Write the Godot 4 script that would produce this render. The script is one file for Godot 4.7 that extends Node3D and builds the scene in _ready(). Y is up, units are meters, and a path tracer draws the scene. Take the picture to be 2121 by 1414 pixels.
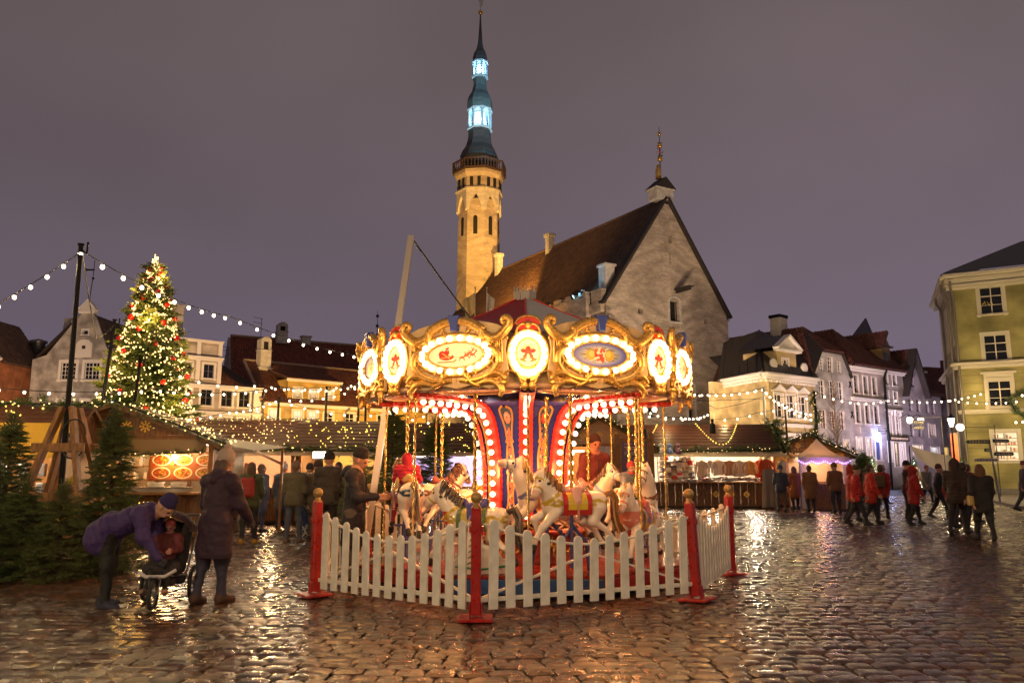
extends Node3D
class G:
	var v := PackedVector3Array()
	var n := PackedVector3Array()
	var t := PackedVector2Array()
	var c := PackedColorArray()
	var i := PackedInt32Array()
	var col := Color(1,1,1)
	func vx(p: Vector3,nn: Vector3,uv := Vector2.ZERO) -> int:
		v.append(p); n.append(nn); t.append(uv); c.append(col)
		return v.size() - 1
	func trg(a: int,b: int,d: int) -> void:
		i.append(a); i.append(d); i.append(b)
	func quad(a: Vector3,b: Vector3,d: Vector3,e: Vector3,uw := 1.0,uh := 1.0) -> void:
		var nn := (b - a).cross(e - a)
		if nn.length_squared() < 1e-16:
			nn = (d - b).cross(e - d)
		nn = nn.normalized()
		var k := vx(a,nn,Vector2(0,uh)); vx(b,nn,Vector2(uw,uh)); vx(d,nn,Vector2(uw,0)); vx(e,nn,Vector2(0,0))
		trg(k,k + 1,k + 2); trg(k,k + 2,k + 3)
	func face(p: Array,out: Vector3) -> void:
		var nn: Vector3 = (p[1] - p[0]).cross(p[2] - p[0]).normalized()
		var flip: bool = nn.dot(out) < 0.0
		if flip:
			nn = -nn
		var k := v.size()
		for q in p:
			vx(q,nn,Vector2(q.x + q.z,-q.y))
		for j in range(1,p.size() - 1):
			if flip:
				trg(k,k + j + 1,k + j)
			else:
				trg(k,k + j,k + j + 1)
	func box(o: Vector3,s: Vector3,b := Basis()) -> void:
		var x := b.x*s.x*0.5
		var y := b.y*s.y*0.5
		var z := b.z*s.z*0.5
		quad(o - x - y + z,o + x - y + z,o + x + y + z,o - x + y + z)
		quad(o + x - y - z,o - x - y - z,o - x + y - z,o + x + y - z)
		quad(o + x - y + z,o + x - y - z,o + x + y - z,o + x + y + z)
		quad(o - x - y - z,o - x - y + z,o - x + y + z,o - x + y - z)
		quad(o - x + y + z,o + x + y + z,o + x + y - z,o - x + y - z)
		quad(o - x - y - z,o + x - y - z,o + x - y + z,o - x - y + z)
	func bar(a: Vector3,b: Vector3,w: float,h: float,up := Vector3.UP) -> void:
		var z := (b - a).normalized()
		if absf(z.dot(up)) > 0.98:
			up = Vector3.RIGHT
		var x := up.cross(z).normalized()
		box((a + b)*0.5,Vector3(w,h,(b - a).length()),Basis(x,z.cross(x),z))
	func cham(o: Vector3,s: Vector3,e: float,b := Basis()) -> void:
		var h := s*0.5
		var q := func(sx,sy,sz,ax):
			var p := Vector3(sx*(h.x - (0.0 if ax == 0 else e)),sy*(h.y - (0.0 if ax == 1 else e)),sz*(h.z - (0.0 if ax == 2 else e)))
			return o + b*p
		for s1 in [-1,1]:
			face([q.call(s1,-1,-1,0),q.call(s1,1,-1,0),q.call(s1,1,1,0),q.call(s1,-1,1,0)],b.x*s1)
			face([q.call(-1,s1,-1,1),q.call(1,s1,-1,1),q.call(1,s1,1,1),q.call(-1,s1,1,1)],b.y*s1)
			face([q.call(-1,-1,s1,2),q.call(1,-1,s1,2),q.call(1,1,s1,2),q.call(-1,1,s1,2)],b.z*s1)
			for s2 in [-1,1]:
				face([q.call(s1,s2,-1,0),q.call(s1,s2,1,0),q.call(s1,s2,1,1),q.call(s1,s2,-1,1)],b.x*s1 + b.y*s2)
				face([q.call(s1,-1,s2,0),q.call(s1,1,s2,0),q.call(s1,1,s2,2),q.call(s1,-1,s2,2)],b.x*s1 + b.z*s2)
				face([q.call(-1,s1,s2,1),q.call(1,s1,s2,1),q.call(1,s1,s2,2),q.call(-1,s1,s2,2)],b.y*s1 + b.z*s2)
				for s3 in [-1,1]:
					face([q.call(s1,s2,s3,0),q.call(s1,s2,s3,1),q.call(s1,s2,s3,2)],b.x*s1 + b.y*s2 + b.z*s3)
	func tube(p: Array,r,seg := 6,caps := true,flatten := 1.0) -> void:
		var m := p.size()
		var dir: Vector3 = (p[1] - p[0]).normalized()
		var x := dir.cross(Vector3.UP if absf(dir.y) < 0.9 else Vector3.RIGHT).normalized()
		var k0 := v.size()
		for j in m:
			var d: Vector3 = (p[mini(j + 1,m - 1)] - p[maxi(j - 1,0)]).normalized()
			x = (x - d*x.dot(d)).normalized()
			var y := d.cross(x)
			var rr: float = r[j] if r is Array else r
			for s in seg + 1:
				var a := TAU*s/seg
				var o := x*cos(a) + y*sin(a)*flatten
				vx(p[j] + o*rr,o.normalized(),Vector2(float(s)/seg,j))
		for j in m - 1:
			for s in seg:
				var a := k0 + j*(seg + 1) + s
				trg(a,a + 1,a + seg + 2); trg(a,a + seg + 2,a + seg + 1)
		if caps:
			for e in [0,m - 1]:
				var d: Vector3 = (p[0] - p[1]).normalized() if e == 0 else (p[m - 1] - p[m - 2]).normalized()
				var kc := vx(p[e],d)
				for s in seg + 1:
					vx(v[k0 + e*(seg + 1) + s],d)
				for s in seg:
					if e == 0:
						trg(kc,kc + 2 + s,kc + 1 + s)
					else:
						trg(kc,kc + 1 + s,kc + 2 + s)
	func lathe(prof: Array,seg := 12,o := Transform3D(),flat := false,turn := 0.0) -> void:
		if flat:
			for j in prof.size() - 1:
				for s in seg:
					var a := TAU*s/seg + turn
					var b := TAU*(s + 1)/seg + turn
					var p0 := o*Vector3(cos(a)*prof[j].x,prof[j].y,-sin(a)*prof[j].x)
					var p1 := o*Vector3(cos(b)*prof[j].x,prof[j].y,-sin(b)*prof[j].x)
					var p2 := o*Vector3(cos(b)*prof[j + 1].x,prof[j + 1].y,-sin(b)*prof[j + 1].x)
					var p3 := o*Vector3(cos(a)*prof[j + 1].x,prof[j + 1].y,-sin(a)*prof[j + 1].x)
					quad(p0,p1,p2,p3)
			return
		var k0 := v.size()
		for j in prof.size():
			var d: Vector2 = prof[mini(j + 1,prof.size() - 1)] - prof[maxi(j - 1,0)]
			var nn := Vector2(d.y,-d.x).normalized()
			for s in seg + 1:
				var a := TAU*s/seg + turn
				vx(o*Vector3(cos(a)*prof[j].x,prof[j].y,-sin(a)*prof[j].x),(o.basis*Vector3(cos(a)*nn.x,nn.y,-sin(a)*nn.x)).normalized(),Vector2(float(s)/seg,float(j)/prof.size()))
		for j in prof.size() - 1:
			for s in seg:
				var a := k0 + j*(seg + 1) + s
				trg(a,a + 1,a + seg + 2); trg(a,a + seg + 2,a + seg + 1)
	func ball(o: Vector3,r: Vector3,seg := 8,rings := 6,b := Basis()) -> void:
		var k0 := v.size()
		for j in rings + 1:
			var e := PI*j/rings - PI/2
			for s in seg + 1:
				var a := TAU*s/seg
				var u := Vector3(cos(a)*cos(e),sin(e),-sin(a)*cos(e))
				vx(o + b*(u*r),(b*(u/r)).normalized(),Vector2(float(s)/seg,1.0 - float(j)/rings))
		for j in rings:
			for s in seg:
				var a := k0 + j*(seg + 1) + s
				trg(a,a + 1,a + seg + 2); trg(a,a + seg + 2,a + seg + 1)
	func flat(poly: PackedVector2Array,z: float,o := Transform3D(),up := true,uvbox := Rect2(0,0,1,1)) -> void:
		var ids := Geometry2D.triangulate_polygon(poly)
		var nn := o.basis.z.normalized()*(1.0 if up else -1.0)
		var k := v.size()
		for p in poly:
			vx(o*Vector3(p.x,p.y,z),nn,Vector2((p.x - uvbox.position.x)/uvbox.size.x,1.0 - (p.y - uvbox.position.y)/uvbox.size.y))
		for j in range(0,ids.size(),3):
			var a := poly[ids[j]]
			var ccw := (poly[ids[j + 1]] - a).cross(poly[ids[j + 2]] - a) > 0.0
			if ccw == up:
				trg(k + ids[j],k + ids[j + 1],k + ids[j + 2])
			else:
				trg(k + ids[j],k + ids[j + 2],k + ids[j + 1])
	func extrude(poly: PackedVector2Array,z0: float,z1: float,o := Transform3D(),bevel := 0.0) -> void:
		var ccw := not Geometry2D.is_polygon_clockwise(poly)
		var top := poly
		if bevel > 0.0:
			var mid := Vector2.ZERO
			for p in poly: mid += p
			mid /= poly.size()
			top = PackedVector2Array()
			for j in poly.size():
				var e0 := (poly[j] - poly[j - 1]).normalized()
				var e1 := (poly[(j + 1) % poly.size()] - poly[j]).normalized()
				var nn := (e0.orthogonal() + e1.orthogonal()).normalized()*bevel
				top.append(poly[j] + (-nn if ccw else nn)*(1.0 if Vector2(0,1).orthogonal().x > 0 else -1.0))
		flat(top,z1,o,true)
		flat(poly,z0,o,false)
		for j in poly.size():
			var a := poly[j]
			var b := poly[(j + 1) % poly.size()]
			var ta := top[j]
			var tb := top[(j + 1) % poly.size()]
			if not ccw:
				var w := a; a = b; b = w
				w = ta; ta = tb; tb = w
			if bevel > 0.0:
				quad(o*Vector3(a.x,a.y,z0),o*Vector3(b.x,b.y,z0),o*Vector3(b.x,b.y,z1 - bevel),o*Vector3(a.x,a.y,z1 - bevel))
				quad(o*Vector3(a.x,a.y,z1 - bevel),o*Vector3(b.x,b.y,z1 - bevel),o*Vector3(tb.x,tb.y,z1),o*Vector3(ta.x,ta.y,z1))
			else:
				quad(o*Vector3(a.x,a.y,z0),o*Vector3(b.x,b.y,z0),o*Vector3(b.x,b.y,z1),o*Vector3(a.x,a.y,z1))
	func add(o: G,x: Transform3D) -> void:
		var k := v.size()
		for j in o.v.size():
			v.append(x*o.v[j]); n.append((x.basis*o.n[j]).normalized()); t.append(o.t[j]); c.append(o.c[j])
		for j in o.i:
			i.append(j + k)
	func mesh() -> ArrayMesh:
		var a := []
		a.resize(Mesh.ARRAY_MAX)
		a[Mesh.ARRAY_VERTEX] = v; a[Mesh.ARRAY_NORMAL] = n; a[Mesh.ARRAY_TEX_UV] = t; a[Mesh.ARRAY_COLOR] = c; a[Mesh.ARRAY_INDEX] = i
		var m := ArrayMesh.new()
		m.add_surface_from_arrays(Mesh.PRIMITIVE_TRIANGLES,a)
		return m
var rng := RandomNumberGenerator.new()
var mats := {}
var texs := {}
func rf(a: float,b: float) -> float:
	return rng.randf_range(a,b)
func w(x: float,y: float,d: float) -> Vector3:
	return Vector3(x,y,-d)
func part(parent: Node,called: String,g,m: Material,at := Transform3D()) -> MeshInstance3D:
	var o := MeshInstance3D.new()
	o.name = called
	o.mesh = g.mesh() if g is G else g
	o.material_override = m
	o.transform = at
	parent.add_child(o,true)
	return o
func tag(o: Node,label: String,category: String,group := "") -> void:
	if label != "": o.set_meta("label",label)
	if category != "": o.set_meta("category",category)
	if group != "": o.set_meta("group",group)
func thing(called: String,label: String,category: String,at := Vector3.ZERO,turn := 0.0,group := "") -> Node3D:
	var o := Node3D.new()
	o.name = called
	add_child(o,true)
	o.position = at
	o.rotation.y = turn
	tag(o,label,category,group)
	return o
func many(parent: Node,called: String,mesh: Mesh,m: Material,xs: Array,cols := [],stuff := true) -> MultiMeshInstance3D:
	var mm := MultiMesh.new()
	mm.transform_format = MultiMesh.TRANSFORM_3D
	mm.use_colors = cols.size() > 0
	mm.mesh = mesh
	mm.instance_count = xs.size()
	for j in xs.size():
		mm.set_instance_transform(j,xs[j])
		if cols.size() > 0: mm.set_instance_color(j,cols[j])
	var o := MultiMeshInstance3D.new()
	o.name = called
	o.multimesh = mm
	o.material_override = m
	if stuff: o.set_meta("kind","stuff")
	parent.add_child(o,true)
	return o
func omni(called: String,at: Vector3,color: Color,energy: float,size := 0.08,parent: Node = self) -> OmniLight3D:
	var l := OmniLight3D.new()
	l.name = called
	l.light_color = color
	l.light_energy = energy
	l.light_size = size
	l.omni_range = 80.0
	l.omni_attenuation = 2.0
	l.shadow_enabled = true
	parent.add_child(l,true)
	l.position = at
	return l
func spot(called: String,at: Vector3,to: Vector3,color: Color,energy: float,angle: float,soft := 0.6,size := 0.15,parent: Node = self) -> SpotLight3D:
	var l := SpotLight3D.new()
	l.name = called
	l.light_color = color
	l.light_energy = energy
	l.light_size = size
	l.spot_range = 150.0
	l.spot_attenuation = 2.0
	l.spot_angle = angle
	l.spot_angle_attenuation = soft
	l.shadow_enabled = true
	parent.add_child(l,true)
	l.position = at
	l.basis = Basis.looking_at((to - at).normalized(),Vector3.UP if absf((to - at).normalized().y) < 0.95 else Vector3.RIGHT)
	return l
func noise_tex(key: String,freq: float,lo: float,hi: float,octaves := 4,kind := FastNoiseLite.TYPE_SIMPLEX_SMOOTH,side := 512,seed_ := 1) -> NoiseTexture2D:
	if not texs.has(key):
		var nz := FastNoiseLite.new()
		nz.noise_type = kind
		nz.frequency = freq
		nz.fractal_octaves = octaves
		nz.seed = seed_
		var t := NoiseTexture2D.new()
		t.width = side; t.height = side
		t.seamless = true
		t.noise = nz
		var gr := Gradient.new()
		gr.set_color(0,Color(lo,lo,lo)); gr.set_color(1,Color(hi,hi,hi))
		t.color_ramp = gr
		texs[key] = t
	return texs[key]
func mt(key: String,c := Color(.5,.5,.5),rough := 0.6,opt := {}) -> StandardMaterial3D:
	if mats.has(key):
		return mats[key]
	var m := StandardMaterial3D.new()
	m.resource_name = key
	m.albedo_color = c.linear_to_srgb()
	m.roughness = rough
	m.metallic = opt.get("metal",0.0)
	m.metallic_specular = opt.get("spec",0.5)
	if opt.has("vc"): m.vertex_color_use_as_albedo = true
	if opt.has("tex"): m.albedo_texture = opt.tex
	if opt.has("tri"):
		m.uv1_triplanar = true
		m.uv1_world_triplanar = opt.get("world",true)
		m.uv1_scale = opt.tri if opt.tri is Vector3 else Vector3.ONE*opt.tri
	if opt.has("rtex"): m.roughness_texture = opt.rtex
	if opt.has("bump"):
		m.heightmap_enabled = true
		m.heightmap_texture = opt.get("btex",opt.get("tex"))
		m.heightmap_scale = opt.bump
	if opt.has("emit"):
		m.emission_enabled = true
		m.emission = opt.get("ecol",c).linear_to_srgb()
		m.emission_energy_multiplier = opt.emit
		if opt.has("etex"):
			m.emission_texture = opt.etex
			m.emission_operator = BaseMaterial3D.EMISSION_OP_MULTIPLY
	if opt.has("coat"):
		m.clearcoat_enabled = true
		m.clearcoat = opt.coat
		m.clearcoat_roughness = opt.get("coatr",0.1)
	if opt.has("back"):
		m.backlight_enabled = true
		m.backlight = opt.back
	if opt.has("alpha"):
		m.transparency = BaseMaterial3D.TRANSPARENCY_ALPHA
		m.albedo_color.a = opt.alpha
	if opt.has("rim"):
		m.rim_enabled = true
		m.rim = opt.rim
	mats[key] = m
	return m
func plaster(key: String,c: Color) -> StandardMaterial3D:
	return mt(key,c,0.85,{"tex": noise_tex("grime",0.010,0.62,1.08,6,FastNoiseLite.TYPE_SIMPLEX_SMOOTH,512,14),"tri": 0.14,"bump": 1.2,"btex": noise_tex("fine",0.06,0.0,1.0,5)})
func wood(key: String,c: Color,rough := 0.6) -> StandardMaterial3D:
	return mt(key,c,rough,{"tex": noise_tex("wood",0.03,0.6,1.0,5),"tri": Vector3(0.9,0.25,0.9),"bump": 0.25,"btex": noise_tex("fine",0.06,0.0,1.0,5)})
func paint(key: String,c: Color,rough := 0.25) -> StandardMaterial3D:
	return mt(key,c,rough,{"rtex": noise_tex("smear",0.02,0.55,1.0,4),"tex": noise_tex("wear",0.012,0.86,1.0,5),"tri": 0.8,"world": false})
func blob(g: G,bones: Array,cell: float,k: float,paintf = null) -> void:
	var lo := Vector3.INF
	var hi := -Vector3.INF
	for b in bones:
		var r := maxf(b[2],b[3]) + 2.5*cell
		lo = lo.min(b[0] - Vector3.ONE*r).min(b[1] - Vector3.ONE*r)
		hi = hi.max(b[0] + Vector3.ONE*r).max(b[1] + Vector3.ONE*r)
	var nx := int((hi.x - lo.x)/cell) + 2
	var ny := int((hi.y - lo.y)/cell) + 2
	var nz := int((hi.z - lo.z)/cell) + 2
	var f := PackedFloat32Array(); f.resize(nx*ny*nz)
	var best := PackedFloat32Array(); best.resize(f.size()); best.fill(1e9)
	var who := PackedByteArray(); who.resize(f.size())
	for bi in bones.size():
		var b: Array = bones[bi]
		var a: Vector3 = b[0]
		var ab: Vector3 = b[1] - a
		var ra: float = b[2]
		var dr: float = b[3] - ra
		var sq := b.size() > 6
		var ax: Vector3 = b[5] if sq else Vector3.ZERO
		var fac: float = (b[6] - 1.0) if sq else 0.0
		if sq:
			ab += ax*ax.dot(ab)*fac
		var l2 := maxf(ab.length_squared(),1e-9)
		var mg := maxf(b[2],b[3]) + 2.0*cell + 2.2/k
		var l: Vector3 = ((b[0].min(b[1]) - Vector3.ONE*mg - lo)/cell).floor().max(Vector3.ZERO)
		var h: Vector3 = ((b[0].max(b[1]) + Vector3.ONE*mg - lo)/cell).ceil().min(Vector3(nx - 1,ny - 1,nz - 1))
		for z in range(int(l.z),int(h.z) + 1):
			for y in range(int(l.y),int(h.y) + 1):
				var id := (z*ny + y)*nx + int(l.x)
				for x in range(int(l.x),int(h.x) + 1):
					var q := lo + Vector3(x,y,z)*cell - a
					if sq:
						q += ax*(ax.dot(q)*fac)
					var tt := clampf(q.dot(ab)/l2,0.0,1.0)
					var d := (q - ab*tt).length() - ra - dr*tt
					f[id] += exp(-k*d)
					if d < best[id]:
						best[id] = d
						who[id] = bi
					id += 1
	var ins := PackedByteArray(); ins.resize(f.size())
	for j in f.size():
		if f[j] > 1.0: ins[j] = 1
	var vid := PackedInt32Array(); vid.resize(f.size()); vid.fill(-1)
	var sy := nx
	var sz := nx*ny
	var off := [0,1,sy,sy + 1,sz,sz + 1,sz + sy,sz + sy + 1]
	var cor := [Vector3(0,0,0),Vector3(1,0,0),Vector3(0,1,0),Vector3(1,1,0),Vector3(0,0,1),Vector3(1,0,1),Vector3(0,1,1),Vector3(1,1,1)]
	var edges := [[0,1],[2,3],[4,5],[6,7],[0,2],[1,3],[4,6],[5,7],[0,4],[1,5],[2,6],[3,7]]
	for z in nz - 1:
		for y in ny - 1:
			var id := z*sz + y*sy - 1
			for x in nx - 1:
				id += 1
				var sum := ins[id] + ins[id + 1] + ins[id + sy] + ins[id + sy + 1] + ins[id + sz] + ins[id + sz + 1] + ins[id + sz + sy] + ins[id + sz + sy + 1]
				if sum == 0 or sum == 8:
					continue
				var dv := []
				for o in off:
					dv.append(-log(maxf(f[id + o],1e-6))/k)
				var p := Vector3.ZERO
				var cnt := 0
				for e in edges:
					var d0: float = dv[e[0]]
					var d1: float = dv[e[1]]
					if (d0 < 0.0) != (d1 < 0.0):
						p += cor[e[0]].lerp(cor[e[1]],d0/(d0 - d1))
						cnt += 1
				p /= maxf(cnt,1)
				var nn := Vector3(dv[1] + dv[3] + dv[5] + dv[7] - dv[0] - dv[2] - dv[4] - dv[6],dv[2] + dv[3] + dv[6] + dv[7] - dv[0] - dv[1] - dv[4] - dv[5],dv[4] + dv[5] + dv[6] + dv[7] - dv[0] - dv[1] - dv[2] - dv[3]).normalized()
				var at := lo + (Vector3(x,y,z) + p)*cell
				var bw := who[id]
				var bd := 1e9
				for o in off:
					if best[id + o] < bd:
						bd = best[id + o]; bw = who[id + o]
				g.col = paintf.call(at,bw) if paintf != null else bones[bw][4]
				vid[id] = g.vx(at,nn)
				if y > 0 and z > 0 and ins[id] != ins[id + 1]:
					_q(g,vid[id - sy - sz],vid[id - sz],vid[id],vid[id - sy],ins[id] == 1)
				if x > 0 and z > 0 and ins[id] != ins[id + sy]:
					_q(g,vid[id - 1 - sz],vid[id - 1],vid[id],vid[id - sz],ins[id] == 1)
				if x > 0 and y > 0 and ins[id] != ins[id + sz]:
					_q(g,vid[id - 1 - sy],vid[id - sy],vid[id],vid[id - 1],ins[id] == 1)
	g.col = Color(1,1,1)
func _q(g: G,a: int,b: int,c: int,d: int,keep: bool) -> void:
	if a < 0 or b < 0 or c < 0 or d < 0: return
	if keep:
		g.trg(a,b,c); g.trg(a,c,d)
	else:
		g.trg(a,c,b); g.trg(a,d,c)
func curl(p: Vector2,heading: float,length: float,k0: float,k1: float,steps := 16) -> Array:
	var out := [p]
	var ds := length/steps
	for s in steps:
		var k := lerpf(k0,k1,(s + 0.5)/steps)
		heading += k*ds
		p += Vector2(cos(heading),sin(heading))*ds
		out.append(p)
	return out
func in3(p: Array,z: float,o := Transform3D()) -> Array:
	var out := []
	for q in p:
		out.append(o*Vector3(q.x,q.y,z))
	return out
func taper(a: float,b: float,nn: int,mid := -1.0) -> Array:
	var out := []
	for j in nn:
		var u := float(j)/(nn - 1)
		if mid < 0: out.append(lerpf(a,b,u))
		else: out.append(lerpf(lerpf(a,mid,minf(1,u*2)),b,maxf(0,u*2 - 1)))
	return out
func _ready() -> void:
	rng.seed = 20241
	var cam := Camera3D.new()
	cam.name = "camera"
	cam.fov = 46.39
	cam.near = 0.1
	cam.far = 900.0
	cam.position = Vector3(0,1.57,0)
	cam.rotation_degrees = Vector3(9.056,0,0)
	add_child(cam)
	cam.current = true
	var we := WorldEnvironment.new()
	we.name = "environment"
	var env := Environment.new()
	env.background_mode = Environment.BG_SKY
	env.sky = Sky.new()
	var ps := PanoramaSkyMaterial.new()
	ps.panorama = night_sky()
	env.sky.sky_material = ps
	env.background_energy_multiplier = 1.0
	env.tonemap_mode = Environment.TONE_MAPPER_LINEAR
	env.tonemap_exposure = 1.0
	env.sdfgi_enabled = true
	env.ssao_enabled = true
	env.ssil_enabled = true
	we.environment = env
	add_child(we)
	materials()
	ground()
	town_hall()
	left_houses()
	right_houses()
	carousel()
	horses()
	fence()
	stalls()
	trees()
	lights_and_poles()
	street_things()
	people()
func night_sky() -> ImageTexture:
	var im := Image.create(768,384,false,Image.FORMAT_RGBAF)
	var nz := FastNoiseLite.new()
	nz.seed = 5
	nz.frequency = 0.9
	nz.fractal_octaves = 4
	for y in 384:
		var el := PI/2 - PI*(y + 0.5)/384.0
		for x in 768:
			var az := TAU*(x + 0.5)/768.0 - PI
			var d := Vector3(sin(az)*cos(el),sin(el),-cos(az)*cos(el))
			var h := pow(clampf(1.0 - absf(d.y),0,1),3.2)
			var top := Vector3(0.136,0.102,0.101)
			var low := Vector3(0.160,0.126,0.192)
			var c := top.lerp(low,h)
			c *= 1.0 - 0.30*d.x*cos(el)
			c *= 1.0 + 0.20*nz.get_noise_3d(d.x*1.6,d.y*2.6,d.z*1.6)
			var g := acos(clampf(d.dot(Vector3(-.082,.545,-.834).normalized()),-1,1))
			c += Vector3(.030,.042,.055)*exp(-g*g/.006)  # soft bluish haze glow painted into the sky near the spire tip
			im.set_pixel(x,y,Color(c.x,c.y,c.z))
	return ImageTexture.create_from_image(im)
func materials() -> void:
	noise_tex("fine",0.06,0.0,1.0,5)
	mt("gold",Color(0.58,0.345,0.09),0.36,{"metal": 0.6,"rtex": noise_tex("smear",0.02,0.55,1.0,4),"tri": 1.5,"world": false})
	mt("gold_pale",Color(0.56,0.41,0.22),0.45,{"metal": 0.25,"tex": noise_tex("wear",0.012,0.86,1.0,5),"tri": 1.5,"world": false})
	mt("brass",Color(0.66,0.42,0.12),0.25,{"metal": 0.9})
	mt("bulb",Color(1,.9,.7),0.4,{"emit": 4.5,"ecol": Color(1.0,0.76,0.47)})
	mt("fairy",Color(1,.85,.5),0.4,{"emit": 3.2,"ecol": Color(1.0,0.66,0.25)})
	mt("fairy_yellow",Color(1,.8,.3),0.4,{"emit": 3.0,"ecol": Color(1.0,0.70,0.12)})
	mt("festoon",Color(1,.9,.7),0.4,{"emit": 7.0,"ecol": Color(1.0,0.82,0.55)})
	mt("cool_bulb",Color(1,1,1),0.4,{"emit": 9.0,"ecol": Color(0.8,0.9,1.0)})
	mt("violet_bulb",Color(.6,.3,1),0.4,{"emit": 8.0,"ecol": Color(0.45,0.2,1.0)})
	paint("red_paint",Color(0.36,0.014,0.010),0.4)
	paint("white_paint",Color(0.74,0.70,0.62),0.45)
	paint("blue_paint",Color(0.03,0.045,0.36))
	paint("horse_paint",Color(0.76,0.69,0.60),0.2)
	mt("skin_vc",Color(1,1,1),0.75,{"vc": true,"tex": noise_tex("cloth",0.05,0.82,1.0,5),"tri": 1.6,"world": false,"bump": 0.3,"btex": noise_tex("fine",0.06,0.0,1.0,5)})
	mt("gloss_vc",Color(1,1,1),0.22,{"vc": true,"coat": 0.5})
	mt("matt_vc",Color(1,1,1),0.7,{"vc": true})
	mt("black_metal",Color(0.010,0.010,0.011),0.6,{"spec": 0.25})
	mt("grey_metal",Color(0.22,0.22,0.23),0.35,{"metal": 0.8})
	mt("cable",Color(0.02,0.02,0.02),0.6)
	mt("dark_glass",Color(0.010,0.011,0.014),0.06)
	mt("white_trim",Color(0.70,0.66,0.60),0.7)
	wood("stall_wood",Color(0.20,0.085,0.025))
	wood("orange_wood",Color(0.42,0.19,0.055))
	wood("dark_wood",Color(0.055,0.026,0.012))
	mt("needles",Color(1,1,1),0.55,{"vc": true,"back": Color(0.25,0.3,0.1)})
	mt("bark",Color(0.07,0.045,0.03),0.9,{"tex": noise_tex("plaster",0.008,0.78,1.0,6),"tri": 3.0,"world": false,"bump": 0.6,"btex": noise_tex("fine",0.06,0.0,1.0,5)})
func row_bend(x: float) -> float:
	return 0.22*maxf(0.0,-x - 0.4)*(1.0 - 0.25*smoothstep(2.0,9.0,-x)) + 0.05*x + 0.22*sin(x*0.45 + 0.6)
func stone_mesh(seed_: int) -> G:
	var r := RandomNumberGenerator.new()
	r.seed = seed_
	var g := G.new()
	var nu := 6
	var nv := 5
	var cx := [r.randf_range(-.05,.05),r.randf_range(-.05,.05),r.randf_range(-.05,.05),r.randf_range(-.05,.05)]
	var pts := []
	for jv in nv + 1:
		for ju in nu + 1:
			var a := float(ju)/nu*2 - 1
			var b := float(jv)/nv*2 - 1
			var ea := signf(a)*pow(absf(a),0.75)
			var eb := signf(b)*pow(absf(b),0.75)
			var rad := pow(pow(absf(ea),8.0) + pow(absf(eb),8.0),0.125)
			var sh := 1.0 if rad < 0.001 else maxf(absf(ea),absf(eb))/maxf(rad,0.001)
			var px: float = ea*0.5*sh + cx[0]*eb*0.5 + cx[2]*ea*eb*0.4
			var pz: float = eb*0.5*sh + cx[1]*ea*0.4 + cx[3]*ea*eb*0.4
			var edge := maxf(absf(ea),absf(eb))
			var y := -0.36*pow(edge,5.0) - 0.09*edge*edge + r.randf_range(-.05,.05)*(1.0 - edge)
			pts.append(Vector3(px,y,pz))
	var k := 0
	for jv in nv + 1:
		for ju in nu + 1:
			var p: Vector3 = pts[jv*(nu + 1) + ju]
			var l: Vector3 = pts[jv*(nu + 1) + maxi(ju - 1,0)]
			var rr: Vector3 = pts[jv*(nu + 1) + mini(ju + 1,nu)]
			var u: Vector3 = pts[maxi(jv - 1,0)*(nu + 1) + ju]
			var d: Vector3 = pts[mini(jv + 1,nv)*(nu + 1) + ju]
			var nn := ((d - u)*Vector3(.2,.055,.2)).cross((rr - l)*Vector3(.2,.055,.2))
			g.vx(p,Vector3(nn.x,nn.y,nn.z).normalized()*Vector3(1,1,1),Vector2(p.x,p.z))
			k += 1
	for jv in nv:
		for ju in nu:
			var a := jv*(nu + 1) + ju
			g.trg(a,a + nu + 1,a + nu + 2)
			g.trg(a,a + nu + 2,a + 1)
	var rim := []
	for ju in nu + 1: rim.append(pts[ju])
	for jv in range(1,nv + 1): rim.append(pts[jv*(nu + 1) + nu])
	for ju in range(nu - 1,-1,-1): rim.append(pts[nv*(nu + 1) + ju])
	for jv in range(nv - 1,-1,-1): rim.append(pts[jv*(nu + 1)])
	for j in rim.size() - 1:
		var p: Vector3 = rim[j]
		var q: Vector3 = rim[j + 1]
		g.quad(Vector3(q.x,-1.2,q.z),Vector3(p.x,-1.2,p.z),p,q)
	return g
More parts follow.
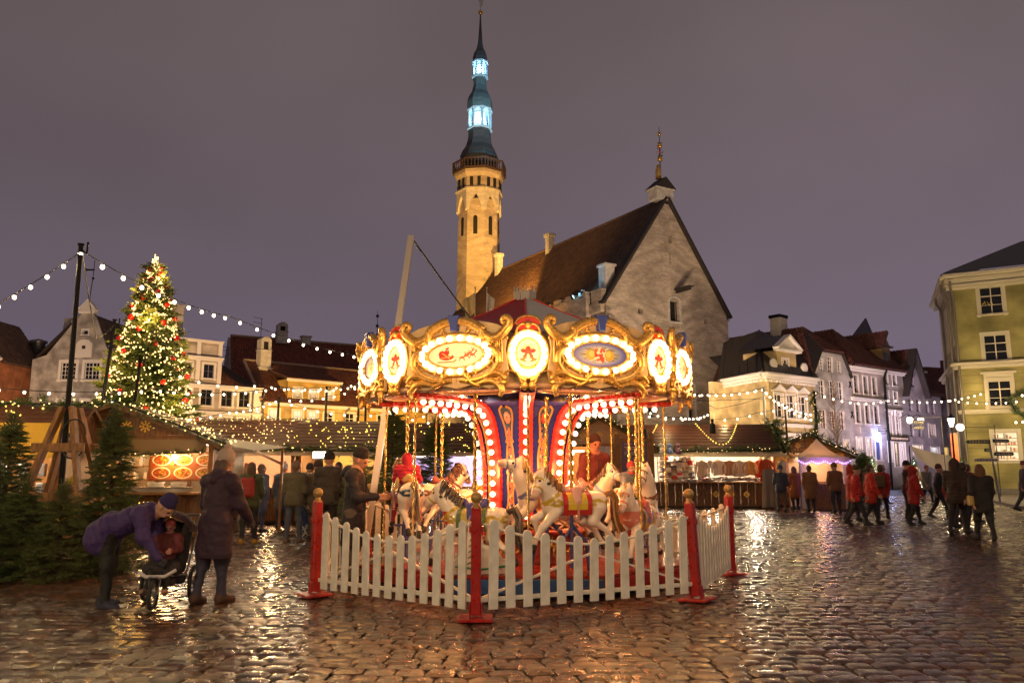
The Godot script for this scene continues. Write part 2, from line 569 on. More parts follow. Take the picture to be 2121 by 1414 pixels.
func ground() -> void:
	var gm := mt("joint_earth",Color(0.022,0.017,0.013),0.5,{"tex": noise_tex("plaster",0.008,0.78,1.0,6),"tri": 0.6,"bump": 1.5,"btex": noise_tex("fine",0.06,0.0,1.0,5)})
	var g := G.new()
	g.quad(Vector3(-320,0,260),Vector3(320,0,260),Vector3(320,0,-420),Vector3(-320,0,-420))
	var gr := part(self,"ground",g,gm,Transform3D(Basis(),Vector3(0,-0.042,0)))
	gr.set_meta("kind","structure")
	tag(gr,"dark joints and earth of the wet cobbled square","ground")
	var meshes := []
	for s in 7: meshes.append(stone_mesh(40 + s).mesh())
	var sm := []
	var tones := [Color(.105,.052,.032),Color(.066,.038,.027),Color(.125,.064,.039),Color(.085,.056,.043)]
	for j in 4:
		sm.append(mt("sett_%d" % j,tones[j],0.36,{"rtex": noise_tex("wet",0.008,0.40,1.05,5,FastNoiseLite.TYPE_SIMPLEX_SMOOTH,512,9),"tex": noise_tex("mottle",0.05,0.62,1.1,5,FastNoiseLite.TYPE_SIMPLEX_SMOOTH,512,19),"tri": 0.4,"bump": 0.10,"btex": noise_tex("grit",0.16,0.0,1.0,3,FastNoiseLite.TYPE_SIMPLEX_SMOOTH,512,20),"spec": 0.62}))
	var mm := mt("sett_many",Color(1,1,1),0.36,{"vc": true,"rtex": texs.wet,"tex": texs.mottle,"tri": 0.4,"bump": 0.10,"btex": texs.grit,"spec": 0.62})
	var near := []
	var xs := [[],[],[],[],[],[],[]]
	var cs := [[],[],[],[],[],[],[]]
	var d := 4.0
	while d < 47.0:
		var rowh := rf(0.15,0.20)
		var half := 0.72*d + 3.0
		var x := -half - rf(0,.2)
		while x < half:
			var ln := rf(0.17,0.30)
			var xc := x + ln*0.5
			var slope := (row_bend(xc + .05) - row_bend(xc - .05))/0.1
			var p := w(xc,rf(-.007,.007) + 0.012*sin(xc*.8)*sin(d*.7),d + row_bend(xc) + rf(-.012,.012))
			var b := Basis(Vector3.UP,atan(slope) + rf(-.05,.05))
			b = b*Basis(Vector3.RIGHT,rf(-.02,.02))*Basis(Vector3.BACK,rf(-.018,.018))
			b = b.scaled_local(Vector3(ln - rf(.008,.018),0.05,rowh - rf(.008,.017)))
			var tf := Transform3D(b,p)
			var vis := absf(xc) < 0.66*-p.z + .15 and -p.z > 6.05
			var kk := rng.randi() % 7
			if vis and -p.z < 9.0 and near.size() < 300:
				near.append([kk,tf])
			else:
				xs[kk].append(tf)
				var tone: Color = tones[rng.randi() % 4]
				cs[kk].append(tone*rf(.65,1.35))
			x += ln
		d += rowh
	for q in near:
		part(gr,"cobblestone",meshes[q[0]],sm[rng.randi() % 4],Transform3D(Basis(),Vector3(0,0.042,0))*q[1])
	for kk in 7:
		many(gr,"cobblestones",meshes[kk],mm,xs[kk].map(func(t): return Transform3D(Basis(),Vector3(0,0.042,0))*t),cs[kk])
	var pv := G.new()
	var poly := PackedVector2Array([Vector2(19.8,31.5),Vector2(29.0,52.6),Vector2(70,80),Vector2(70,20),Vector2(24,20)])
	pv.flat(poly,0.0,Transform3D(Basis(Vector3(1,0,0),Vector3(0,0,-1),Vector3(0,1,0)),Vector3(0,0.12,0)))
	var pm := part(self,"pavement",pv,mt("pavement",Color(.12,.105,.10),.38,{"tex": noise_tex("plaster",0.008,0.78,1.0,6),"tri": .8,"bump": .6,"btex": noise_tex("fine",0.06,0.0,1.0,5)}))
	pm.set_meta("kind","structure")
	tag(pm,"wet raised pavement in front of the green corner building","pavement")
	var kb := G.new()
	for e in [[Vector2(24,20),Vector2(19.8,31.5)],[Vector2(19.8,31.5),Vector2(29.0,52.6)]]:
		var a: Vector2 = e[0]
		var b2: Vector2 = e[1]
		var nn := 18
		for j in nn:
			var p0 := a.lerp(b2,float(j)/nn)
			var p1 := a.lerp(b2,(j + 0.97)/nn)
			kb.bar(w(p0.x,0.055,p0.y),w(p1.x,0.055,p1.y),0.3,0.15)
	part(pm,"kerb",kb,mt("kerbstone",Color(.16,.14,.13),.5,{"tex": noise_tex("plaster",0.008,0.78,1.0,6),"tri": 1.2}))
func wall_geo(g: G,outline: PackedVector2Array,holes: Array,thick := 0.4,reveal := 0.22) -> void:
	var lo := outline[0]
	var hi := outline[0]
	for p in outline:
		lo = lo.min(p); hi = hi.max(p)
	var xs := [lo.x,hi.x]
	var ys := [lo.y,hi.y]
	for h in holes:
		xs.append(h.position.x); xs.append(h.end.x); ys.append(h.position.y); ys.append(h.end.y)
	xs.sort(); ys.sort()
	for a in xs.size() - 1:
		if xs[a + 1] - xs[a] < 0.001: continue
		for b in ys.size() - 1:
			if ys[b + 1] - ys[b] < 0.001: continue
			var r := Rect2(xs[a],ys[b],xs[a + 1] - xs[a],ys[b + 1] - ys[b])
			var open := false
			for h in holes:
				if h.has_point(r.get_center()): open = true
			if open: continue
			for poly in Geometry2D.intersect_polygons(outline,PackedVector2Array([r.position,Vector2(r.end.x,r.position.y),r.end,Vector2(r.position.x,r.end.y)])):
				g.flat(poly,0.0)
	for h in holes:
		var a := Vector3(h.position.x,h.position.y,0)
		var b := Vector3(h.end.x,h.position.y,0)
		var c := Vector3(h.end.x,h.end.y,0)
		var d := Vector3(h.position.x,h.end.y,0)
		var z := Vector3(0,0,-reveal)
		g.quad(a,b,b + z,a + z); g.quad(b,c,c + z,b + z); g.quad(c,d,d + z,c + z); g.quad(d,a,a + z,d + z)
	g.flat(outline,-thick,Transform3D(),false)
	for j in outline.size():
		var a := outline[j]
		var b := outline[(j + 1) % outline.size()]
		if Geometry2D.is_polygon_clockwise(outline):
			var q := a; a = b; b = q
		g.quad(Vector3(b.x,b.y,0),Vector3(a.x,a.y,0),Vector3(a.x,a.y,-thick),Vector3(b.x,b.y,-thick))
var win_cache := {}
func window(parent: Node,at: Transform3D,ww: float,hh: float,opt := {}) -> MeshInstance3D:
	var key := "%.2f %.2f %s %s %s %s %s" % [ww,hh,opt.get("cols",2),opt.get("rows",3),opt.get("tw",0.14),opt.get("head",0),opt.has("trim")]
	if not win_cache.has(key):
		var f := G.new()
		var b := 0.055
		for s in [-1,1]:
			f.box(Vector3(s*(ww/2 - b/2),0,-0.13),Vector3(b,hh,0.07))
			f.box(Vector3(0,s*(hh/2 - b/2),-0.13),Vector3(ww - 2*b,b,0.068))
		var cols: int = opt.get("cols",2)
		var rows: int = opt.get("rows",3)
		for cix in range(1,cols):
			f.box(Vector3(-ww/2 + ww*cix/cols,0,-0.133),Vector3(0.06 if cix*2 == cols else 0.03,hh - 2*b,0.055))
		for rr in range(1,rows):
			f.box(Vector3(0,-hh/2 + hh*rr/rows,-0.136),Vector3(ww - 2*b,0.06 if rr == rows - 1 and rows > 2 else 0.028,0.045))
		var t := G.new()
		var tw: float = opt.get("tw",0.14)
		if tw > 0.0:
			for s in [-1,1]:
				t.box(Vector3(s*(ww/2 + tw/2),0,0.02),Vector3(tw,hh + 2*tw,0.07))
			t.box(Vector3(0,hh/2 + tw/2,0.021),Vector3(ww - 0.002,tw - .002,0.07))
			t.cham(Vector3(0,-hh/2 - tw*0.4,0.06),Vector3(ww + tw*2.6,tw*0.6,0.16),0.012)
			if opt.get("head",0) == 1:
				t.extrude(PackedVector2Array([Vector2(-ww*.75,hh/2 + tw + .1),Vector2(ww*.75,hh/2 + tw + .1),Vector2(0,hh/2 + tw + .45)]),0.0,0.12)
				t.bar(Vector3(-ww*.82,hh/2 + tw + .08,.1),Vector3(0,hh/2 + tw + .52,.1),.26,.07)
				t.bar(Vector3(ww*.82,hh/2 + tw + .08,.1),Vector3(0,hh/2 + tw + .52,.1),.26,.07)
			if opt.get("head",0) == 2:
				t.cham(Vector3(0,hh/2 + tw + .3,0.1),Vector3(ww + tw*2 + .3,.14,.26),0.02)
				t.box(Vector3(0,hh/2 + tw + .14,0.03),Vector3(ww + tw*2,.2,.08))
				for s in [-1,1]: t.cham(Vector3(s*(ww/2 + tw*.6),hh/2 + tw + .06,.07),Vector3(.12,.34,.16),.02)
		var p := G.new()
		p.quad(Vector3(-ww/2,-hh/2,-0.15),Vector3(ww/2,-hh/2,-0.15),Vector3(ww/2,hh/2,-0.15),Vector3(-ww/2,hh/2,-0.15))
		win_cache[key] = [f.mesh(),t.mesh() if tw > 0.0 else null,p.mesh()]
	var m: Array = win_cache[key]
	var o := part(parent,"window",m[0],opt.get("frame",mt("white_trim")),at)
	part(o,"pane",m[2],opt.get("pane",mt("dark_glass")))
	if m[1] != null:
		part(o,"surround",m[1],opt.get("trim",mt("white_trim")))
	return o
var tile_mesh: ArrayMesh
func roof_tiles(parent: Node,a: Vector3,b: Vector3,c: Vector3,d: Vector3,m: Material,rowh := 0.36,tw := 0.26,slab := true,called := "roof") -> void:
	if tile_mesh == null:
		var t := G.new()
		var seg := 4
		for s in seg:
			var u0 := float(s)/seg
			var u1 := float(s + 1)/seg
			var h := func(u): return sin(u*PI)*0.30
			var n0 := Vector3(-cos(u0*PI)*.8,1,0.1).normalized()
			var n1 := Vector3(-cos(u1*PI)*.8,1,0.1).normalized()
			var k := t.vx(Vector3(u0 - .5,h.call(u0) + .16,.58),n0); t.vx(Vector3(u1 - .5,h.call(u1) + .16,.58),n1)
			t.vx(Vector3(u1 - .5,h.call(u1),-.58),n1); t.vx(Vector3(u0 - .5,h.call(u0),-.58),n0)
			t.trg(k,k + 1,k + 2); t.trg(k,k + 2,k + 3)
			t.quad(Vector3(u0 - .5,0,.58),Vector3(u1 - .5,0,.58),Vector3(u1 - .5,h.call(u1) + .16,.58),Vector3(u0 - .5,h.call(u0) + .16,.58))
		tile_mesh = t.mesh()
	var up := ((d - a) + (c - b))*0.5
	var nn := (b - a).cross(up).normalized()
	var x := (b - a).normalized()
	var y := nn
	var z := x.cross(y)
	var hgt := up.dot(-z)
	if slab:
		var g := G.new()
		g.quad(a,b,c,d)
		for e in [[a,b],[b,c],[c,d],[d,a]]:
			g.quad(e[0] - nn*0.18,e[1] - nn*0.18,e[1],e[0])
		g.quad(b - nn*0.18,a - nn*0.18,d - nn*0.18,c - nn*0.18)
		part(parent,called,g,mt("roof_under",Color(.03,.018,.012),.8))
	var xs := []
	var cs := []
	var rows := int(ceil(hgt/rowh))
	for r in rows:
		var u := (r + 0.5)/rows
		var p0 := a.lerp(d,u)
		var p1 := b.lerp(c,u)
		var nn2 := int(round((p1 - p0).dot(x)/tw))
		for s in nn2:
			var p := p0.lerp(p1,(s + 0.5)/maxf(nn2,1))
			xs.append(Transform3D(Basis(x*tw*1.02,y*tw,z*rowh*rf(.97,1.05)),p + y*rf(0.0,0.02)))
			var q := rf(.65,1.3)
			cs.append(Color(q,q*rf(.85,1.05),q*rf(.8,1.0)))
	if xs.size() > 0:
		many(parent,called + "_tiles",tile_mesh,m,xs,cs)
func frame_at(p: Vector2,q: Vector2) -> Transform3D:
	var x := Vector3(q.x - p.x,0,-(q.y - p.y)).normalized()
	return Transform3D(Basis(x,Vector3.UP,x.cross(Vector3.UP)),Vector3(p.x,0,-p.y))
func facade(parent: Node,f: Transform3D,outline: PackedVector2Array,wm: Material,wins: Array,called := "wall") -> void:
	var holes := []
	for q in wins: holes.append(Rect2(q[0] - q[2]/2,q[1] - q[3]/2,q[2],q[3]))
	var g := G.new()
	wall_geo(g,outline,holes)
	part(parent,called,g,wm,f)
	for q in wins:
		window(parent,f*Transform3D(Basis(),Vector3(q[0],q[1],0)),q[2],q[3],q[4])
func masonry() -> ImageTexture:
	if not texs.has("masonry"):
		var im := Image.create(448,448,false,Image.FORMAT_RGB8)
		var r := RandomNumberGenerator.new()
		r.seed = 31
		var nz := FastNoiseLite.new()
		nz.frequency = .006
		nz.fractal_octaves = 5
		im.fill(Color(.80,.775,.74))
		var y := 0
		while y < 448:
			var h := r.randi_range(5,10)
			if y + h > 443: h = 448 - y
			var x := -r.randi_range(0,30)
			while x < 448:
				var l := r.randi_range(9,30)
				var v := r.randf_range(.83,.97)
				im.fill_rect(Rect2i(x + 1,y + 1,l - 1,h - 1),Color(v,v*r.randf_range(.95,.99),v*r.randf_range(.88,.96)))
				x += l
			y += h
		for yy in 448:
			for xx in 448:
				var q := nz.get_noise_2d(sin(xx/448.0*TAU)*120,cos(xx/448.0*TAU)*120 + sin(yy/448.0*TAU)*260)*.6
				im.set_pixel(xx,yy,im.get_pixel(xx,yy)*clampf(.94 + q*.34,.5,1.1))
		texs["masonry"] = ImageTexture.create_from_image(im)
	return texs.masonry
func town_hall() -> void:
	var t := thing("town_hall","grey limestone town hall with steep tiled roof, stepped battlements and octagonal spire tower","town hall",w(14.1,0,70),deg_to_rad(30))
	var stone := mt("limestone",Color(0.60,0.52,0.44),0.9,{"tex": masonry(),"tri": 0.1,"world": false,"bump": 1.6,"btex": masonry()})
	var white := mt("lime_white",Color(.66,.60,.52),.85,{"tex": noise_tex("plaster",0.008,0.78,1.0,6),"tri": 0.4,"world": false})
	var dark := mt("dark_void",Color(.012,.010,.009),.9)
	var verge := mt("verge",Color(.03,.022,.018),.8)
	var holes := [[0.62,15.55,1.1,1.9],[-3.29,15.16,.5,.5],[4.34,14.96,.42,.42],[.27,20.4,.16,1.0],[.35,22.2,.42,.8],[2.25,7.4,.72,2.9],[-2.4,7.4,.72,2.9],[5.2,7.6,.72,2.9],[0.2,10.6,.5,.7]]
	var g := G.new()
	var rs := []
	for h in holes: rs.append(Rect2(h[0] - h[2]/2,h[1] - h[3]/2,h[2],h[3]))
	wall_geo(g,PackedVector2Array([Vector2(-7,0),Vector2(7,0),Vector2(7,15.7),Vector2(0.3,25.45),Vector2(-0.3,25.45),Vector2(-7,15.7)]),rs,0.9,0.6)
	part(t,"gable_wall",g,stone)
	for h in holes:
		var wn := G.new()
		wn.quad(Vector3(h[0] - h[2]/2,h[1] - h[3]/2,-.58),Vector3(h[0] + h[2]/2,h[1] - h[3]/2,-.58),Vector3(h[0] + h[2]/2,h[1] + h[3]/2,-.58),Vector3(h[0] - h[2]/2,h[1] + h[3]/2,-.58))
		if h[2] > .6:
			for s in 5: wn.box(Vector3(h[0] - h[2]/2 + h[2]*(s + .5)/5,h[1],-.3),Vector3(.05,h[3],.05))
		var wo := part(t,"window",wn,dark)
		if h[2] > .6:
			var sr := G.new()
			for s in [-1,1]: sr.box(Vector3(h[0] + s*(h[2]/2 + .11),h[1],.012),Vector3(.22,h[3] + .1,.06))
			sr.box(Vector3(h[0],h[1] - h[3]/2 - .1,.03),Vector3(h[2] + .5,.16,.14))
			var arc := []
			for j in 13: arc.append(Vector3(h[0] + cos(PI*j/12)*(h[2]/2 + .11),h[1] + h[3]/2 - .05 + sin(PI*j/12)*.38,.012))
			sr.tube(arc,.13,6)
			part(wo,"surround",sr,white)
	var hb := G.new()
	hb.box(Vector3(.9,17.35,.9),Vector3(.24,.26,1.9)); hb.box(Vector3(.9,17.52,.95),Vector3(.62,.07,2.1),Basis(Vector3.BACK,.0))
	part(t,"hoist_beam",hb,verge)
	var lw := G.new()
	var ar := []
	for j in 9: ar.append(Rect2(2.5 + j*3.7,0.2,2.5,3.6))
	for j in 6: ar.append(Rect2(4.0 + j*5.6,8.2,1.2,3.0))
	wall_geo(lw,PackedVector2Array([Vector2(0,0),Vector2(37,0),Vector2(37,15.2),Vector2(0,15.2)]),ar,0.9,0.7)
	var left := Transform3D(Basis(Vector3(0,0,1),Vector3.UP,Vector3(-1,0,0)),Vector3(-7.0,0,-37))
	part(t,"side_wall",lw,stone,left)
	for r in ar:
		var wn := G.new()
		wn.quad(Vector3(r.position.x,r.position.y,-.68),Vector3(r.end.x,r.position.y,-.68),Vector3(r.end.x,r.end.y,-.68),Vector3(r.position.x,r.end.y,-.68))
		if r.size.y > 3.2:
			part(t,"arcade_arch",wn,dark,left)
			var ag := G.new()
			var arc := []
			for j in 13: arc.append(Vector3(r.get_center().x + cos(PI*j/12)*1.3,r.end.y - .1 + sin(PI*j/12)*.9,.05))
			ag.tube(arc,.16,6)
			part(t,"arch_moulding",ag,white,left)
		else:
			for s in 2: wn.box(Vector3(r.get_center().x,r.position.y + 1 + s,-.6),Vector3(r.size.x,.06,.06))
			wn.box(Vector3(r.get_center().x,r.get_center().y,-.6),Vector3(.08,r.size.y,.07))
			part(t,"window",wn,dark,left)
	var rw := G.new()
	rw.box(Vector3(6.7,8,-19),Vector3(.6,16,35.9))
	rw.box(Vector3(0,8,-36.7),Vector3(12.7,16,.6))
	part(t,"rear_wall",rw,stone)
	var rg := G.new()
	rg.extrude(PackedVector2Array([Vector2(-6.9,16.0),Vector2(6.9,16.0),Vector2(0,25.6)]),-37,-36.4)
	part(t,"rear_gable",rg,stone)
	var bt := G.new()
	bt.box(Vector3(-7.15,15.2,-18.6),Vector3(.5,0.8,36.6))
	part(t,"parapet",bt,stone)
	var mk := [[.6,1.5],[4.0,1.3],[6.0,1.6],[8.3,.9],[10.5,.9],[12.7,.9],[14.9,.9],[17.1,.9],[19.3,.9],[21.5,.9],[23.7,.9],[25.9,.9],[28.1,.9],[30.3,.9],[32.5,.9],[34.7,.9]]
	for q in mk:
		var mr := G.new()
		mr.box(Vector3(-7.15,16.15,-q[0] - .3),Vector3(.48,1.1,q[1]))
		mr.cham(Vector3(-7.15,16.74,-q[0] - .3),Vector3(.62,.1,q[1] + .12),.03)
		part(t,"merlon",mr,stone)
	var bx := G.new()
	bx.box(Vector3(-7.45,15.2,-4.6),Vector3(.5,2.6,5.2))
	bx.box(Vector3(-7.45,16.6,-2.6),Vector3(.5,.5,1.0)); bx.box(Vector3(-7.45,16.6,-4.6),Vector3(.5,.5,1.2)); bx.box(Vector3(-7.45,16.6,-6.6),Vector3(.5,.5,1.1))
	for j in 5: bx.box(Vector3(-7.4,13.6,-2.4 - j*1.1),Vector3(.5,.7,.35))
	part(t,"machicolation",bx,stone)
	var cs := G.new()
	cs.box(Vector3(7.05,13.9,-.5),Vector3(.3,2.6,.9)); cs.cham(Vector3(7.15,15.3,-.45),Vector3(.5,.1,1.0),.03)
	part(t,"corner_corbel",cs,stone)
	var rt := mt("roof_tile_dark",Color(.085,.046,.026),.6,{"vc": true})
	roof_tiles(t,Vector3(-7.2,15.7,-37.2),Vector3(-7.2,15.7,-0.45),Vector3(0,26.0,-0.45),Vector3(0,26.0,-37.2),rt,0.42,0.30)
	var rr := G.new()
	rr.quad(Vector3(7.2,15.7,-0.45),Vector3(7.2,15.7,-37.2),Vector3(0,26,-37.2),Vector3(0,26,-0.45))
	part(t,"roof",rr,rt)
	var vg := G.new()
	for s in [-1,1]:
		vg.bar(Vector3(s*7.4,15.5,-.1),Vector3(s*0.1,26.02,-.1),.8,.26)
	part(t,"verge_board",vg,verge)
	var rc := []
	var n := 70
	var rgm := G.new()
	for j in n:
		rgm.tube([Vector3(0,26.0,-.6 - j*.52),Vector3(0,26.03,-.6 - (j + 1.06)*.52)],[.2,.17],6)
	part(t,"ridge_tiles",rgm,mt("ridge_tile",Color(.13,.075,.045),.7)).set_meta("kind","stuff")
	var pd := G.new()
	pd.cham(Vector3(-.2,26.3,-.45),Vector3(2.0,1.0,1.3),.05)
	pd.cham(Vector3(-.2,26.85,-.45),Vector3(2.3,.16,1.6),.04)
	part(t,"pedestal",pd,white)
	var pr := G.new()
	pr.extrude(PackedVector2Array([Vector2(-1.35,26.93),Vector2(.95,26.93),Vector2(-.2,27.95)]),-1.3,.38)
	part(t,"pedestal_roof",pr,verge)
	var vp := G.new()
	vp.tube([Vector3(-.2,27.6,-.4),Vector3(-.2,33.0,-.4)],[.05,.025],6)
	var pole := part(t,"weather_pole",vp,mt("black_metal"))
	for y in [[29.9,.26],[31.2,.25],[32.3,.17]]:
		var cb := G.new()
		cb.lathe([Vector2(0.02,y[0] - y[1]),Vector2(y[1]*.8,y[0] - y[1]*.8),Vector2(y[1],y[0]),Vector2(y[1]*.7,y[0] + y[1]*.5),Vector2(y[1]*.95,y[0] + y[1]*.9),Vector2(0.02,y[0] + y[1])],10,Transform3D(Basis(),Vector3(-.2,0,-.4)))
		part(pole,"gilded_ball",cb,mt("gold"))
	var orn := G.new()
	for k in 6:
		var a := TAU*k/6
		var p := Vector3(-.2,30.55,-.4)
		orn.tube([p,p + Vector3(cos(a)*.32,sin(a)*.34,.02),p + Vector3(cos(a + .5)*.42,sin(a + .5)*.46,.02)],.035,4)
	part(pole,"iron_flower",orn,mt("iron_red",Color(.30,.07,.03),.5))
	var fg := G.new()
	fg.lathe([Vector2(.01,27.8),Vector2(.3,27.9),Vector2(.24,28.5),Vector2(.3,28.8),Vector2(.12,29.0),Vector2(.2,29.15),Vector2(.02,29.35)],8,Transform3D(Basis(),Vector3(-.45,0,-.4)))
	part(pole,"figure",fg,mt("gold"))
	for q in [[-.3,19.2,27.6,.72],[-.3,31.0,28.1,.75]]:
		var ch := G.new()
		ch.box(Vector3(q[0],q[2] - 1.7,-q[1]),Vector3(q[3],3.0,q[3])); ch.cham(Vector3(q[0],q[2] - .2,-q[1]),Vector3(q[3] + .3,.4,q[3] + .3),.06)
		part(t,"chimney",ch,white)
	var c2 := G.new()
	c2.box(Vector3(-6.0,17.6,-1.2),Vector3(1.0,3.0,1.0)); c2.cham(Vector3(-6.0,19.15,-1.2),Vector3(1.3,.25,1.3),.05)
	part(t,"chimney",c2,white)
	var ty := Vector3(-.5,0,-36.0)
	var tf := Transform3D(Basis(),ty)
	var oc := PI/8 + .12
	var sh := G.new()
	sh.lathe([Vector2(2.95,0),Vector2(2.9,24),Vector2(2.74,36.0)],8,tf,true,oc)
	var tw := part(t,"tower",sh,stone)
	var up := G.new()
	up.lathe([Vector2(3.0,36.9),Vector2(3.0,38.9),Vector2(3.35,39.4),Vector2(3.4,39.8)],8,tf,true,oc)
	part(tw,"upper_shaft",up,stone)
	var cb2 := G.new()
	for s in 8:
		var a0 := TAU*s/8 + oc
		var a1 := TAU*(s + 1)/8 + oc
		var q0 := ty + Vector3(cos(a0),0,-sin(a0))*3.05
		var q1 := ty + Vector3(cos(a1),0,-sin(a1))*3.05
		var m := (q0 + q1)*.5
		var xx := (q1 - q0).normalized()
		var ff := Transform3D(Basis(xx,Vector3.UP,xx.cross(Vector3.UP)),m)
		var hw := (q1 - q0).length()/2
		var po := PackedVector2Array([Vector2(-hw,34.6),Vector2(-hw*.72,34.4)])
		for j in 9:
			var u := j/8.0
			po.append(Vector2(lerpf(-hw*.72,hw*.72,u),34.6 + 2.0*pow(1.0 - absf(u*2 - 1),.6)))
		po.append(Vector2(hw*.72,34.4)); po.append(Vector2(hw,34.6)); po.append(Vector2(hw,37.2)); po.append(Vector2(-hw,37.2))
		cb2.extrude(po,-.45,0.0,ff)
		cb2.box(ff*Vector3(0,37.3,.06),Vector3(hw*2.04,.2,.2),ff.basis)
		var wv := G.new()
		wv.box(ff*Vector3(-hw*.42,38.2,.0),Vector3(.42,1.15,.1),ff.basis)
		wv.box(ff*Vector3(hw*.42,38.2,.0),Vector3(.42,1.15,.1),ff.basis)
		part(tw,"window",wv,dark)
		var q2 := ty + Vector3(cos((a0 + a1)/2),0,-sin((a0 + a1)/2))*2.56
		var sv := G.new()
		sv.box(Vector3(q2.x,32.3,q2.z),Vector3(.55,2.2,.1),ff.basis)
		sv.lathe([Vector2(.275,-.05),Vector2(.275,.05)],10,Transform3D(ff.basis*Basis(Vector3.RIGHT,PI/2),Vector3(q2.x,33.4,q2.z)))
		sv.ball(Vector3(q2.x,33.4,q2.z),Vector3(.275,.275,.05),8,6,ff.basis)
		part(tw,"slit_window",sv,dark)
	part(tw,"pointed_arches",cb2,white)
	var gl := G.new()
	var cop := mt("copper_dark",Color(.055,.06,.055),.45,{"metal": .3,"tex": noise_tex("plaster",0.008,0.78,1.0,6),"tri": .5,"world": false})
	gl.lathe([Vector2(3.1,39.8),Vector2(3.65,39.85),Vector2(3.65,40.1),Vector2(2.5,40.12)],8,tf,true,oc)
	gl.lathe([Vector2(3.5,41.1),Vector2(3.66,41.1),Vector2(3.66,41.28),Vector2(3.5,41.28)],8,tf,true,oc)
	part(tw,"gallery",gl,mt("gallery_wood",Color(.06,.035,.022),.6))
	for s in 8:
		var a0 := TAU*s/8 + oc
		var a1 := TAU*(s + 1)/8 + oc
		for j in 6:
			var bl := G.new()
			var p := (ty + Vector3(cos(a0),0,-sin(a0))*3.56).lerp(ty + Vector3(cos(a1),0,-sin(a1))*3.56,j/6.0)
			bl.lathe([Vector2(.08,40.1),Vector2(.12,40.4),Vector2(.05,40.65),Vector2(.12,40.9),Vector2(.08,41.11)],6,Transform3D(Basis(),p))
			part(tw,"baluster",bl,mt("gallery_wood"))
	var grn := mt("copper_green",Color(.115,.165,.165),.5,{"metal": .25,"tex": noise_tex("plaster",0.008,0.78,1.0,6),"tri": .5,"world": false})
	var dome := G.new()
	dome.lathe([Vector2(2.5,40.1),Vector2(2.55,41.6),Vector2(2.62,42.4),Vector2(2.35,43.1),Vector2(1.85,43.9),Vector2(1.6,44.8),Vector2(1.5,46.2)],8,tf,true,oc)
	part(tw,"lower_dome",dome,mt("copper_grey",Color(.075,.075,.072),.5,{"metal": .3,"tex": noise_tex("plaster",0.008,0.78,1.0,6),"tri": .5,"world": false}))
	for q in [[46.2,49.1,1.5,.11],[53.7,56.0,.92,.07]]:
		var ln := G.new()
		var h: float = q[1] - q[0]
		ln.lathe([Vector2(.05,q[0]),Vector2(q[2] + .25,q[0] + .02),Vector2(q[2] + .25,q[0] + .2),Vector2(.05,q[0] + .22)],8,tf,true,oc)
		ln.lathe([Vector2(.05,q[1] - .22),Vector2(q[2] + .25,q[1] - .2),Vector2(q[2] + .28,q[1]),Vector2(.05,q[1] + .01)],8,tf,true,oc)
		for s in 8:
			var a := TAU*s/8 + oc
			ln.tube([ty + Vector3(cos(a)*q[2],q[0],-sin(a)*q[2]),ty + Vector3(cos(a)*q[2],q[1],-sin(a)*q[2])],q[3]*1.5,6)
			var am := a + TAU/16
			var p := ty + Vector3(cos(am)*q[2]*.93,q[1] - .5,-sin(am)*q[2]*.93)
			var xx := Vector3(-sin(am),0,-cos(am))
			var arc := []
			for j in 9: arc.append(p + xx*cos(PI*j/8)*q[2]*.32 + Vector3.UP*sin(PI*j/8)*.3)
			ln.tube(arc,q[3],5)
		part(tw,"lantern_stage",ln,mt("lantern_paint",Color(.30,.38,.40),.5))
		var lc := G.new()
		lc.lathe([Vector2(q[2]*.5,q[0] + .3),Vector2(q[2]*.56,q[0] + h*.5),Vector2(q[2]*.5,q[1] - .4)],8,tf,false)
		part(tw,"lantern_light",lc,mt("lantern_glow",Color(.7,.85,1),.5,{"emit": .75,"ecol": Color(.50,.74,1.0)}))
		for s in 4:
			var a := TAU*(s + .5)/4 + oc
			omni("lantern_lamp",ty + Vector3(cos(a)*q[2]*.78,q[0] + h*.45,-sin(a)*q[2]*.78),Color(.62,.82,1),4.0,.12,t)
	var d2 := G.new()
	d2.lathe([Vector2(1.7,49.1),Vector2(1.75,49.5),Vector2(1.72,50.3),Vector2(1.5,51.0),Vector2(1.1,51.7),Vector2(.9,52.6),Vector2(.86,53.7)],8,tf,true,oc)
	part(tw,"middle_dome",d2,grn)
	var d3 := G.new()
	d3.lathe([Vector2(1.0,56.0),Vector2(1.02,56.6),Vector2(.86,57.3),Vector2(.5,58.0),Vector2(.32,58.9),Vector2(.18,61.0),Vector2(.07,63.2)],8,tf,true,oc)
	part(tw,"spire",d3,mt("copper_grey"))
	var gb := G.new()
	gb.ball(ty + Vector3(0,63.4,0),Vector3.ONE*.32,10,8)
	part(tw,"gilded_ball",gb,mt("gold"))
	var vn := G.new()
	vn.tube([ty + Vector3(0,63.4,0),ty + Vector3(0,67.0,0)],.05,5)
	vn.extrude(PackedVector2Array([Vector2(-.1,64.2),Vector2(.35,64.5),Vector2(.3,65.1),Vector2(.6,65.6),Vector2(.2,66.3),Vector2(-.3,65.8),Vector2(-.45,65.2),Vector2(-.15,64.9)]),-.04,.04,tf)
	part(tw,"weather_vane",vn,mt("vane",Color(.4,.45,.45),.5))
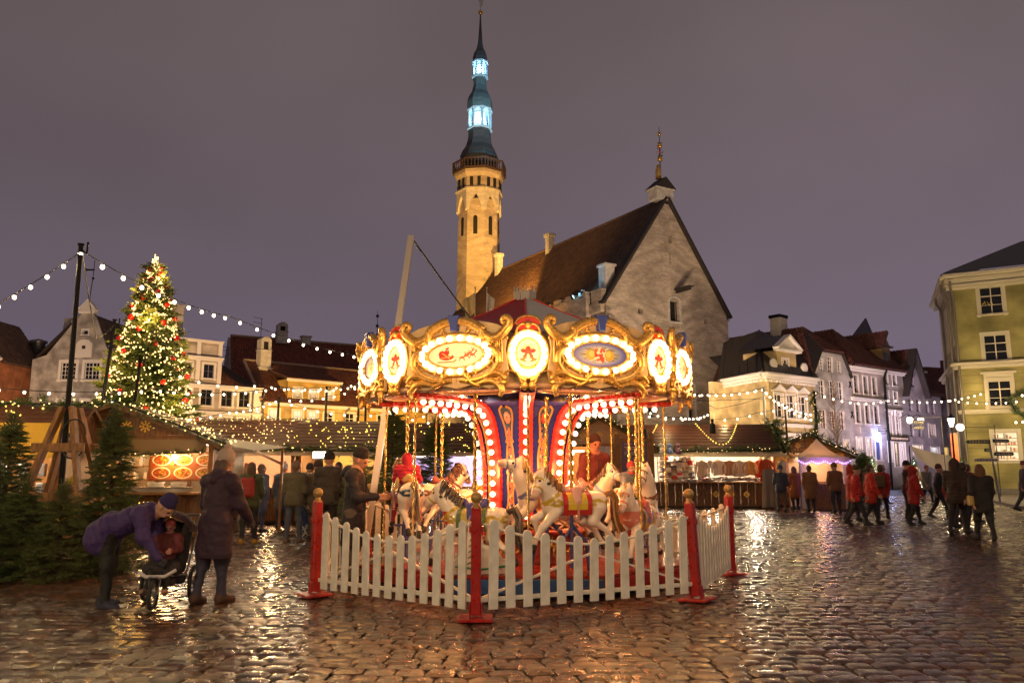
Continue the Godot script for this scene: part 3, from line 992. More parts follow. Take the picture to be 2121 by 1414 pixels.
	for q in [[Vector3(-8.1,16.9,-12.2),Vector3(-1.6,31,-35),Color(1,.74,.34),1250.0,30.0],[Vector3(-8.6,16.6,-21.0),Vector3(-1.5,40,-36),Color(1,.76,.40),520.0,26.0],[Vector3(-7.6,16.9,-2.6),Vector3(-.6,50,-35.5),Color(.55,.85,1),4200.0,8.0],[Vector3(-7.9,16.6,-3.6),Vector3(-6.0,17.8,-1.2),Color(.45,.80,1),9.0,40.0],[Vector3(-8.2,14.4,-7.7),Vector3(-7.3,15.9,-7.0),Color(1,.55,.12),4.5,70.0]]:  # mostly out of view, placed to light tower, spire, roof and chimney
		var fl := G.new()
		var bs := Basis.looking_at((q[1] - q[0]).normalized())
		fl.cham(q[0] - bs.z*-.12,Vector3(.4,.32,.2),.03,bs)
		fl.bar(q[0],Vector3(-7.2,q[0].y - .4,q[0].z),.06,.06)
		var fo := part(t,"floodlight",fl,mt("black_metal"))
		var gf := G.new()
		gf.box(q[0] + bs.z*-.001,Vector3(.34,.26,.02),bs)
		part(fo,"lamp_glass",gf,mt("flood_%s" % q[3],q[2],.4,{"emit": 5.0,"ecol": q[2]}))
		spot("floodlight_beam",q[0] - bs.z*.08,q[1],q[2],q[3],q[4],.7,.2,t)
func house_back(t: Node,f: Transform3D,ww: float,h: float,depth: float,m: Material) -> void:
	var g := G.new()
	g.box(f*Vector3(.2,h/2,-.41 - depth/2),Vector3(.4,h,depth),f.basis)
	g.box(f*Vector3(ww - .2,h/2,-.41 - depth/2),Vector3(.4,h,depth),f.basis)
	g.box(f*Vector3(ww/2,h/2,-.41 - depth),Vector3(ww - .81,h,.4),f.basis)
	part(t,"rear_wall",g,m)
func cornice(t: Node,f: Transform3D,x0: float,x1: float,y: float,s := 1.0,m: Material = null,called := "cornice",dent := false) -> void:
	var g := G.new()
	g.cham(f*Vector3((x0 + x1)/2,y,.14*s),Vector3(x1 - x0 + .2*s,.14*s,.3*s),.03*s,f.basis)
	g.cham(f*Vector3((x0 + x1)/2,y - .15*s,.08*s),Vector3(x1 - x0 + .1*s,.15*s,.18*s),.02*s,f.basis)
	if dent:
		var n := int((x1 - x0)/.32)
		for j in n: g.box(f*Vector3(x0 + (j + .5)*(x1 - x0)/n,y - .30*s,.10),Vector3(.14,.14,.16),f.basis)
	part(t,called,g,m if m else mt("white_trim"))
func lit(key: String,c: Color,e: float) -> Material:
	if not texs.has("lit"):
		var im := Image.create(64,96,false,Image.FORMAT_RGB8)
		var r := RandomNumberGenerator.new()
		r.seed = 3
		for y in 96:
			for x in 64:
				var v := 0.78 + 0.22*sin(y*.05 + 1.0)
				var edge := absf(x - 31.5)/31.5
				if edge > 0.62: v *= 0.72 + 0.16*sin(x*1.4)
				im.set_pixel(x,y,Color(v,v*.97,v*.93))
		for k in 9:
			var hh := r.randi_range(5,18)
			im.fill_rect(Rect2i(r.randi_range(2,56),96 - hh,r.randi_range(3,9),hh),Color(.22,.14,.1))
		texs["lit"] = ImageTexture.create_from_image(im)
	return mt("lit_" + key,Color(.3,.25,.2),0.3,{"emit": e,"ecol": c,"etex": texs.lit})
func left_houses() -> void:
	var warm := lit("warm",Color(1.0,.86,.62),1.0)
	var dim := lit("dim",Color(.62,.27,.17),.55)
	var o := {}
	var t := thing("gabled_house","orange plastered gabled house with a lit round window, cut by the left edge","house")
	var f := frame_at(Vector2(-49.1,66),Vector2(-42.6,66))
	var om := plaster("plaster_orange",Color(.38,.13,.045))
	facade(t,f,PackedVector2Array([Vector2(0,0),Vector2(6.2,0),Vector2(6.2,10.6),Vector2(5.3,11.4),Vector2(3.35,14.6),Vector2(2.9,14.6),Vector2(0,9.8)]),om,[[4.05,11.1,.95,.55,{"pane": warm,"tw": .16,"cols": 1,"rows": 1}]])
	house_back(t,f,6.2,10.35,7,om)
	var g := G.new()
	g.bar(f*Vector3(3.1,14.75,.02),f*Vector3(5.4,11.35,.02),.5,.18); g.bar(f*Vector3(3.15,14.75,.02),f*Vector3(-.1,9.7,.02),.5,.18)
	g.bar(f*Vector3(5.35,11.45,.02),f*Vector3(6.3,10.6,.02),.5,.18)
	part(t,"gable_coping",g,mt("white_trim"))
	roof_tiles(t,f*Vector3(6.3,10.4,-.3),f*Vector3(6.3,10.4,-7),f*Vector3(3.2,14.5,-7),f*Vector3(3.2,14.5,-.3),mt("roof_tile_dark"),.4,.3)
	t = thing("gabled_house","grey white curved-gable house with shuttered hatch and weathervane, behind the tall Christmas tree","house")
	f = frame_at(Vector2(-42.26,70),Vector2(-35.02,70))
	var wm := plaster("plaster_grey",Color(.46,.42,.37))
	var hol := [[2.98,10.1,1.3,1.5,{"cols": 4,"rows": 4,"tw": .24}],[5.07,10.1,1.3,1.5,{"cols": 4,"rows": 4,"tw": .24}],[2.98,6.6,1.3,1.7,{"cols": 4,"rows": 4,"tw": .24}],[5.07,6.6,1.3,1.7,{"cols": 4,"rows": 4,"tw": .24}],[4.2,13.56,.5,.42,{"cols": 1,"rows": 1,"tw": .12}]]
	facade(t,f,PackedVector2Array([Vector2(-.3,0),Vector2(7.9,0),Vector2(7.9,10.4),Vector2(7.0,10.7),Vector2(6.1,12.4),Vector2(5.2,14.6),Vector2(4.78,15.3),Vector2(3.72,15.3),Vector2(3.2,14.6),Vector2(2.0,13.0),Vector2(.9,11.5),Vector2(-.3,11.1)]),wm,hol)
	house_back(t,f,7.6,10.5,8,wm)
	g = G.new()
	g.cham(f*Vector3(4.25,15.45,-.1),Vector3(1.5,.3,.7),.05,f.basis)
	g.extrude(PackedVector2Array([Vector2(3.4,15.6),Vector2(5.1,15.6),Vector2(4.25,16.55)]),-.45,.25,f)
	part(t,"gable_top",g,mt("white_trim"))
	g = G.new()
	g.tube([f*Vector3(4.25,16.4,-.1),f*Vector3(4.4,18.6,-.1)],.035,5)
	g.box(f*Vector3(4.1,19.3,-.1),Vector3(.75,.14,.04),f.basis); g.tube([f*Vector3(4.4,18.6,-.1),f*Vector3(4.45,20.2,-.1)],.03,5); g.ball(f*Vector3(4.42,18.5,-.1),Vector3.ONE*.12)
	g.extrude(PackedVector2Array([Vector2(3.6,19.1),Vector2(3.9,19.3),Vector2(3.6,19.5)]),-.12,-.08,f)
	part(t,"weathervane",g,mt("black_metal"))
	g = G.new()
	g.extrude(PackedVector2Array([Vector2(3.5,11.3),Vector2(4.9,11.3),Vector2(4.9,12.5),Vector2(4.6,12.85),Vector2(4.2,12.95),Vector2(3.8,12.85),Vector2(3.5,12.5)]),0.0,.07,f)
	for k in 7: g.bar(f*Vector3(3.55,11.5 + k*.19,.085),f*Vector3(4.2,11.42 + k*.19,.085),.03,.02); g.bar(f*Vector3(4.85,11.5 + k*.19,.085),f*Vector3(4.2,11.42 + k*.19,.085),.03,.02)
	var sh := part(t,"hatch",g,mt("white_trim"))
	g = G.new()
	g.box(f*Vector3(4.2,12.2,.09),Vector3(.3,.3,.03),f.basis)
	part(sh,"opening",g,mt("dark_void"))
	var sr := []
	for j in 11: sr.append(f*Vector3(4.2 + cos(PI*j/10)*.85,12.5 + sin(PI*j/10)*.62,.03))
	g = G.new()
	g.tube(sr,.11,5); g.bar(f*Vector3(3.35,12.5,.03),f*Vector3(3.35,11.2,.03),.2,.12); g.bar(f*Vector3(5.05,12.5,.03),f*Vector3(5.05,11.2,.03),.2,.12)
	part(sh,"surround",g,mt("stone_trim",Color(.3,.27,.24),.8))
	roof_tiles(t,f*Vector3(-.5,11.0,-8),f*Vector3(-.5,11.0,-.2),f*Vector3(3.4,15.1,-.2),f*Vector3(3.4,15.1,-8),mt("roof_tile_dark"),.4,.3)
	roof_tiles(t,f*Vector3(8.0,10.4,-.2),f*Vector3(8.0,10.4,-8),f*Vector3(4.8,15.1,-8),f*Vector3(4.8,15.1,-.2),mt("roof_tile_dark"),.4,.3,true,"roof_side")
	g = G.new()
	g.box(f*Vector3(.2,14.4,-5),Vector3(1.2,2.6,1.0),f.basis)
	part(t,"chimney",g,mt("lime_white"))
	g = G.new()
	g.lathe([Vector2(.01,11.9),Vector2(.6,11.9),Vector2(.6,13.0),Vector2(.75,13.05),Vector2(.75,13.25),Vector2(.1,13.45),Vector2(.01,13.45)],10,Transform3D(Basis(),f*Vector3(-1.7,0,-3)))
	part(t,"roof_vent",g,mt("grey_metal"))
	t = thing("low_house","low dark-roofed house squeezed between the orange and the grey gables","house")
	f = frame_at(Vector2(-47.5,74),Vector2(-42.0,74))
	g = G.new()
	g.box(f*Vector3(2.2,5,-2),Vector3(6.4,10,4),f.basis)
	part(t,"wall",g,plaster("plaster_dark",Color(.16,.11,.07)))
	roof_tiles(t,f*Vector3(-.3,10,.3),f*Vector3(6.2,10,.3),f*Vector3(6.2,12.4,-2),f*Vector3(-.3,12.4,-2),mt("roof_tile_dark"),.4,.3)
	t = thing("town_house","beige classical town house with attic parapet, left of the yellow house","house")
	f = frame_at(Vector2(-35.18,84),Vector2(-28.44,90))
	var bm := plaster("plaster_beige",Color(.50,.42,.32))
	o = {"tw": .22,"cols": 2,"rows": 2,"frame": mt("grey_frame",Color(.2,.19,.18),.6)}
	var od := o.duplicate(); od.pane = dim; od.rows = 4
	var ws := []
	for x in [.54,2.95,-1.8,-4.1]: ws.append([x,12.0,1.12,1.5,o])
	for x in [-4.1,-1.8,.6,2.87,5.1,7.1]:
		ws.append([x,9.15,1.22,1.7,o])
		ws.append([x,6.0,1.15,2.1,od])
		ws.append([x,2.6,1.15,2.1,od])
	facade(t,f,PackedVector2Array([Vector2(-6,0),Vector2(9.05,0),Vector2(9.05,10.3),Vector2(4.3,10.5),Vector2(4.3,15.2),Vector2(-6,15.2)]),bm,ws)
	house_back(t,f,4.2,15,7,bm)
	cornice(t,f,-6,4.3,15.3,1.0); cornice(t,f,-6,4.3,13.45,1.5); cornice(t,f,-6,9.05,10.45,1.4,null,"cornice"); cornice(t,f,-6,9.05,7.6,1.2,null,"string_course")
	for x in [-.6,1.75,4.1]:
		g = G.new()
		g.box(f*Vector3(x,14.35,.05),Vector3(.4,1.5,.1),f.basis); g.box(f*Vector3(x,12.0,.05),Vector3(.42,2.6,.1),f.basis)
		part(t,"pilaster",g,mt("white_trim"))
	for x in [.6,2.95]:
		g = G.new()
		g.cham(f*Vector3(x,14.35,.04),Vector3(1.5,1.0,.08),.03,f.basis)
		part(t,"attic_panel",g,plaster("plaster_pale",Color(.56,.49,.40)))
	g = G.new()
	g.box(f*Vector3(8.6,5,.05),Vector3(.9,10,.12),f.basis)
	part(t,"corner_pier",g,mt("white_trim"))
	for x in [7.95,9.25]:
		g = G.new()
		g.tube([f*Vector3(x,0,.2),f*Vector3(x,9.6,.2),f*Vector3(x + .2,10.2,.3)],.09,6)
		part(t,"drainpipe",g,mt("grey_metal"))
	roof_tiles(t,f*Vector3(4.35,10.5,.3),f*Vector3(9.3,10.4,.3),f*Vector3(9.0,11.0,-4),f*Vector3(4.35,14.4,-4),mt("roof_tile_brown",Color(.13,.045,.022),.65,{"vc": true}),.36,.3)
	g = G.new()
	g.box(f*Vector3(-.1,17.2,-3),Vector3(1.7,4.4,1.0),f.basis); g.cham(f*Vector3(-.1,19.3,-3),Vector3(2.0,.25,1.3),.05,f.basis)
	part(t,"chimney",g,mt("lime_white"))
	g = G.new()
	for x in [4.7,6.2]: g.bar(f*Vector3(x,13.6,-3),f*Vector3(x,15.3,-3),.05,.05)
	for y in [14.2,14.9,15.3]: g.bar(f*Vector3(4.7,y,-3),f*Vector3(6.2,y,-3),.05,.05)
	part(t,"roof_railing",g,mt("black_metal"))
	t = thing("town_house","long yellow house with lit windows, wide roof dormer and brown tiled roof","house")
	f = frame_at(Vector2(-28.22,90),Vector2(-11.32,106))
	var ym := plaster("plaster_yellow",Color(.62,.40,.10))
	o = {"tw": .2,"cols": 2,"rows": 3,"frame": mt("white_trim")}
	var ol := o.duplicate(); ol.pane = warm
	ws = []
	for q in [[1.47,1],[4.44,1],[6.4,1],[8.5,0],[11.47,0],[16.1,0],[19.4,0]]:
		ws.append([q[0],7.25,1.22,1.95,ol if q[1] else o])
		ws.append([q[0],3.6,1.22,1.95,ol if q[1] else o])
	facade(t,f,PackedVector2Array([Vector2(0.2,0),Vector2(23.3,0),Vector2(23.3,8.85),Vector2(0.2,8.85)]),ym,ws)
	house_back(t,f,23,8.6,9,ym)
	cornice(t,f,0.2,23.3,8.95,1.3)
	for x in [3.0,9.95,18]:
		g = G.new()
		g.box(f*Vector3(x,4.4,.04),Vector3(.5,8.6,.1),f.basis)
		part(t,"pilaster",g,plaster("plaster_cream",Color(.62,.46,.22)))
	ws = []
	for x in [4.48,6.57,8.65]: ws.append([x,10.35,1.1,1.15,{"tw": .14,"cols": 2,"rows": 2,"pane": warm}])
	facade(t,f*Transform3D(Basis(),Vector3(0,0,-.3)),PackedVector2Array([Vector2(3.2,8.9),Vector2(10.15,8.9),Vector2(10.15,11.85),Vector2(3.2,11.85)]),ym,ws,"dormer_wall")
	g = G.new()
	g.box(f*Vector3(3.4,10.4,-2.2),Vector3(.4,3.0,3.6),f.basis); g.box(f*Vector3(9.95,10.4,-2.2),Vector3(.4,3.0,3.6),f.basis)
	part(t,"dormer_side",g,ym)
	cornice(t,f*Transform3D(Basis(),Vector3(0,0,-.3)),3.0,10.3,11.9,1.0,null,"dormer_cornice")
	var rb := mt("roof_tile_brown")
	roof_tiles(t,f*Vector3(2.9,11.95,-.1),f*Vector3(10.4,11.95,-.1),f*Vector3(10.6,13.2,-4),f*Vector3(2.4,13.2,-4),rb,.36,.3,true,"dormer_roof")
	roof_tiles(t,f*Vector3(-.4,9.05,.4),f*Vector3(23.6,9.05,.4),f*Vector3(23.6,14.4,-6.6),f*Vector3(.6,14.4,-6.6),rb,.40,.32)
	g = G.new()
	for j in 40: g.tube([f*Vector3(.5 + j*.57,14.48,-6.6),f*Vector3(.5 + j*.57 + .6,14.5,-6.6)],[.22,.18],6)
	g.tube([f*Vector3(.55,14.4,-6.55),f*Vector3(-.3,9.2,.3)],.2,6)
	part(t,"ridge_tiles",g,mt("ridge_pale",Color(.36,.26,.18),.7)).set_meta("kind","stuff")
	for q in [[2.6,15.4,-5.6]]: hooded_chimney(t,f,q[0],13.2,q[2],1.35,4.0)
	for x in [10.6]:
		g = G.new()
		g.tube([f*Vector3(x,0,.2),f*Vector3(x,7.9,.2),f*Vector3(x + .1,8.5,.55),f*Vector3(x + .5,8.8,.5)],.11,6)
		part(t,"drainpipe",g,mt("grey_metal"))
	t = thing("large_house","house behind with a huge red tiled roof and two pale ridge chimneys","house")
	f = frame_at(Vector2(-40.15,112),Vector2(-14.5,127))
	roof_tiles(t,f*Vector3(-.3,11.0,5.0),f*Vector3(30,11.0,5.0),f*Vector3(30,20.2,0),f*Vector3(0,20.2,0),mt("roof_tile_red",Color(.17,.042,.018),.65,{"vc": true}),.42,.34)
	var gw := frame_at(Vector2(-42.5,113),Vector2(-40.15,112))
	g = G.new()
	g.box(f*Vector3(15,5.4,0),Vector3(30,10.8,9.2),f.basis)
	g.extrude(PackedVector2Array([Vector2(-5,10.8),Vector2(4.9,10.8),Vector2(0,20.0)]),0,.35,Transform3D(Basis(f.basis.z,Vector3.UP,-f.basis.x),f.origin))
	part(t,"wall",g,wm)
	g = G.new()
	for j in 54: g.tube([f*Vector3(j*.56,20.3,0),f*Vector3(j*.56 + .6,20.32,0)],[.22,.18],6)
	part(t,"ridge_tiles",g,mt("ridge_pale")).set_meta("kind","stuff")
	g = G.new()
	g.box(f*Vector3(0.3,17.5,.6),Vector3(.3,1.3,.5),f.basis)
	part(t,"window",g,mt("dark_void"))
	hooded_chimney(t,f,7.2,19.6,0,1.5,2.9)
	g = G.new()
	g.box(f*Vector3(10.8,20.4,0),Vector3(1.3,1.3,1),f.basis); g.cham(f*Vector3(10.8,21.0,0),Vector3(1.6,.25,1.3),.05,f.basis)
	part(t,"chimney",g,mt("lime_white"))
	g = G.new()
	g.tube([f*Vector3(4.2,19.9,0),f*Vector3(4.2,23.2,0)],.04,5)
	for y in [23.1,22.4,21.6]: g.tube([f*Vector3(3.0,y + .15,0),f*Vector3(4.4,y,0)],.03,4)
	part(t,"antenna",g,mt("black_metal"))
	g = G.new()
	g.tube([w(-21.5,19,125),w(-21.5,26.5,125)],[.09,.03],5)
	for y in [22.5,24.0,25.6]: g.ball(w(-21.5,y,125),Vector3.ONE*.26,8,6)
	g.lathe([Vector2(1.0,17),Vector2(.7,18.5),Vector2(.2,19.6),Vector2(.02,20)],8,Transform3D(Basis(),w(-21.5,0,125)))
	part(t,"spirelet",g,mt("black_metal"))
	t = thing("low_house","low house with a glowing white chimney beside the town hall's roof edge","house")
	f = frame_at(Vector2(-14.5,98),Vector2(-10.5,100))
	g = G.new()
	g.box(f*Vector3(2,7,-2),Vector3(4.4,14,4),f.basis)
	part(t,"wall",g,ym)
	g = G.new()
	g.box(f*Vector3(3.05,16.0,-1),Vector3(.85,4.4,.85),f.basis); g.cham(f*Vector3(3.05,18.1,-1),Vector3(1.0,.2,1.0),.05,f.basis)
	part(t,"chimney",g,mt("lime_white"))
	spot("unseen_chimney_flood",f*Vector3(1.2,14.2,3.4),f*Vector3(3.05,17,-1),Color(1,.8,.5),38.0,24.0,.6,.2,t)  # unseen lamp, set here to brighten the white chimney
	g = G.new()
	g.cham(f*Vector3(1.2,14.15,3.42),Vector3(.4,.25,.4),.04)
	part(t,"floodlight",g,mt("black_metal"))
func hooded_chimney(t: Node,f: Transform3D,x: float,y: float,z: float,s: float,h: float) -> void:
	var g := G.new()
	g.cham(f*Vector3(x,y + .25,z),Vector3(s*1.25,.5,s*1.1),.06,f.basis)
	g.box(f*Vector3(x,y + h*.35,z),Vector3(s,h*.55,s*.9),f.basis)
	g.cham(f*Vector3(x,y + h*.63,z),Vector3(s*1.12,.14,s),.03,f.basis)
	for q in [-1,1]: g.box(f*Vector3(x + q*s*.37,y + h*.8,z),Vector3(s*.24,h*.32,s*.85),f.basis)
	var arc := PackedVector2Array()
	for j in 9: arc.append(Vector2(x + cos(PI*j/8)*s*.5,y + h*.9 + sin(PI*j/8)*s*.42))
	g.extrude(arc,z - s*.42,z + s*.42,f)
	var o := part(t,"chimney",g,mt("lime_white"))
	g = G.new()
	g.box(f*Vector3(x,y + h*.78,z - .02),Vector3(s*.5,h*.26,s*.5),f.basis)
	part(o,"flue",g,mt("dark_void"))
func right_houses() -> void:
	var warm := lit("warm",Color(1.0,.86,.62),1.0)
	var gold := lit("gold",Color(1.0,.66,.2),.9)
	var cool := lit("cool",Color(.82,.90,1.0),1.1)
	var redp := mt("red_reflection_pane",Color(.16,.06,.045),.25)  # reddish reflection put into the pane colour
	var gfr := mt("grey_frame",Color(.2,.19,.18),.6)
	var tin := mt("tin_roof",Color(.05,.042,.04),.42,{"metal": .3,"tex": noise_tex("plaster",0.008,0.78,1.0,6),"tri": .7,"bump": .8,"btex": noise_tex("fine",0.06,0.0,1.0,5)})
	var rd := mt("roof_tile_dusk",Color(.085,.026,.018),.7,{"vc": true})
	var g := G.new()
	var t := thing("corner_house","pale yellow corner house with grey tin mansard roof and pedimented dormer","house")
	var f := frame_at(Vector2(17.15,53.96),Vector2(21.98,57.76))
	var ym := plaster("plaster_butter",Color(.60,.46,.22))
	var o := {"tw": .13,"cols": 2,"rows": 3,"head": 1}
	var ws := [[1.62,5.85,1.0,1.6,o],[3.10,5.85,1.0,1.6,o],[4.56,5.85,1.0,1.6,o]]
	for x in [1.62,3.1,4.6]: ws.append([x,2.9,.9,1.5,{"tw": .13,"cols": 2,"rows": 3}])
	facade(t,f,PackedVector2Array([Vector2(0,0),Vector2(6.14,0),Vector2(6.14,7.9),Vector2(0,7.9)]),ym,ws)
	var fl := frame_at(Vector2(15.64,58.5),Vector2(17.15,53.96))
	facade(t,fl,PackedVector2Array([Vector2(0,0),Vector2(4.78,0),Vector2(4.78,7.9),Vector2(0,7.9)]),ym,[])
	g.box(f*Vector3(3,3.9,-4.6),Vector3(5.6,7.8,.4),f.basis)
	g.box(f*Vector3(5.9,3.9,-2.6),Vector3(.4,7.8,4),f.basis)
	part(t,"rear_wall",g,ym)
	cornice(t,f,0,6.2,7.95,1.5,mt("white_trim"),"cornice",true)
	cornice(t,fl,0,4.78,7.95,1.5,mt("white_trim"),"cornice",true)
	cornice(t,f,0,6.1,4.6,.8,null,"string_course")
	cornice(t,f,0,6.1,3.95,.7,null,"string_course")
	g = G.new()
	var pk := w(18.9,12.0,60.0)
	g.face([fl*Vector3(-.3,8.1,.3),fl*Vector3(4.98,8.1,.3),pk,w(17.75,12.0,66)],Vector3(-1,.6,.4))
	g.face([f*Vector3(-.3,8.1,.35),f*Vector3(6.3,8.1,.3),w(22.5,10.6,60.5),pk],Vector3(.3,.6,1))
	for k in 5:
		g.bar(fl*Vector3(k*1.0 + .4,8.15,.3),w(17.75,12.02,66).lerp(pk,(k*1.0 + .4)/4.78),.05,.06)
	for k in 5: g.bar(f*Vector3(k*1.3 + .4,8.15,.33),pk.lerp(w(22.5,10.62,60.5),(k*1.3 + .4)/6.3),.05,.06)
	g.bar(fl*Vector3(4.98,8.12,.3),pk,.12,.1)
	part(t,"roof",g,tin)
	var fd := f*Transform3D(Basis(),Vector3(0,0,-.25))
	facade(t,fd,PackedVector2Array([Vector2(2.1,7.8),Vector2(4.45,7.8),Vector2(4.45,9.75),Vector2(2.1,9.75)]),ym,[[3.05,8.6,.75,1.3,{"tw": .1,"cols": 2,"rows": 3}]],"dormer_wall")
	g = G.new()
	g.box(fd*Vector3(2.25,8.8,-1.6),Vector3(.3,2,2.4),f.basis); g.box(fd*Vector3(4.3,8.8,-1.6),Vector3(.3,2,2.4),f.basis)
	part(t,"dormer_side",g,ym)
	g = G.new()
	g.cham(fd*Vector3(3.28,9.85,.12),Vector3(2.9,.22,.5),.04,f.basis)
	g.extrude(PackedVector2Array([Vector2(1.9,9.96),Vector2(4.66,9.96),Vector2(3.28,10.85)]),-.1,.1,fd)
	g.bar(fd*Vector3(1.75,9.95,.15),fd*Vector3(3.28,10.95,.15),.5,.12); g.bar(fd*Vector3(4.8,9.95,.15),fd*Vector3(3.28,10.95,.15),.5,.12)
	part(t,"dormer_pediment",g,mt("white_trim"))
	g = G.new()
	g.face([fd*Vector3(1.75,10.0,.1),fd*Vector3(3.28,11.0,.1),fd*Vector3(3.28,11.0,-3),fd*Vector3(1.75,10.0,-3)],Vector3(-.5,1,0))
	g.face([fd*Vector3(4.8,10.0,.1),fd*Vector3(3.28,11.0,.1),fd*Vector3(3.28,11.0,-3),fd*Vector3(4.8,10.0,-3)],Vector3(.5,1,0))
	part(t,"dormer_roof",g,tin)
	for x in [1.4,5.2]:
		g = G.new()
		g.lathe([Vector2(.01,0),Vector2(.4,.02),Vector2(.4,.16),Vector2(.28,.2),Vector2(.01,.2)],10,Transform3D(f.basis*Basis(Vector3.RIGHT,PI/2),f*Vector3(x,8.75,-.2)))
		part(t,"oval_dormer",g,mt("white_trim"))
	t = thing("wing_house","yellow rear wing with white cornice, half hidden by the town hall's corner","house")
	g = G.new()
	var fw := frame_at(Vector2(18.75,68),Vector2(23.0,68))
	g.box(fw*Vector3(2.6,4.8,-2),Vector3(6,9.6,4),fw.basis)
	g.extrude(PackedVector2Array([Vector2(-.4,9.6),Vector2(4.6,9.6),Vector2(4.4,12.0)]),0,.3,fw)
	part(t,"wall",g,ym)
	cornice(t,fw,-.4,5.6,9.75,1.3)
	g = G.new()
	g.face([fw*Vector3(-.8,9.9,.4),fw*Vector3(4.4,12.3,.4),fw*Vector3(4.4,12.5,-4),fw*Vector3(-.8,11.6,-4)],Vector3(-.4,1,.4))
	part(t,"roof",g,tin)
	t = thing("town_house","white house with clipped gable, arched attic windows and X-shaped wall anchors","house")
	f = frame_at(Vector2(21.98,57.76),Vector2(26.0,60.93))
	var wm := plaster("plaster_white",Color(.60,.56,.55))
	o = {"tw": 0.0,"cols": 2,"rows": 3}
	var orr := o.duplicate(); orr.pane = redp
	var og := {"tw": .1,"cols": 2,"rows": 2,"pane": gold}
	ws = [[1.22,9.16,.62,1.0,{"tw": 0.0,"cols": 2,"rows": 4}],[2.42,9.26,.84,1.25,{"tw": 0.0,"cols": 3,"rows": 4}],[3.69,9.14,.62,1.0,{"tw": 0.0,"cols": 2,"rows": 4}]]
	for x in [1.11,2.36,3.64]:
		ws.append([x,7.33,.78,1.45,o]); ws.append([x,5.12,.78,1.43,orr])
	ws.append([.75,3.2,.8,.95,og]); ws.append([3.97,3.03,.75,1.25,og])
	facade(t,f,PackedVector2Array([Vector2(0,0),Vector2(5.12,0),Vector2(5.12,8.6),Vector2(4.02,10.25),Vector2(1.34,10.25),Vector2(0,8.35)]),wm,ws)
	house_back(t,f,5.1,8.3,7,wm)
	for q in [[-.02,8.0],[5.0,7.9],[5.0,5.6],[4.8,2.9]]:
		g = G.new()
		g.bar(f*Vector3(q[0] - .18,q[1] - .25,.05),f*Vector3(q[0] + .18,q[1] + .25,.05),.05,.05); g.bar(f*Vector3(q[0] + .18,q[1] - .25,.08),f*Vector3(q[0] - .18,q[1] + .25,.08),.05,.05)
		part(t,"wall_anchor",g,mt("black_metal"))
	roof_tiles(t,f*Vector3(1.2,10.25,.2),f*Vector3(4.15,10.25,.2),f*Vector3(2.7,12.4,-2.2),f*Vector3(2.5,12.4,-2.2),rd,.32,.28,true,"roof_front")
	roof_tiles(t,f*Vector3(-.2,8.2,-9),f*Vector3(-.2,8.2,.2),f*Vector3(2.5,12.4,-2.2),f*Vector3(2.5,12.4,-9),rd,.32,.28)
	roof_tiles(t,f*Vector3(5.3,8.5,.2),f*Vector3(5.3,8.5,-9),f*Vector3(2.7,12.4,-9),f*Vector3(2.7,12.4,-2.2),rd,.32,.28,true,"roof_side")
	g = G.new()
	g.face([f*Vector3(-.2,8.2,.2),f*Vector3(1.25,10.3,.2),f*Vector3(2.5,12.4,-2.2)],Vector3(-1,1,1)); g.face([f*Vector3(5.3,8.5,.2),f*Vector3(4.1,10.3,.2),f*Vector3(2.7,12.4,-2.2)],Vector3(1,1,1))
	part(t,"roof_hip",g,tin)
	g = G.new()
	g.box(f*Vector3(2.6,12.5,-4.3),Vector3(1.05,1.9,.9),f.basis)
	var chm := part(t,"chimney",g,mt("lime_white"))
	g = G.new()
	g.box(f*Vector3(2.6,13.55,-4.3),Vector3(1.2,.25,1.0),f.basis)
	part(chm,"cowl",g,mt("black_metal"))
	t = thing("town_house","pale pink house with tall paired windows and blue lit entrance door","house")
	f = frame_at(Vector2(26.0,60.93),Vector2(29.86,63.97))
	var pm := plaster("plaster_pink",Color(.55,.46,.45))
	o = {"tw": .1,"cols": 2,"rows": 3,"frame": gfr}
	var ocl := {"tw": .1,"cols": 2,"rows": 4,"pane": cool}
	var door_o := {"tw": .12,"cols": 2,"rows": 2,"pane": mt("blue_door",Color(.05,.07,.2),.4),"frame": mt("blue_frame",Color(.05,.06,.16),.5)}
	ws = []
	for x in [.82,2.25,3.62]:
		ws.append([x,8.03,.66,1.38,o]); ws.append([x,5.74,.70,1.42,o])
	ws.append([.75,3.15,.75,1.5,ocl]); ws.append([2.19,3.15,.75,1.5,ocl]); ws.append([3.56,3.05,.8,1.6,door_o])
	facade(t,f,PackedVector2Array([Vector2(0,0),Vector2(4.92,0),Vector2(4.92,9.3),Vector2(0,9.3)]),pm,ws)
	house_back(t,f,4.9,9.2,7,pm)
	cornice(t,f,0,4.92,9.35,1.4); cornice(t,f,0,4.92,6.95,.9,null,"string_course")
	for x in [1.4,2.95]:
		g = G.new(); g.cham(f*Vector3(x,4.5,.03),Vector3(.9,.5,.06),.02,f.basis); part(t,"wall_panel",g,plaster("plaster_white",Color(.6,.56,.55)))
	g = G.new()
	g.tube([f*Vector3(4.95,0,.2),f*Vector3(4.95,8.8,.2),f*Vector3(4.85,9.4,.5)],.09,6)
	part(t,"drainpipe",g,mt("black_metal"))
	roof_tiles(t,f*Vector3(-.2,9.45,.5),f*Vector3(5.1,9.45,.5),f*Vector3(2.6,12.8,-2.6),f*Vector3(2.4,12.8,-2.6),rd,.34,.28)
	roof_tiles(t,f*Vector3(-.2,9.45,-9),f*Vector3(-.2,9.45,.5),f*Vector3(2.4,12.8,-2.6),f*Vector3(2.4,12.8,-9),rd,.34,.28,true,"roof_left")
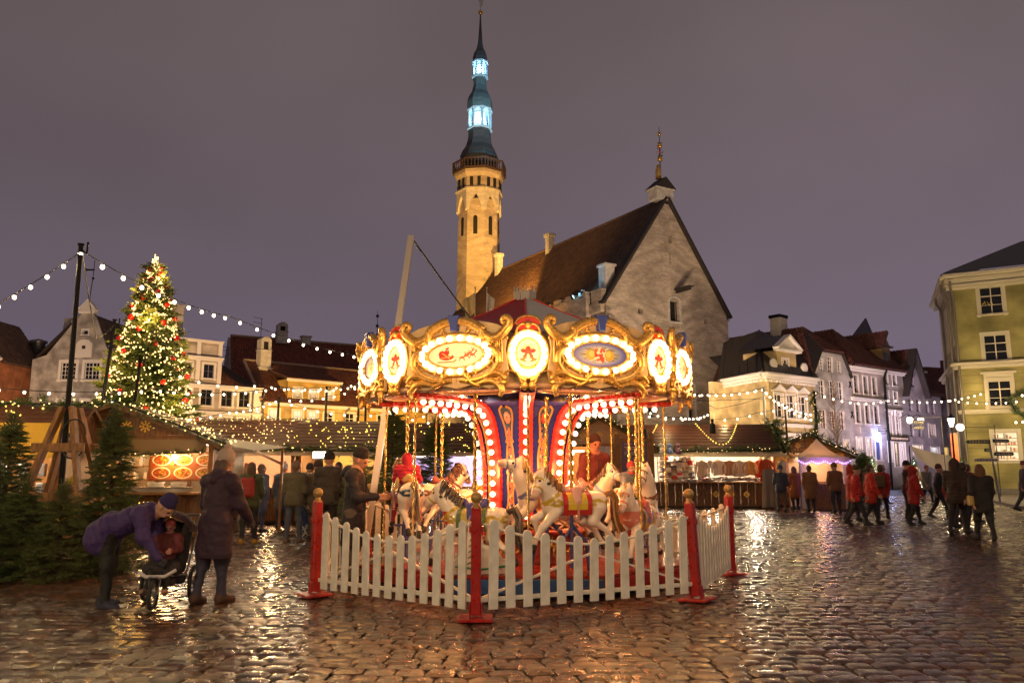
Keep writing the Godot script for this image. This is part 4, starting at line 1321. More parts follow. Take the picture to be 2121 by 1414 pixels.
	roof_tiles(t,f*Vector3(5.1,9.45,.5),f*Vector3(5.1,9.45,-9),f*Vector3(2.6,12.8,-9),f*Vector3(2.6,12.8,-2.6),rd,.34,.28,true,"roof_side")
	var fan := G.new()
	fan.lathe([Vector2(.01,-.04),Vector2(.4,-.04),Vector2(.4,.04),Vector2(.01,.04)],12,Transform3D(f.basis*Basis(Vector3.RIGHT,PI/2),f*Vector3(3.56,4.05,.03)))
	part(t,"fanlight_lamp",fan,mt("cool_bulb"))
	omni("entrance_lamp",f*Vector3(3.56,4.05,.5),Color(.65,.72,1),5.0,.2,t)
	t = thing("town_house","narrow greige house with a shop sign board over its lit entrance","house")
	f = frame_at(Vector2(29.86,63.97),Vector2(32.67,66.18))
	var gm := plaster("plaster_greige",Color(.46,.42,.37))
	o = {"tw": .08,"cols": 2,"rows": 3,"frame": gfr}
	ws = []
	for x in [.64,2.06]:
		ws.append([x,8.72,.64,.88,o]); ws.append([x,7.27,.64,1.03,o])
		ws.append([x + .08,4.95,.7,1.7,{"tw": .12,"cols": 2,"rows": 3,"head": 2}])
	ws.append([.5,2.9,.6,1.5,ocl]); ws.append([2.7,2.9,.6,1.5,ocl]); ws.append([1.6,2.7,.95,1.9,{"tw": .08,"cols": 2,"rows": 2,"pane": warm,"frame": mt("dark_wood")}])
	facade(t,f,PackedVector2Array([Vector2(0,0),Vector2(3.57,0),Vector2(3.57,9.35),Vector2(0,9.35)]),gm,ws)
	house_back(t,f,3.5,9.2,7,gm)
	cornice(t,f,0,3.57,9.42,1.1)
	roof_tiles(t,f*Vector3(-.1,9.5,.4),f*Vector3(3.7,9.5,.4),f*Vector3(3.7,12.2,-2.6),f*Vector3(-.1,12.2,-2.6),rd,.34,.28)
	roof_tiles(t,f*Vector3(3.7,9.5,-5.6),f*Vector3(-.1,9.5,-5.6),f*Vector3(-.1,12.2,-2.6),f*Vector3(3.7,12.2,-2.6),rd,.34,.28,true,"roof_rear")
	g = G.new()
	g.cham(f*Vector3(1.75,3.95,.2),Vector3(3.3,.42,.12),.02,f.basis)
	var sb := part(t,"sign_board",g,mt("dark_wood"))
	g = G.new()
	for k in 17: g.box(f*Vector3(.42 + k*.165,3.95 + .02*sin(k*2.1),.265),Vector3(.10 + .03*sin(k*1.7),.17 + .04*cos(k*2.3),.02),f.basis)
	part(sb,"sign_lettering",g,mt("pale_letters",Color(.6,.5,.35),.6))
	var dg := f*Transform3D(Basis(),Vector3(.1,0,-.5))
	g = G.new()
	g.box(dg*Vector3(1.9,10.5,-1.3),Vector3(1.5,2.2,2.6),f.basis)
	g.extrude(PackedVector2Array([Vector2(1.1,11.6),Vector2(2.7,11.6),Vector2(1.9,12.7)]),-2.4,.0,dg)
	var dr := part(t,"dormer",g,plaster("plaster_ochre",Color(.34,.22,.11)))
	g = G.new()
	g.box(dg*Vector3(1.9,10.6,.01),Vector3(.6,1.0,.05),f.basis)
	part(dr,"pane",g,mt("dark_glass"))
	roof_tiles(dr,dg*Vector3(.85,11.45,-6),dg*Vector3(.85,11.45,.3),dg*Vector3(1.9,12.85,.3),dg*Vector3(1.9,12.85,-6),rd,.32,.28,true,"dormer_roof")
	g = G.new()
	g.cham(dg*Vector3(1.9,11.6,.08),Vector3(1.9,.14,.3),.03,f.basis)
	g.bar(dg*Vector3(2.95,11.45,-2.8),dg*Vector3(1.9,12.85,-2.8),6.2,.12,f.basis.z)
	part(dr,"dormer_edge",g,tin)
	t = thing("gabled_house","pale lilac house with steep dark-edged gable at the street's far end","house")
	f = frame_at(Vector2(32.67,66.18),Vector2(37.84,70.25))
	var lm := plaster("plaster_lilac",Color(.52,.46,.47))
	o = {"tw": 0.0,"cols": 2,"rows": 3,"frame": gfr}
	ws = [[1.63,8.8,.6,.85,o],[.95,6.85,.66,1.07,o],[2.29,6.83,.66,1.07,o],[3.95,6.78,.62,1.02,o],[5.05,6.72,.62,1.02,o],[.9,4.79,.67,1.21,o],[2.29,4.79,.67,1.21,o],[4.49,4.77,1.2,1.08,{"tw": .08,"cols": 3,"rows": 2,"pane": lit("dimwarm",Color(.8,.55,.3),.3)}],[1.64,3.1,1.7,.8,{"tw": .06,"cols": 3,"rows": 1,"pane": warm}],[4.8,2.95,1.6,.9,{"tw": .06,"cols": 3,"rows": 2,"pane": cool}]]
	facade(t,f,PackedVector2Array([Vector2(0,0),Vector2(6.58,0),Vector2(6.58,7.9),Vector2(3.6,7.7),Vector2(1.8,11.2),Vector2(0,7.7)]),lm,ws)
	house_back(t,f,6.5,7.6,8,lm)
	g = G.new()
	g.bar(f*Vector3(1.8,11.6,.15),f*Vector3(3.8,7.5,.15),.7,.22); g.bar(f*Vector3(1.8,11.6,.15),f*Vector3(-.2,7.5,.15),.7,.22)
	part(t,"verge_board",g,mt("verge"))
	roof_tiles(t,f*Vector3(-.2,7.6,-8),f*Vector3(-.2,7.6,-.2),f*Vector3(1.8,11.6,-.2),f*Vector3(1.8,11.6,-8),rd,.34,.28)
	roof_tiles(t,f*Vector3(3.8,7.6,-.2),f*Vector3(3.8,7.6,-8),f*Vector3(1.8,11.6,-8),f*Vector3(1.8,11.6,-.2),rd,.34,.28,true,"roof_side")
	roof_tiles(t,f*Vector3(3.6,7.9,.3),f*Vector3(6.8,7.9,.3),f*Vector3(6.8,9.6,-3),f*Vector3(3.6,9.6,-3),rd,.34,.28,true,"roof_low")
	g = G.new()
	g.box(f*Vector3(4.3,9.1,-1.2),Vector3(1.2,1.5,1.4),f.basis); g.cham(f*Vector3(4.3,9.9,-1.1),Vector3(1.5,.16,1.8),.03,f.basis)
	dr = part(t,"dormer",g,mt("white_trim"))
	g = G.new(); g.box(f*Vector3(4.3,9.1,-.49),Vector3(.75,1.0,.04),f.basis); part(dr,"pane",g,mt("dark_glass"))
	t = thing("distant_house","dark-roofed house closing the street, beside the green corner building","house")
	f = frame_at(Vector2(38.6,74),Vector2(44.5,76))
	g = G.new()
	g.box(f*Vector3(3,4,-2),Vector3(6.4,8,4),f.basis)
	part(t,"wall",g,lm)
	roof_tiles(t,f*Vector3(-.3,8,.3),f*Vector3(6.6,8,.3),f*Vector3(6.6,11.3,-2.5),f*Vector3(.4,11.3,-2.5),rd,.36,.3)
	for x in [1.0,5.2]:
		g = G.new(); g.box(f*Vector3(x,11.6,-2.4),Vector3(.6,1.0,.6),f.basis); part(t,"chimney",g,mt("roof_brick",Color(.12,.05,.035),.8))
	g = G.new(); g.box(f*Vector3(1.6,2.6,.02),Vector3(.9,1.8,.06),f.basis); part(t,"window",g,gold)
	t = thing("corner_building","weathered olive green corner building with white window frames and boarded lower storeys","building")
	f = frame_at(Vector2(27.35,48.5),Vector2(32.13,45.7))
	var gg := mt("plaster_green",Color(.42,.37,.14),.85,{"tex": noise_tex("blotch",0.006,0.55,1.0,6,FastNoiseLite.TYPE_SIMPLEX_SMOOTH,512,8),"tri": 0.16,"bump": 1.0,"btex": noise_tex("fine",0.06,0.0,1.0,5)})
	o = {"tw": .18,"cols": 2,"rows": 3,"frame": mt("old_white",Color(.5,.45,.36),.8),"trim": mt("old_white")}
	var oh := o.duplicate(); oh.head = 2
	var sp := o.duplicate(); sp.pane = shop_pane()
	ws = []
	for x in [2.1,5.6]:
		ws.append([x,11.68,1.2,1.66,o]); ws.append([x,8.78,1.2,1.56,o]); ws.append([x,6.0,1.2,1.54,oh])
	ws.append([2.15,2.85,1.25,1.7,sp]); ws.append([5.6,2.85,1.25,1.7,sp])
	facade(t,f,PackedVector2Array([Vector2(0,0),Vector2(10,0),Vector2(10,13.2),Vector2(0,13.2)]),gg,ws)
	var fs := frame_at(Vector2(31.15,57.0),Vector2(27.35,48.5))
	facade(t,fs,PackedVector2Array([Vector2(0,0),Vector2(9.07,0),Vector2(9.07,13.2),Vector2(0,13.2)]),plaster("plaster_worn",Color(.42,.36,.26)),[])
	g = G.new()
	g.box(f*Vector3(5,6.5,-8.5),Vector3(9.8,13,.4),f.basis); g.box(f*Vector3(9.8,6.5,-4.4),Vector3(.4,13,7.8),f.basis)
	part(t,"rear_wall",g,gg)
	var ow := mt("old_white")
	for q in [[13.35,2.0],[12.75,1.2]]: cornice(t,f,-.2,10,q[0],q[1],ow,"cornice",q[1] > 1.5)
	cornice(t,fs,0,9.3,13.35,2.0,ow)
	cornice(t,f,-.1,10,7.85,1.3,ow,"string_course"); cornice(t,f,-.1,10,5.0,.8,ow,"string_course")
	cornice(t,fs,0,9.1,7.85,1.3,ow,"string_course")
	for k in 15:
		var y := .55 + k*.49
		if y > 7.5: break
		var segs := [0.06]
		for x in [2.1,5.6]:
			if (y > 1.6 and y < 4.05) or (y > 4.8 and y < 7.4): segs.append_array([x - .82,x + .82])
		segs.append(9.98)
		for j in range(0,segs.size() - 1,2):
			g = G.new()
			g.cham(f*Vector3((segs[j] + segs[j + 1])/2,y,.02),Vector3(segs[j + 1] - segs[j],.455,.06),.018,f.basis)
			part(t,"board",g,gg)
	g = G.new(); g.cham(f*Vector3(5,.2,.05),Vector3(10,.4,.16),.03,f.basis); part(t,"plinth",g,mt("kerbstone"))
	for q in [[fs,9.0,12.6],[f,.1,12.6],[fs,4.6,12.6]]:
		g = G.new()
		g.tube([q[0]*Vector3(q[1],.2,.22),q[0]*Vector3(q[1],12.0,.22),q[0]*Vector3(q[1] - .1,12.6,.5),q[0]*Vector3(q[1] - .1,13.0,.5)],.075,6)
		part(t,"drainpipe",g,mt("pipe_tin",Color(.2,.18,.15),.5,{"metal": .5}))
	g = G.new()
	for k in 3: g.cham(fs*Vector3(2.0 + k*3,10.6,.03),Vector3(1.6,3.0,.08),.03,fs.basis)
	part(t,"side_relief",g,ow)
	g = G.new()
	g.face([f*Vector3(-.4,13.55,.5),f*Vector3(10.2,13.55,.5),f*Vector3(9,16.2,-4.5),f*Vector3(4.2,16.2,-4.5)],Vector3(0,1,1))
	g.face([fs*Vector3(0,13.55,.5),fs*Vector3(9.4,13.55,.5),f*Vector3(4.2,16.2,-4.5)],Vector3(-1,1,0))
	part(t,"roof",g,tin)
	g = G.new(); g.box(f*Vector3(6.2,16.4,-3.5),Vector3(.9,2.6,.9),f.basis); part(t,"chimney",g,mt("black_metal"))
	g = G.new()
	g.tube([f*Vector3(4.6,15.6,-2.5),f*Vector3(6.2,15.8,-2.5)],.05,5)
	for x in [4.6,5.1]: g.tube([f*Vector3(x,15.2,-2.5),f*Vector3(x,16.1,-2.5)],.05,5)
	part(t,"antenna",g,mt("black_metal"))
	var gf := G.new()
	for q in [[.0,.0,.18,.3],[.18,.3,.24,.02],[.3,.28,.42,.02],[.42,.02,.5,.34],[.5,.34,.58,.1],[.02,.16,.2,.2]]:
		gf.bar(f*Vector3(1.58 + q[0],11.35 + q[1],-.13),f*Vector3(1.58 + q[2],11.35 + q[3],-.13),.035,.012)
	part(t,"painted_scrawl",gf,mt("scrawl",Color(.75,.55,.05),.6))
func shop_pane() -> Material:
	if not texs.has("shop"):
		var im := Image.create(96,128,false,Image.FORMAT_RGB8)
		im.fill(Color(.95,.88,.78))
		var r := RandomNumberGenerator.new()
		r.seed = 11
		for row in 4:
			var y0 := 26 + row*30
			im.fill_rect(Rect2i(0,y0,96,3),Color(.42,.3,.2))
			var x := 2
			while x < 92:
				var ww := r.randi_range(4,11)
				var hh := r.randi_range(6,20)
				var q: Color = [Color(.6,.28,.14),Color(.85,.7,.5),Color(.3,.2,.16),Color(.75,.16,.1),Color(.98,.95,.9)][r.randi() % 5]
				im.fill_rect(Rect2i(x,y0 - hh,ww,hh),q)
				x += ww + r.randi_range(1,5)
		texs["shop"] = ImageTexture.create_from_image(im)
	return mt("shop_pane",Color(.2,.16,.12),.2,{"emit": 1.0,"ecol": Color(1,.9,.75),"etex": texs.shop})
func disc(im: Image,c: Vector2,rx: float,ry: float,q: Color,rot := 0.0) -> void:
	var r := maxf(rx,ry)
	for y in range(maxi(0,int(c.y - r - 1)),mini(im.get_height(),int(c.y + r + 2))):
		for x in range(maxi(0,int(c.x - r - 1)),mini(im.get_width(),int(c.x + r + 2))):
			var d := (Vector2(x + .5,y + .5) - c).rotated(-rot)
			if (d.x/rx)*(d.x/rx) + (d.y/ry)*(d.y/ry) <= 1.0: im.set_pixel(x,y,q)
func stroke(im: Image,a: Vector2,b: Vector2,r: float,q: Color) -> void:
	var n := int((b - a).length()/maxf(r*.6,.5)) + 1
	for j in n + 1: disc(im,a.lerp(b,float(j)/n),r,r,q)
func picture(key: String) -> ImageTexture:
	if texs.has(key): return texs[key]
	var im := Image.create(256,128,false,Image.FORMAT_RGB8)
	var r := RandomNumberGenerator.new()
	r.seed = key.hash()
	if key == "bells":
		im = Image.create(128,160,false,Image.FORMAT_RGB8)
		im.fill(Color(.93,.90,.82))
		var gd := Color(.72,.50,.16)
		for k in 9: stroke(im,Vector2(64,78),Vector2(64,78) + Vector2(sin((k - 4)*.3),-cos((k - 4)*.3))*44,2.5,Color(.75,.62,.22))
		for s in [-1,1]:
			for j in 26: disc(im,Vector2(64 + s*(10 + j*.62),84 + j*1.25),7 + j*.5,4,gd.lerp(Color(.45,.26,.06),absf(j/26.0 - .4)),s*.5)
			disc(im,Vector2(64 + s*29,120),22,5,Color(.5,.3,.08),s*-.42)
			disc(im,Vector2(64 + s*31,124),5,5,Color(.8,.6,.25))
		var rd := Color(.74,.12,.05)
		for s in [-1,1]:
			disc(im,Vector2(64 + s*22,70),20,11,rd,s*-.25)
			disc(im,Vector2(64 + s*24,70),10,5,Color(.5,.05,.02),s*-.25)
			stroke(im,Vector2(64,74),Vector2(64 + s*22,98),6,rd)
		disc(im,Vector2(64,58),13,16,rd); disc(im,Vector2(64,60),6,9,Color(.5,.05,.02)); disc(im,Vector2(64,74),9,8,Color(.85,.2,.08))
	elif key == "sleigh":
		im.fill(Color(.93,.90,.83))
		for k in 40: disc(im,Vector2(r.randf()*256,r.randf()*128),9,5,Color(.95,.93,.88))
		var rd := Color(.68,.12,.04)
		var bn := Color(.62,.26,.08)
		disc(im,Vector2(86,72),34,17,rd); disc(im,Vector2(66,58),16,18,rd); disc(im,Vector2(104,62),10,6,Color(.93,.90,.83))
		stroke(im,Vector2(46,98),Vector2(120,98),3,Color(.6,.4,.1)); stroke(im,Vector2(120,98),Vector2(130,88),3,Color(.6,.4,.1))
		disc(im,Vector2(88,48),11,13,Color(.75,.08,.04)); disc(im,Vector2(90,36),6,6,Color(.85,.65,.5)); stroke(im,Vector2(86,32),Vector2(94,28),4,Color(.75,.08,.04))
		stroke(im,Vector2(66,52),Vector2(100,80),2.5,Color(.9,.7,.4)); stroke(im,Vector2(60,78),Vector2(108,70),2,Color(.9,.7,.4))
		for q in [[158,78],[178,70],[192,58],[206,66]]:
			disc(im,Vector2(q[0],q[1]),12,6,bn,-.2); stroke(im,Vector2(q[0] + 9,q[1] - 3),Vector2(q[0] + 15,q[1] - 14),3,bn); disc(im,Vector2(q[0] + 18,q[1] - 15),5,3,bn)
			stroke(im,Vector2(q[0] - 8,q[1] + 3),Vector2(q[0] - 13,q[1] + 16),2,bn); stroke(im,Vector2(q[0] + 7,q[1] + 4),Vector2(q[0] + 14,q[1] + 15),2,bn)
			stroke(im,Vector2(q[0] + 15,q[1] - 18),Vector2(q[0] + 10,q[1] - 28),1.2,bn); stroke(im,Vector2(q[0] + 17,q[1] - 18),Vector2(q[0] + 21,q[1] - 28),1.2,bn)
		stroke(im,Vector2(112,74),Vector2(160,80),1,Color(.4,.3,.2))
	elif key == "fruit":
		for y in 128:
			for x in 256:
				var d := Vector2((x - 128)/128.0,(y - 64)/64.0).length()
				im.set_pixel(x,y,Color(.80,.80,.78).lerp(Color(.32,.36,.70),smoothstep(.35,1.0,d)))
		for k in 60:
			var a := r.randf()*TAU
			stroke(im,Vector2(128 + cos(a)*50,64 + sin(a)*26),Vector2(128 + cos(a)*92,64 + sin(a)*40),1.6,Color(.34,.40,.24).lerp(Color(.5,.5,.45),r.randf()))
		for s in [-1,1]:
			disc(im,Vector2(128 + s*44,66),22,26,Color(.72,.58,.22)); disc(im,Vector2(128 + s*40,60),12,16,Color(.84,.72,.40))
		for k in 26: disc(im,Vector2(128 + r.randf_range(-22,22),66 + r.randf_range(-28,28)),6,6,Color(.72,.14,.08).lerp(Color(.85,.35,.2),r.randf()))
	elif key.begins_with("rose"):
		im = Image.create(64,256,false,Image.FORMAT_RGB8)
		im.fill(Color(.16,.28,.48))
		var q := Color(.85,.50,.46) if key == "rose_pink" else Color(.80,.17,.08)
		for k in 8: disc(im,Vector2(32,34) + Vector2.from_angle(k*.8)*17,6,3,Color(.05,.05,.04),k*.8)
		disc(im,Vector2(32,34),16,15,q); disc(im,Vector2(30,32),10,9,q.lightened(.25)); disc(im,Vector2(31,34),5,4,q.darkened(.3))
		var y := 62.0
		while y < 246:
			var x := 32 + r.randf_range(-8,8)
			disc(im,Vector2(x,y),4.5,4.5,[Color(.85,.5,.48),Color(.9,.75,.6),Color(.05,.08,.18),Color(.75,.3,.3)][r.randi() % 4])
			if r.randf() < .3: disc(im,Vector2(32,y),7,6.5,Color(.86,.48,.45)); disc(im,Vector2(32,y),3,3,Color(.7,.25,.2))
			y += r.randf_range(4,8)
	texs[key] = ImageTexture.create_from_image(im)
	return texs[key]
var colp := [Vector2(.60,.84),Vector2(.595,1.2),Vector2(.60,1.55),Vector2(.63,1.85),Vector2(.685,2.12),Vector2(.76,2.32),Vector2(.87,2.45),Vector2(1.03,2.515),Vector2(1.4,2.535),Vector2(2.22,2.55)]
func col_at(s: float) -> Array:
	for j in colp.size() - 1:
		var l: float = colp[j].distance_to(colp[j + 1])
		if s <= l or j == colp.size() - 2:
			return [colp[j].lerp(colp[j + 1],minf(s/l,1.0)),(colp[j + 1] - colp[j]).normalized()]
		s -= l
	return []
func col_len() -> float:
	var t := 0.0
	for j in colp.size() - 1: t += colp[j].distance_to(colp[j + 1])
	return t
func carousel() -> void:
	var t := thing("carousel","small gilded children's carousel with lit cornice, blue centre column and striped canvas top","carousel",w(.2,0,12.2))
	var rot := func(deg): return Transform3D(Basis(Vector3.UP,deg_to_rad(deg)),Vector3.ZERO)
	var red := mt("red_paint")
	var blue := mt("blue_paint")
	var gold := mt("gold")
	var pale := mt("gold_pale")
	var bulb := mt("bulb")
	var bg := G.new()
	bg.ball(Vector3.ZERO,Vector3.ONE*.040,10,7)
	var bm := bg.mesh()
	var sg := G.new()
	sg.lathe([Vector2(.001,-.02),Vector2(.03,-.02),Vector2(.024,.004),Vector2(.001,.006)],8)
	var sockm := sg.mesh()
	var board_mats := [mt("board_red",Color(.42,.035,.02),.28,{"rtex": noise_tex("smear",.02,.55,1),"tex": noise_tex("wood",.03,.6,1),"tri": Vector3(4,1,1),"world": false}),mt("board_blue",Color(.12,.15,.24),.28,{"rtex": noise_tex("smear",.02,.55,1),"tex": noise_tex("wood",.03,.6,1),"tri": Vector3(4,1,1),"world": false})]
	for k in 8:
		var x: Transform3D = rot.call(k*45.0)
		var n := 12
		for j in n:
			var r0 := 0.62 + j*(2.2 - .62)/n
			var r1 := 0.62 + (j + .94)*(2.2 - .62)/n
			var h0 := r0*tan(PI/8) - .004
			var h1 := r1*tan(PI/8) - .004
			var g := G.new()
			g.extrude(PackedVector2Array([Vector2(-h0,-r0),Vector2(-h1,-r1),Vector2(h1,-r1),Vector2(h0,-r0)]),.245,.28,x*Transform3D(Basis(Vector3(1,0,0),Vector3(0,0,-1),Vector3(0,1,0)),Vector3.ZERO),.003)
			part(t,"plank",g,board_mats[(k + (1 if absi(k) % 2 else 0) + (1 if k in [3,6] else 0)) % 2])
		var s := G.new()
		s.cham(x*Vector3(0,.155,2.215),Vector3(2.21*tan(PI/8)*2 - .01,.17,.03),.006,x.basis)
		part(t,"skirt_panel",s,red if k % 2 == 1 else mt("skirt_blue",Color(.03,.09,.25),.3))
	var fr := G.new()
	for k in 8: fr.bar((rot.call(k*45.0 + 22.5) as Transform3D)*Vector3(0,.18,.3),(rot.call(k*45.0 + 22.5) as Transform3D)*Vector3(0,.18,2.2),.07,.12)
	for k in 8: fr.box((rot.call(k*45.0 + 22.5) as Transform3D)*Vector3(0,.06,2.0),Vector3(.12,.12,.12))
	part(t,"chassis",fr,mt("black_metal"))
	var cr := G.new()
	cr.lathe([Vector2(1.02,.28),Vector2(1.02,.36),Vector2(.95,.38),Vector2(.93,.64),Vector2(1.0,.66),Vector2(1.0,.71),Vector2(.7,.715)],32)
	part(t,"base_ring",cr,mt("deep_red",Color(.28,.03,.015),.35))
	for k in 16:
		var x: Transform3D = rot.call(k*22.5)
		var g := G.new()
		var o := x*Transform3D(Basis(),Vector3(0,.51,.955))
		g.tube(in3(curl(Vector2(-.15,-.09),.5,.52,1,14,18),0,o),taper(.022,.014,19),5)
		g.tube(in3(curl(Vector2(.15,.09),.5 + PI,.52,1,14,18),0,o),taper(.022,.014,19),5)
		g.ball(o*Vector3(0,0,.005),Vector3.ONE*.03,6,5)
		part(t,"carved_scroll",g,gold)
	var lt := G.new()
	for k in 16:
		var x: Transform3D = rot.call(k*22.5)
		for s in [-1,1]: lt.bar(x*Vector3(-.15*s,.71,.78),x*Vector3(.15*s,.86,.78),.03,.02)
	part(t,"lattice_ring",lt,pale)
	for k in 8:
		var x: Transform3D = rot.call(k*45.0 + 22.5)
		var g := G.new()
		var tn := tan(PI/8)
		for j in range(0,7):
			var a: Vector2 = colp[j]*Vector2(cos(PI/8),1)
			var b: Vector2 = colp[j + 1]*Vector2(cos(PI/8),1)
			g.quad(x*Vector3(-a.x*tn,a.y,a.x),x*Vector3(a.x*tn,a.y,a.x),x*Vector3(b.x*tn,b.y,b.x),x*Vector3(-b.x*tn,b.y,b.x))
		var pn := part(t,"column_panel",g,blue)
		var onp := func(u: float,s: float,lift := .012):
			var q := col_at(s)
			var p: Vector2 = q[0]*Vector2(cos(PI/8),1)
			var nn := Vector2(q[1].y,-q[1].x)
			return x*Vector3(u,p.y + nn.y*lift,p.x + nn.x*lift)
		var shape := [[0.1,0.048],[0.16,0.058],[0.24,0.041],[0.36,0.035],[0.52,0.048],[0.62,0.042],[0.66,0.033],[0.68,0.051],[0.72,0.041],[0.9,0.051],[1.02,0.042],[1.1,0.03],[1.13,0.048],[1.17,0.037],[1.3,0.051],[1.45,0.078],[1.56,0.095],[1.63,0.092],[1.68,0.061]]
		var fg := G.new()
		for j in shape.size() - 1:
			var a: Array = shape[j]
			var b: Array = shape[j + 1]
			var k0 := fg.v.size()
			for q in [[-a[1],a[0]],[a[1],a[0]],[b[1],b[0]],[-b[1],b[0]]]:
				fg.vx(onp.call(q[0],q[1],.008),x.basis.z,Vector2(.5 + q[0]/.20,1.0 - (q[1] - .08)/1.62))
			fg.trg(k0,k0 + 1,k0 + 2); fg.trg(k0,k0 + 2,k0 + 3)
		var key := "rose_red" if k % 2 == 0 else "rose_pink"
		part(pn,"painted_field",fg,mt("pic_" + key,Color(1,1,1),.35,{"tex": picture(key)}))
		var og := G.new()
		for s in [-1,1]:
			var pts := []
			for q in shape: pts.append(onp.call(q[1]*s,q[0],.014))
			og.tube(pts,.014,6)
			for q in [[.66,.042],[1.12,.04],[1.70,.035],[.08,.035]]: og.ball(onp.call(q[1]*s*1.15,q[0],.016),Vector3.ONE*.02,7,5)
		og.ball(onp.call(0,.05,.016),Vector3(.035,.05,.02),7,5)
		part(pn,"cartouche",og,mt("ochre_gold",Color(.62,.33,.05),.4,{"metal": .3}))
	var total := col_len()
	var scal := mt("rib_red",Color(.62,.03,.015),.4)
	for k in 8:
		var x: Transform3D = rot.call(k*45.0)
		var g := G.new()
		var n := 72
		var pts := []
		for j in n + 1:
			var s := total*j/n
			var q := col_at(s)
			var nn := Vector2(q[1].y,-q[1].x)
			var hw := .092 + .012*absf(sin(j*PI/2.0))
			pts.append([q[0] + nn*.03,hw,nn])
		for j in n:
			var a: Array = pts[j]
			var b: Array = pts[j + 1]
			for s in [-1,1]:
				var p0 := x*Vector3(0,a[0].y + a[2].y*.016,a[0].x + a[2].x*.016)
				var p1 := x*Vector3(0,b[0].y + b[2].y*.016,b[0].x + b[2].x*.016)
				var q0 := x*Vector3(s*a[1],a[0].y,a[0].x)
				var q1 := x*Vector3(s*b[1],b[0].y,b[0].x)
				if s > 0: g.quad(p0,q0,q1,p1)
				else: g.quad(q0,p0,p1,q1)
				var bk0 := x*Vector3(s*a[1],a[0].y - a[2].y*.05,a[0].x - a[2].x*.05)
				var bk1 := x*Vector3(s*b[1],b[0].y - b[2].y*.05,b[0].x - b[2].x*.05)
				if s > 0: g.quad(q0,bk0,bk1,q1)
				else: g.quad(bk0,q0,q1,bk1)
		var rib := part(t,"light_rib",g,scal)
		var show := k in [0,1,2,6,7]
		var xs := []
		var ss := []
		var sp := .152
		var nb := int(total/sp)
		for j in nb:
			var q := col_at(.06 + j*sp)
			var nn := Vector2(q[1].y,-q[1].x)
			var p: Vector3 = x*Vector3(0,q[0].y + nn.y*.085,q[0].x + nn.x*.085)
			var up := x.basis*Vector3(0,nn.y,nn.x)
			var so := Transform3D(Basis(Quaternion(Vector3.UP,up)),x*Vector3(0,q[0].y + nn.y*.056,q[0].x + nn.x*.056))
			ss.append(so)
			if show: part(rib,"bulb",bm,bulb,Transform3D(Basis(),p))
			else: xs.append(Transform3D(Basis(),p))
		if not show: many(rib,"bulbs",bm,bulb,xs)
		many(rib,"bulb_sockets",sockm,pale,ss)
		omni("rib_light",x*Vector3(0,1.5,.86),Color(1,.68,.38),.55,.04,t)
		omni("rib_light",x*Vector3(0,2.46,1.5),Color(1,.66,.36),1.3,.04,t)
	var ce := G.new()
	ce.lathe([Vector2(2.36,2.63),Vector2(.9,2.60),Vector2(.3,2.6)],8,Transform3D(),true,PI/8)
	part(t,"ceiling",ce,mt("ceiling_blue",Color(.06,.055,.22),.2,{"coat": .5}))
	for k in 8:
		var x: Transform3D = rot.call(k*45.0 + 22.5)
		var g := G.new()
		var hl := .62
		var pa := PackedVector2Array()
		for j in 20:
			var a := TAU*j/20
			pa.append(Vector2(cos(a)*.58,1.80 + sin(a)*.36))
		g.flat(pa,-2.596,x*Transform3D(Basis(Vector3(1,0,0),Vector3(0,0,1),Vector3(0,-1,0)),Vector3.ZERO))
		var ring := []
		for j in 25: ring.append(x*Vector3(cos(TAU*j/24)*.6,2.59,1.80 + sin(TAU*j/24)*.38))
		g.tube(ring,.025,5,false)
		g.tube([x*Vector3(-.9,2.585,2.24),x*Vector3(.9,2.585,2.24)],.04,6)
		part(t,"ceiling_panel",g,mt("cream_gloss",Color(.60,.40,.27),.16,{"coat": .6}))
	var dr := G.new()
	dr.lathe([Vector2(2.28,2.58),Vector2(2.33,2.62),Vector2(2.33,3.22),Vector2(2.28,3.27)],32)
	part(t,"cornice_drum",dr,pale)
	for k in 8: oval_panel(t,rot.call(k*45.0 + 22.5),k,bm,bulb,k in [0,1,6,7])
	for k in 8: medallion(t,rot.call(k*45.0),k,bm,bulb,k in [0,1,2,6,7])
	for k in 8:
		var a0 := PI/4*k
		var a1 := PI/4*(k + 1)
		var p := func(a,r,y): return Vector3(sin(a)*r,y,cos(a)*r)
		var g := G.new()
		for j in 4:
			var r0 := lerpf(2.33,.2,j/4.0)
			var r1 := lerpf(2.33,.2,(j + 1)/4.0)
			var y0 := lerpf(3.28,4.14,j/4.0) - .05*sin(j/4.0*PI)
			var y1 := lerpf(3.28,4.14,(j + 1)/4.0) - .05*sin((j + 1)/4.0*PI)
			g.quad(p.call(a0,r0,y0),p.call(a1,r0,y0),p.call(a1,r1,y1),p.call(a0,r1,y1))
		part(t,"canvas_sector",g,mt("canvas_white" if k % 2 == 0 else "canvas_red",Color(.62,.58,.52) if k % 2 == 0 else Color(.33,.018,.02),.6,{"back": Color(.3,.3,.3),"tex": noise_tex("cloth",.05,.82,1),"tri": 1.2,"bump": .4,"btex": noise_tex("plaster",.008,.78,1)}))
		g = G.new()
		g.tube([p.call(a0,2.34,3.285),p.call(a0,1.8,3.45),p.call(a0,1.27,3.66),p.call(a0,.73,3.885),p.call(a0,.2,4.15)],.016,5)
		part(t,"canvas_seam",g,scal)
	var cw := G.new()
	var cy := 4.11
	cw.lathe([Vector2(.16,cy),Vector2(.19,cy + .02),Vector2(.17,cy + .05),Vector2(.165,cy + .16)],16)
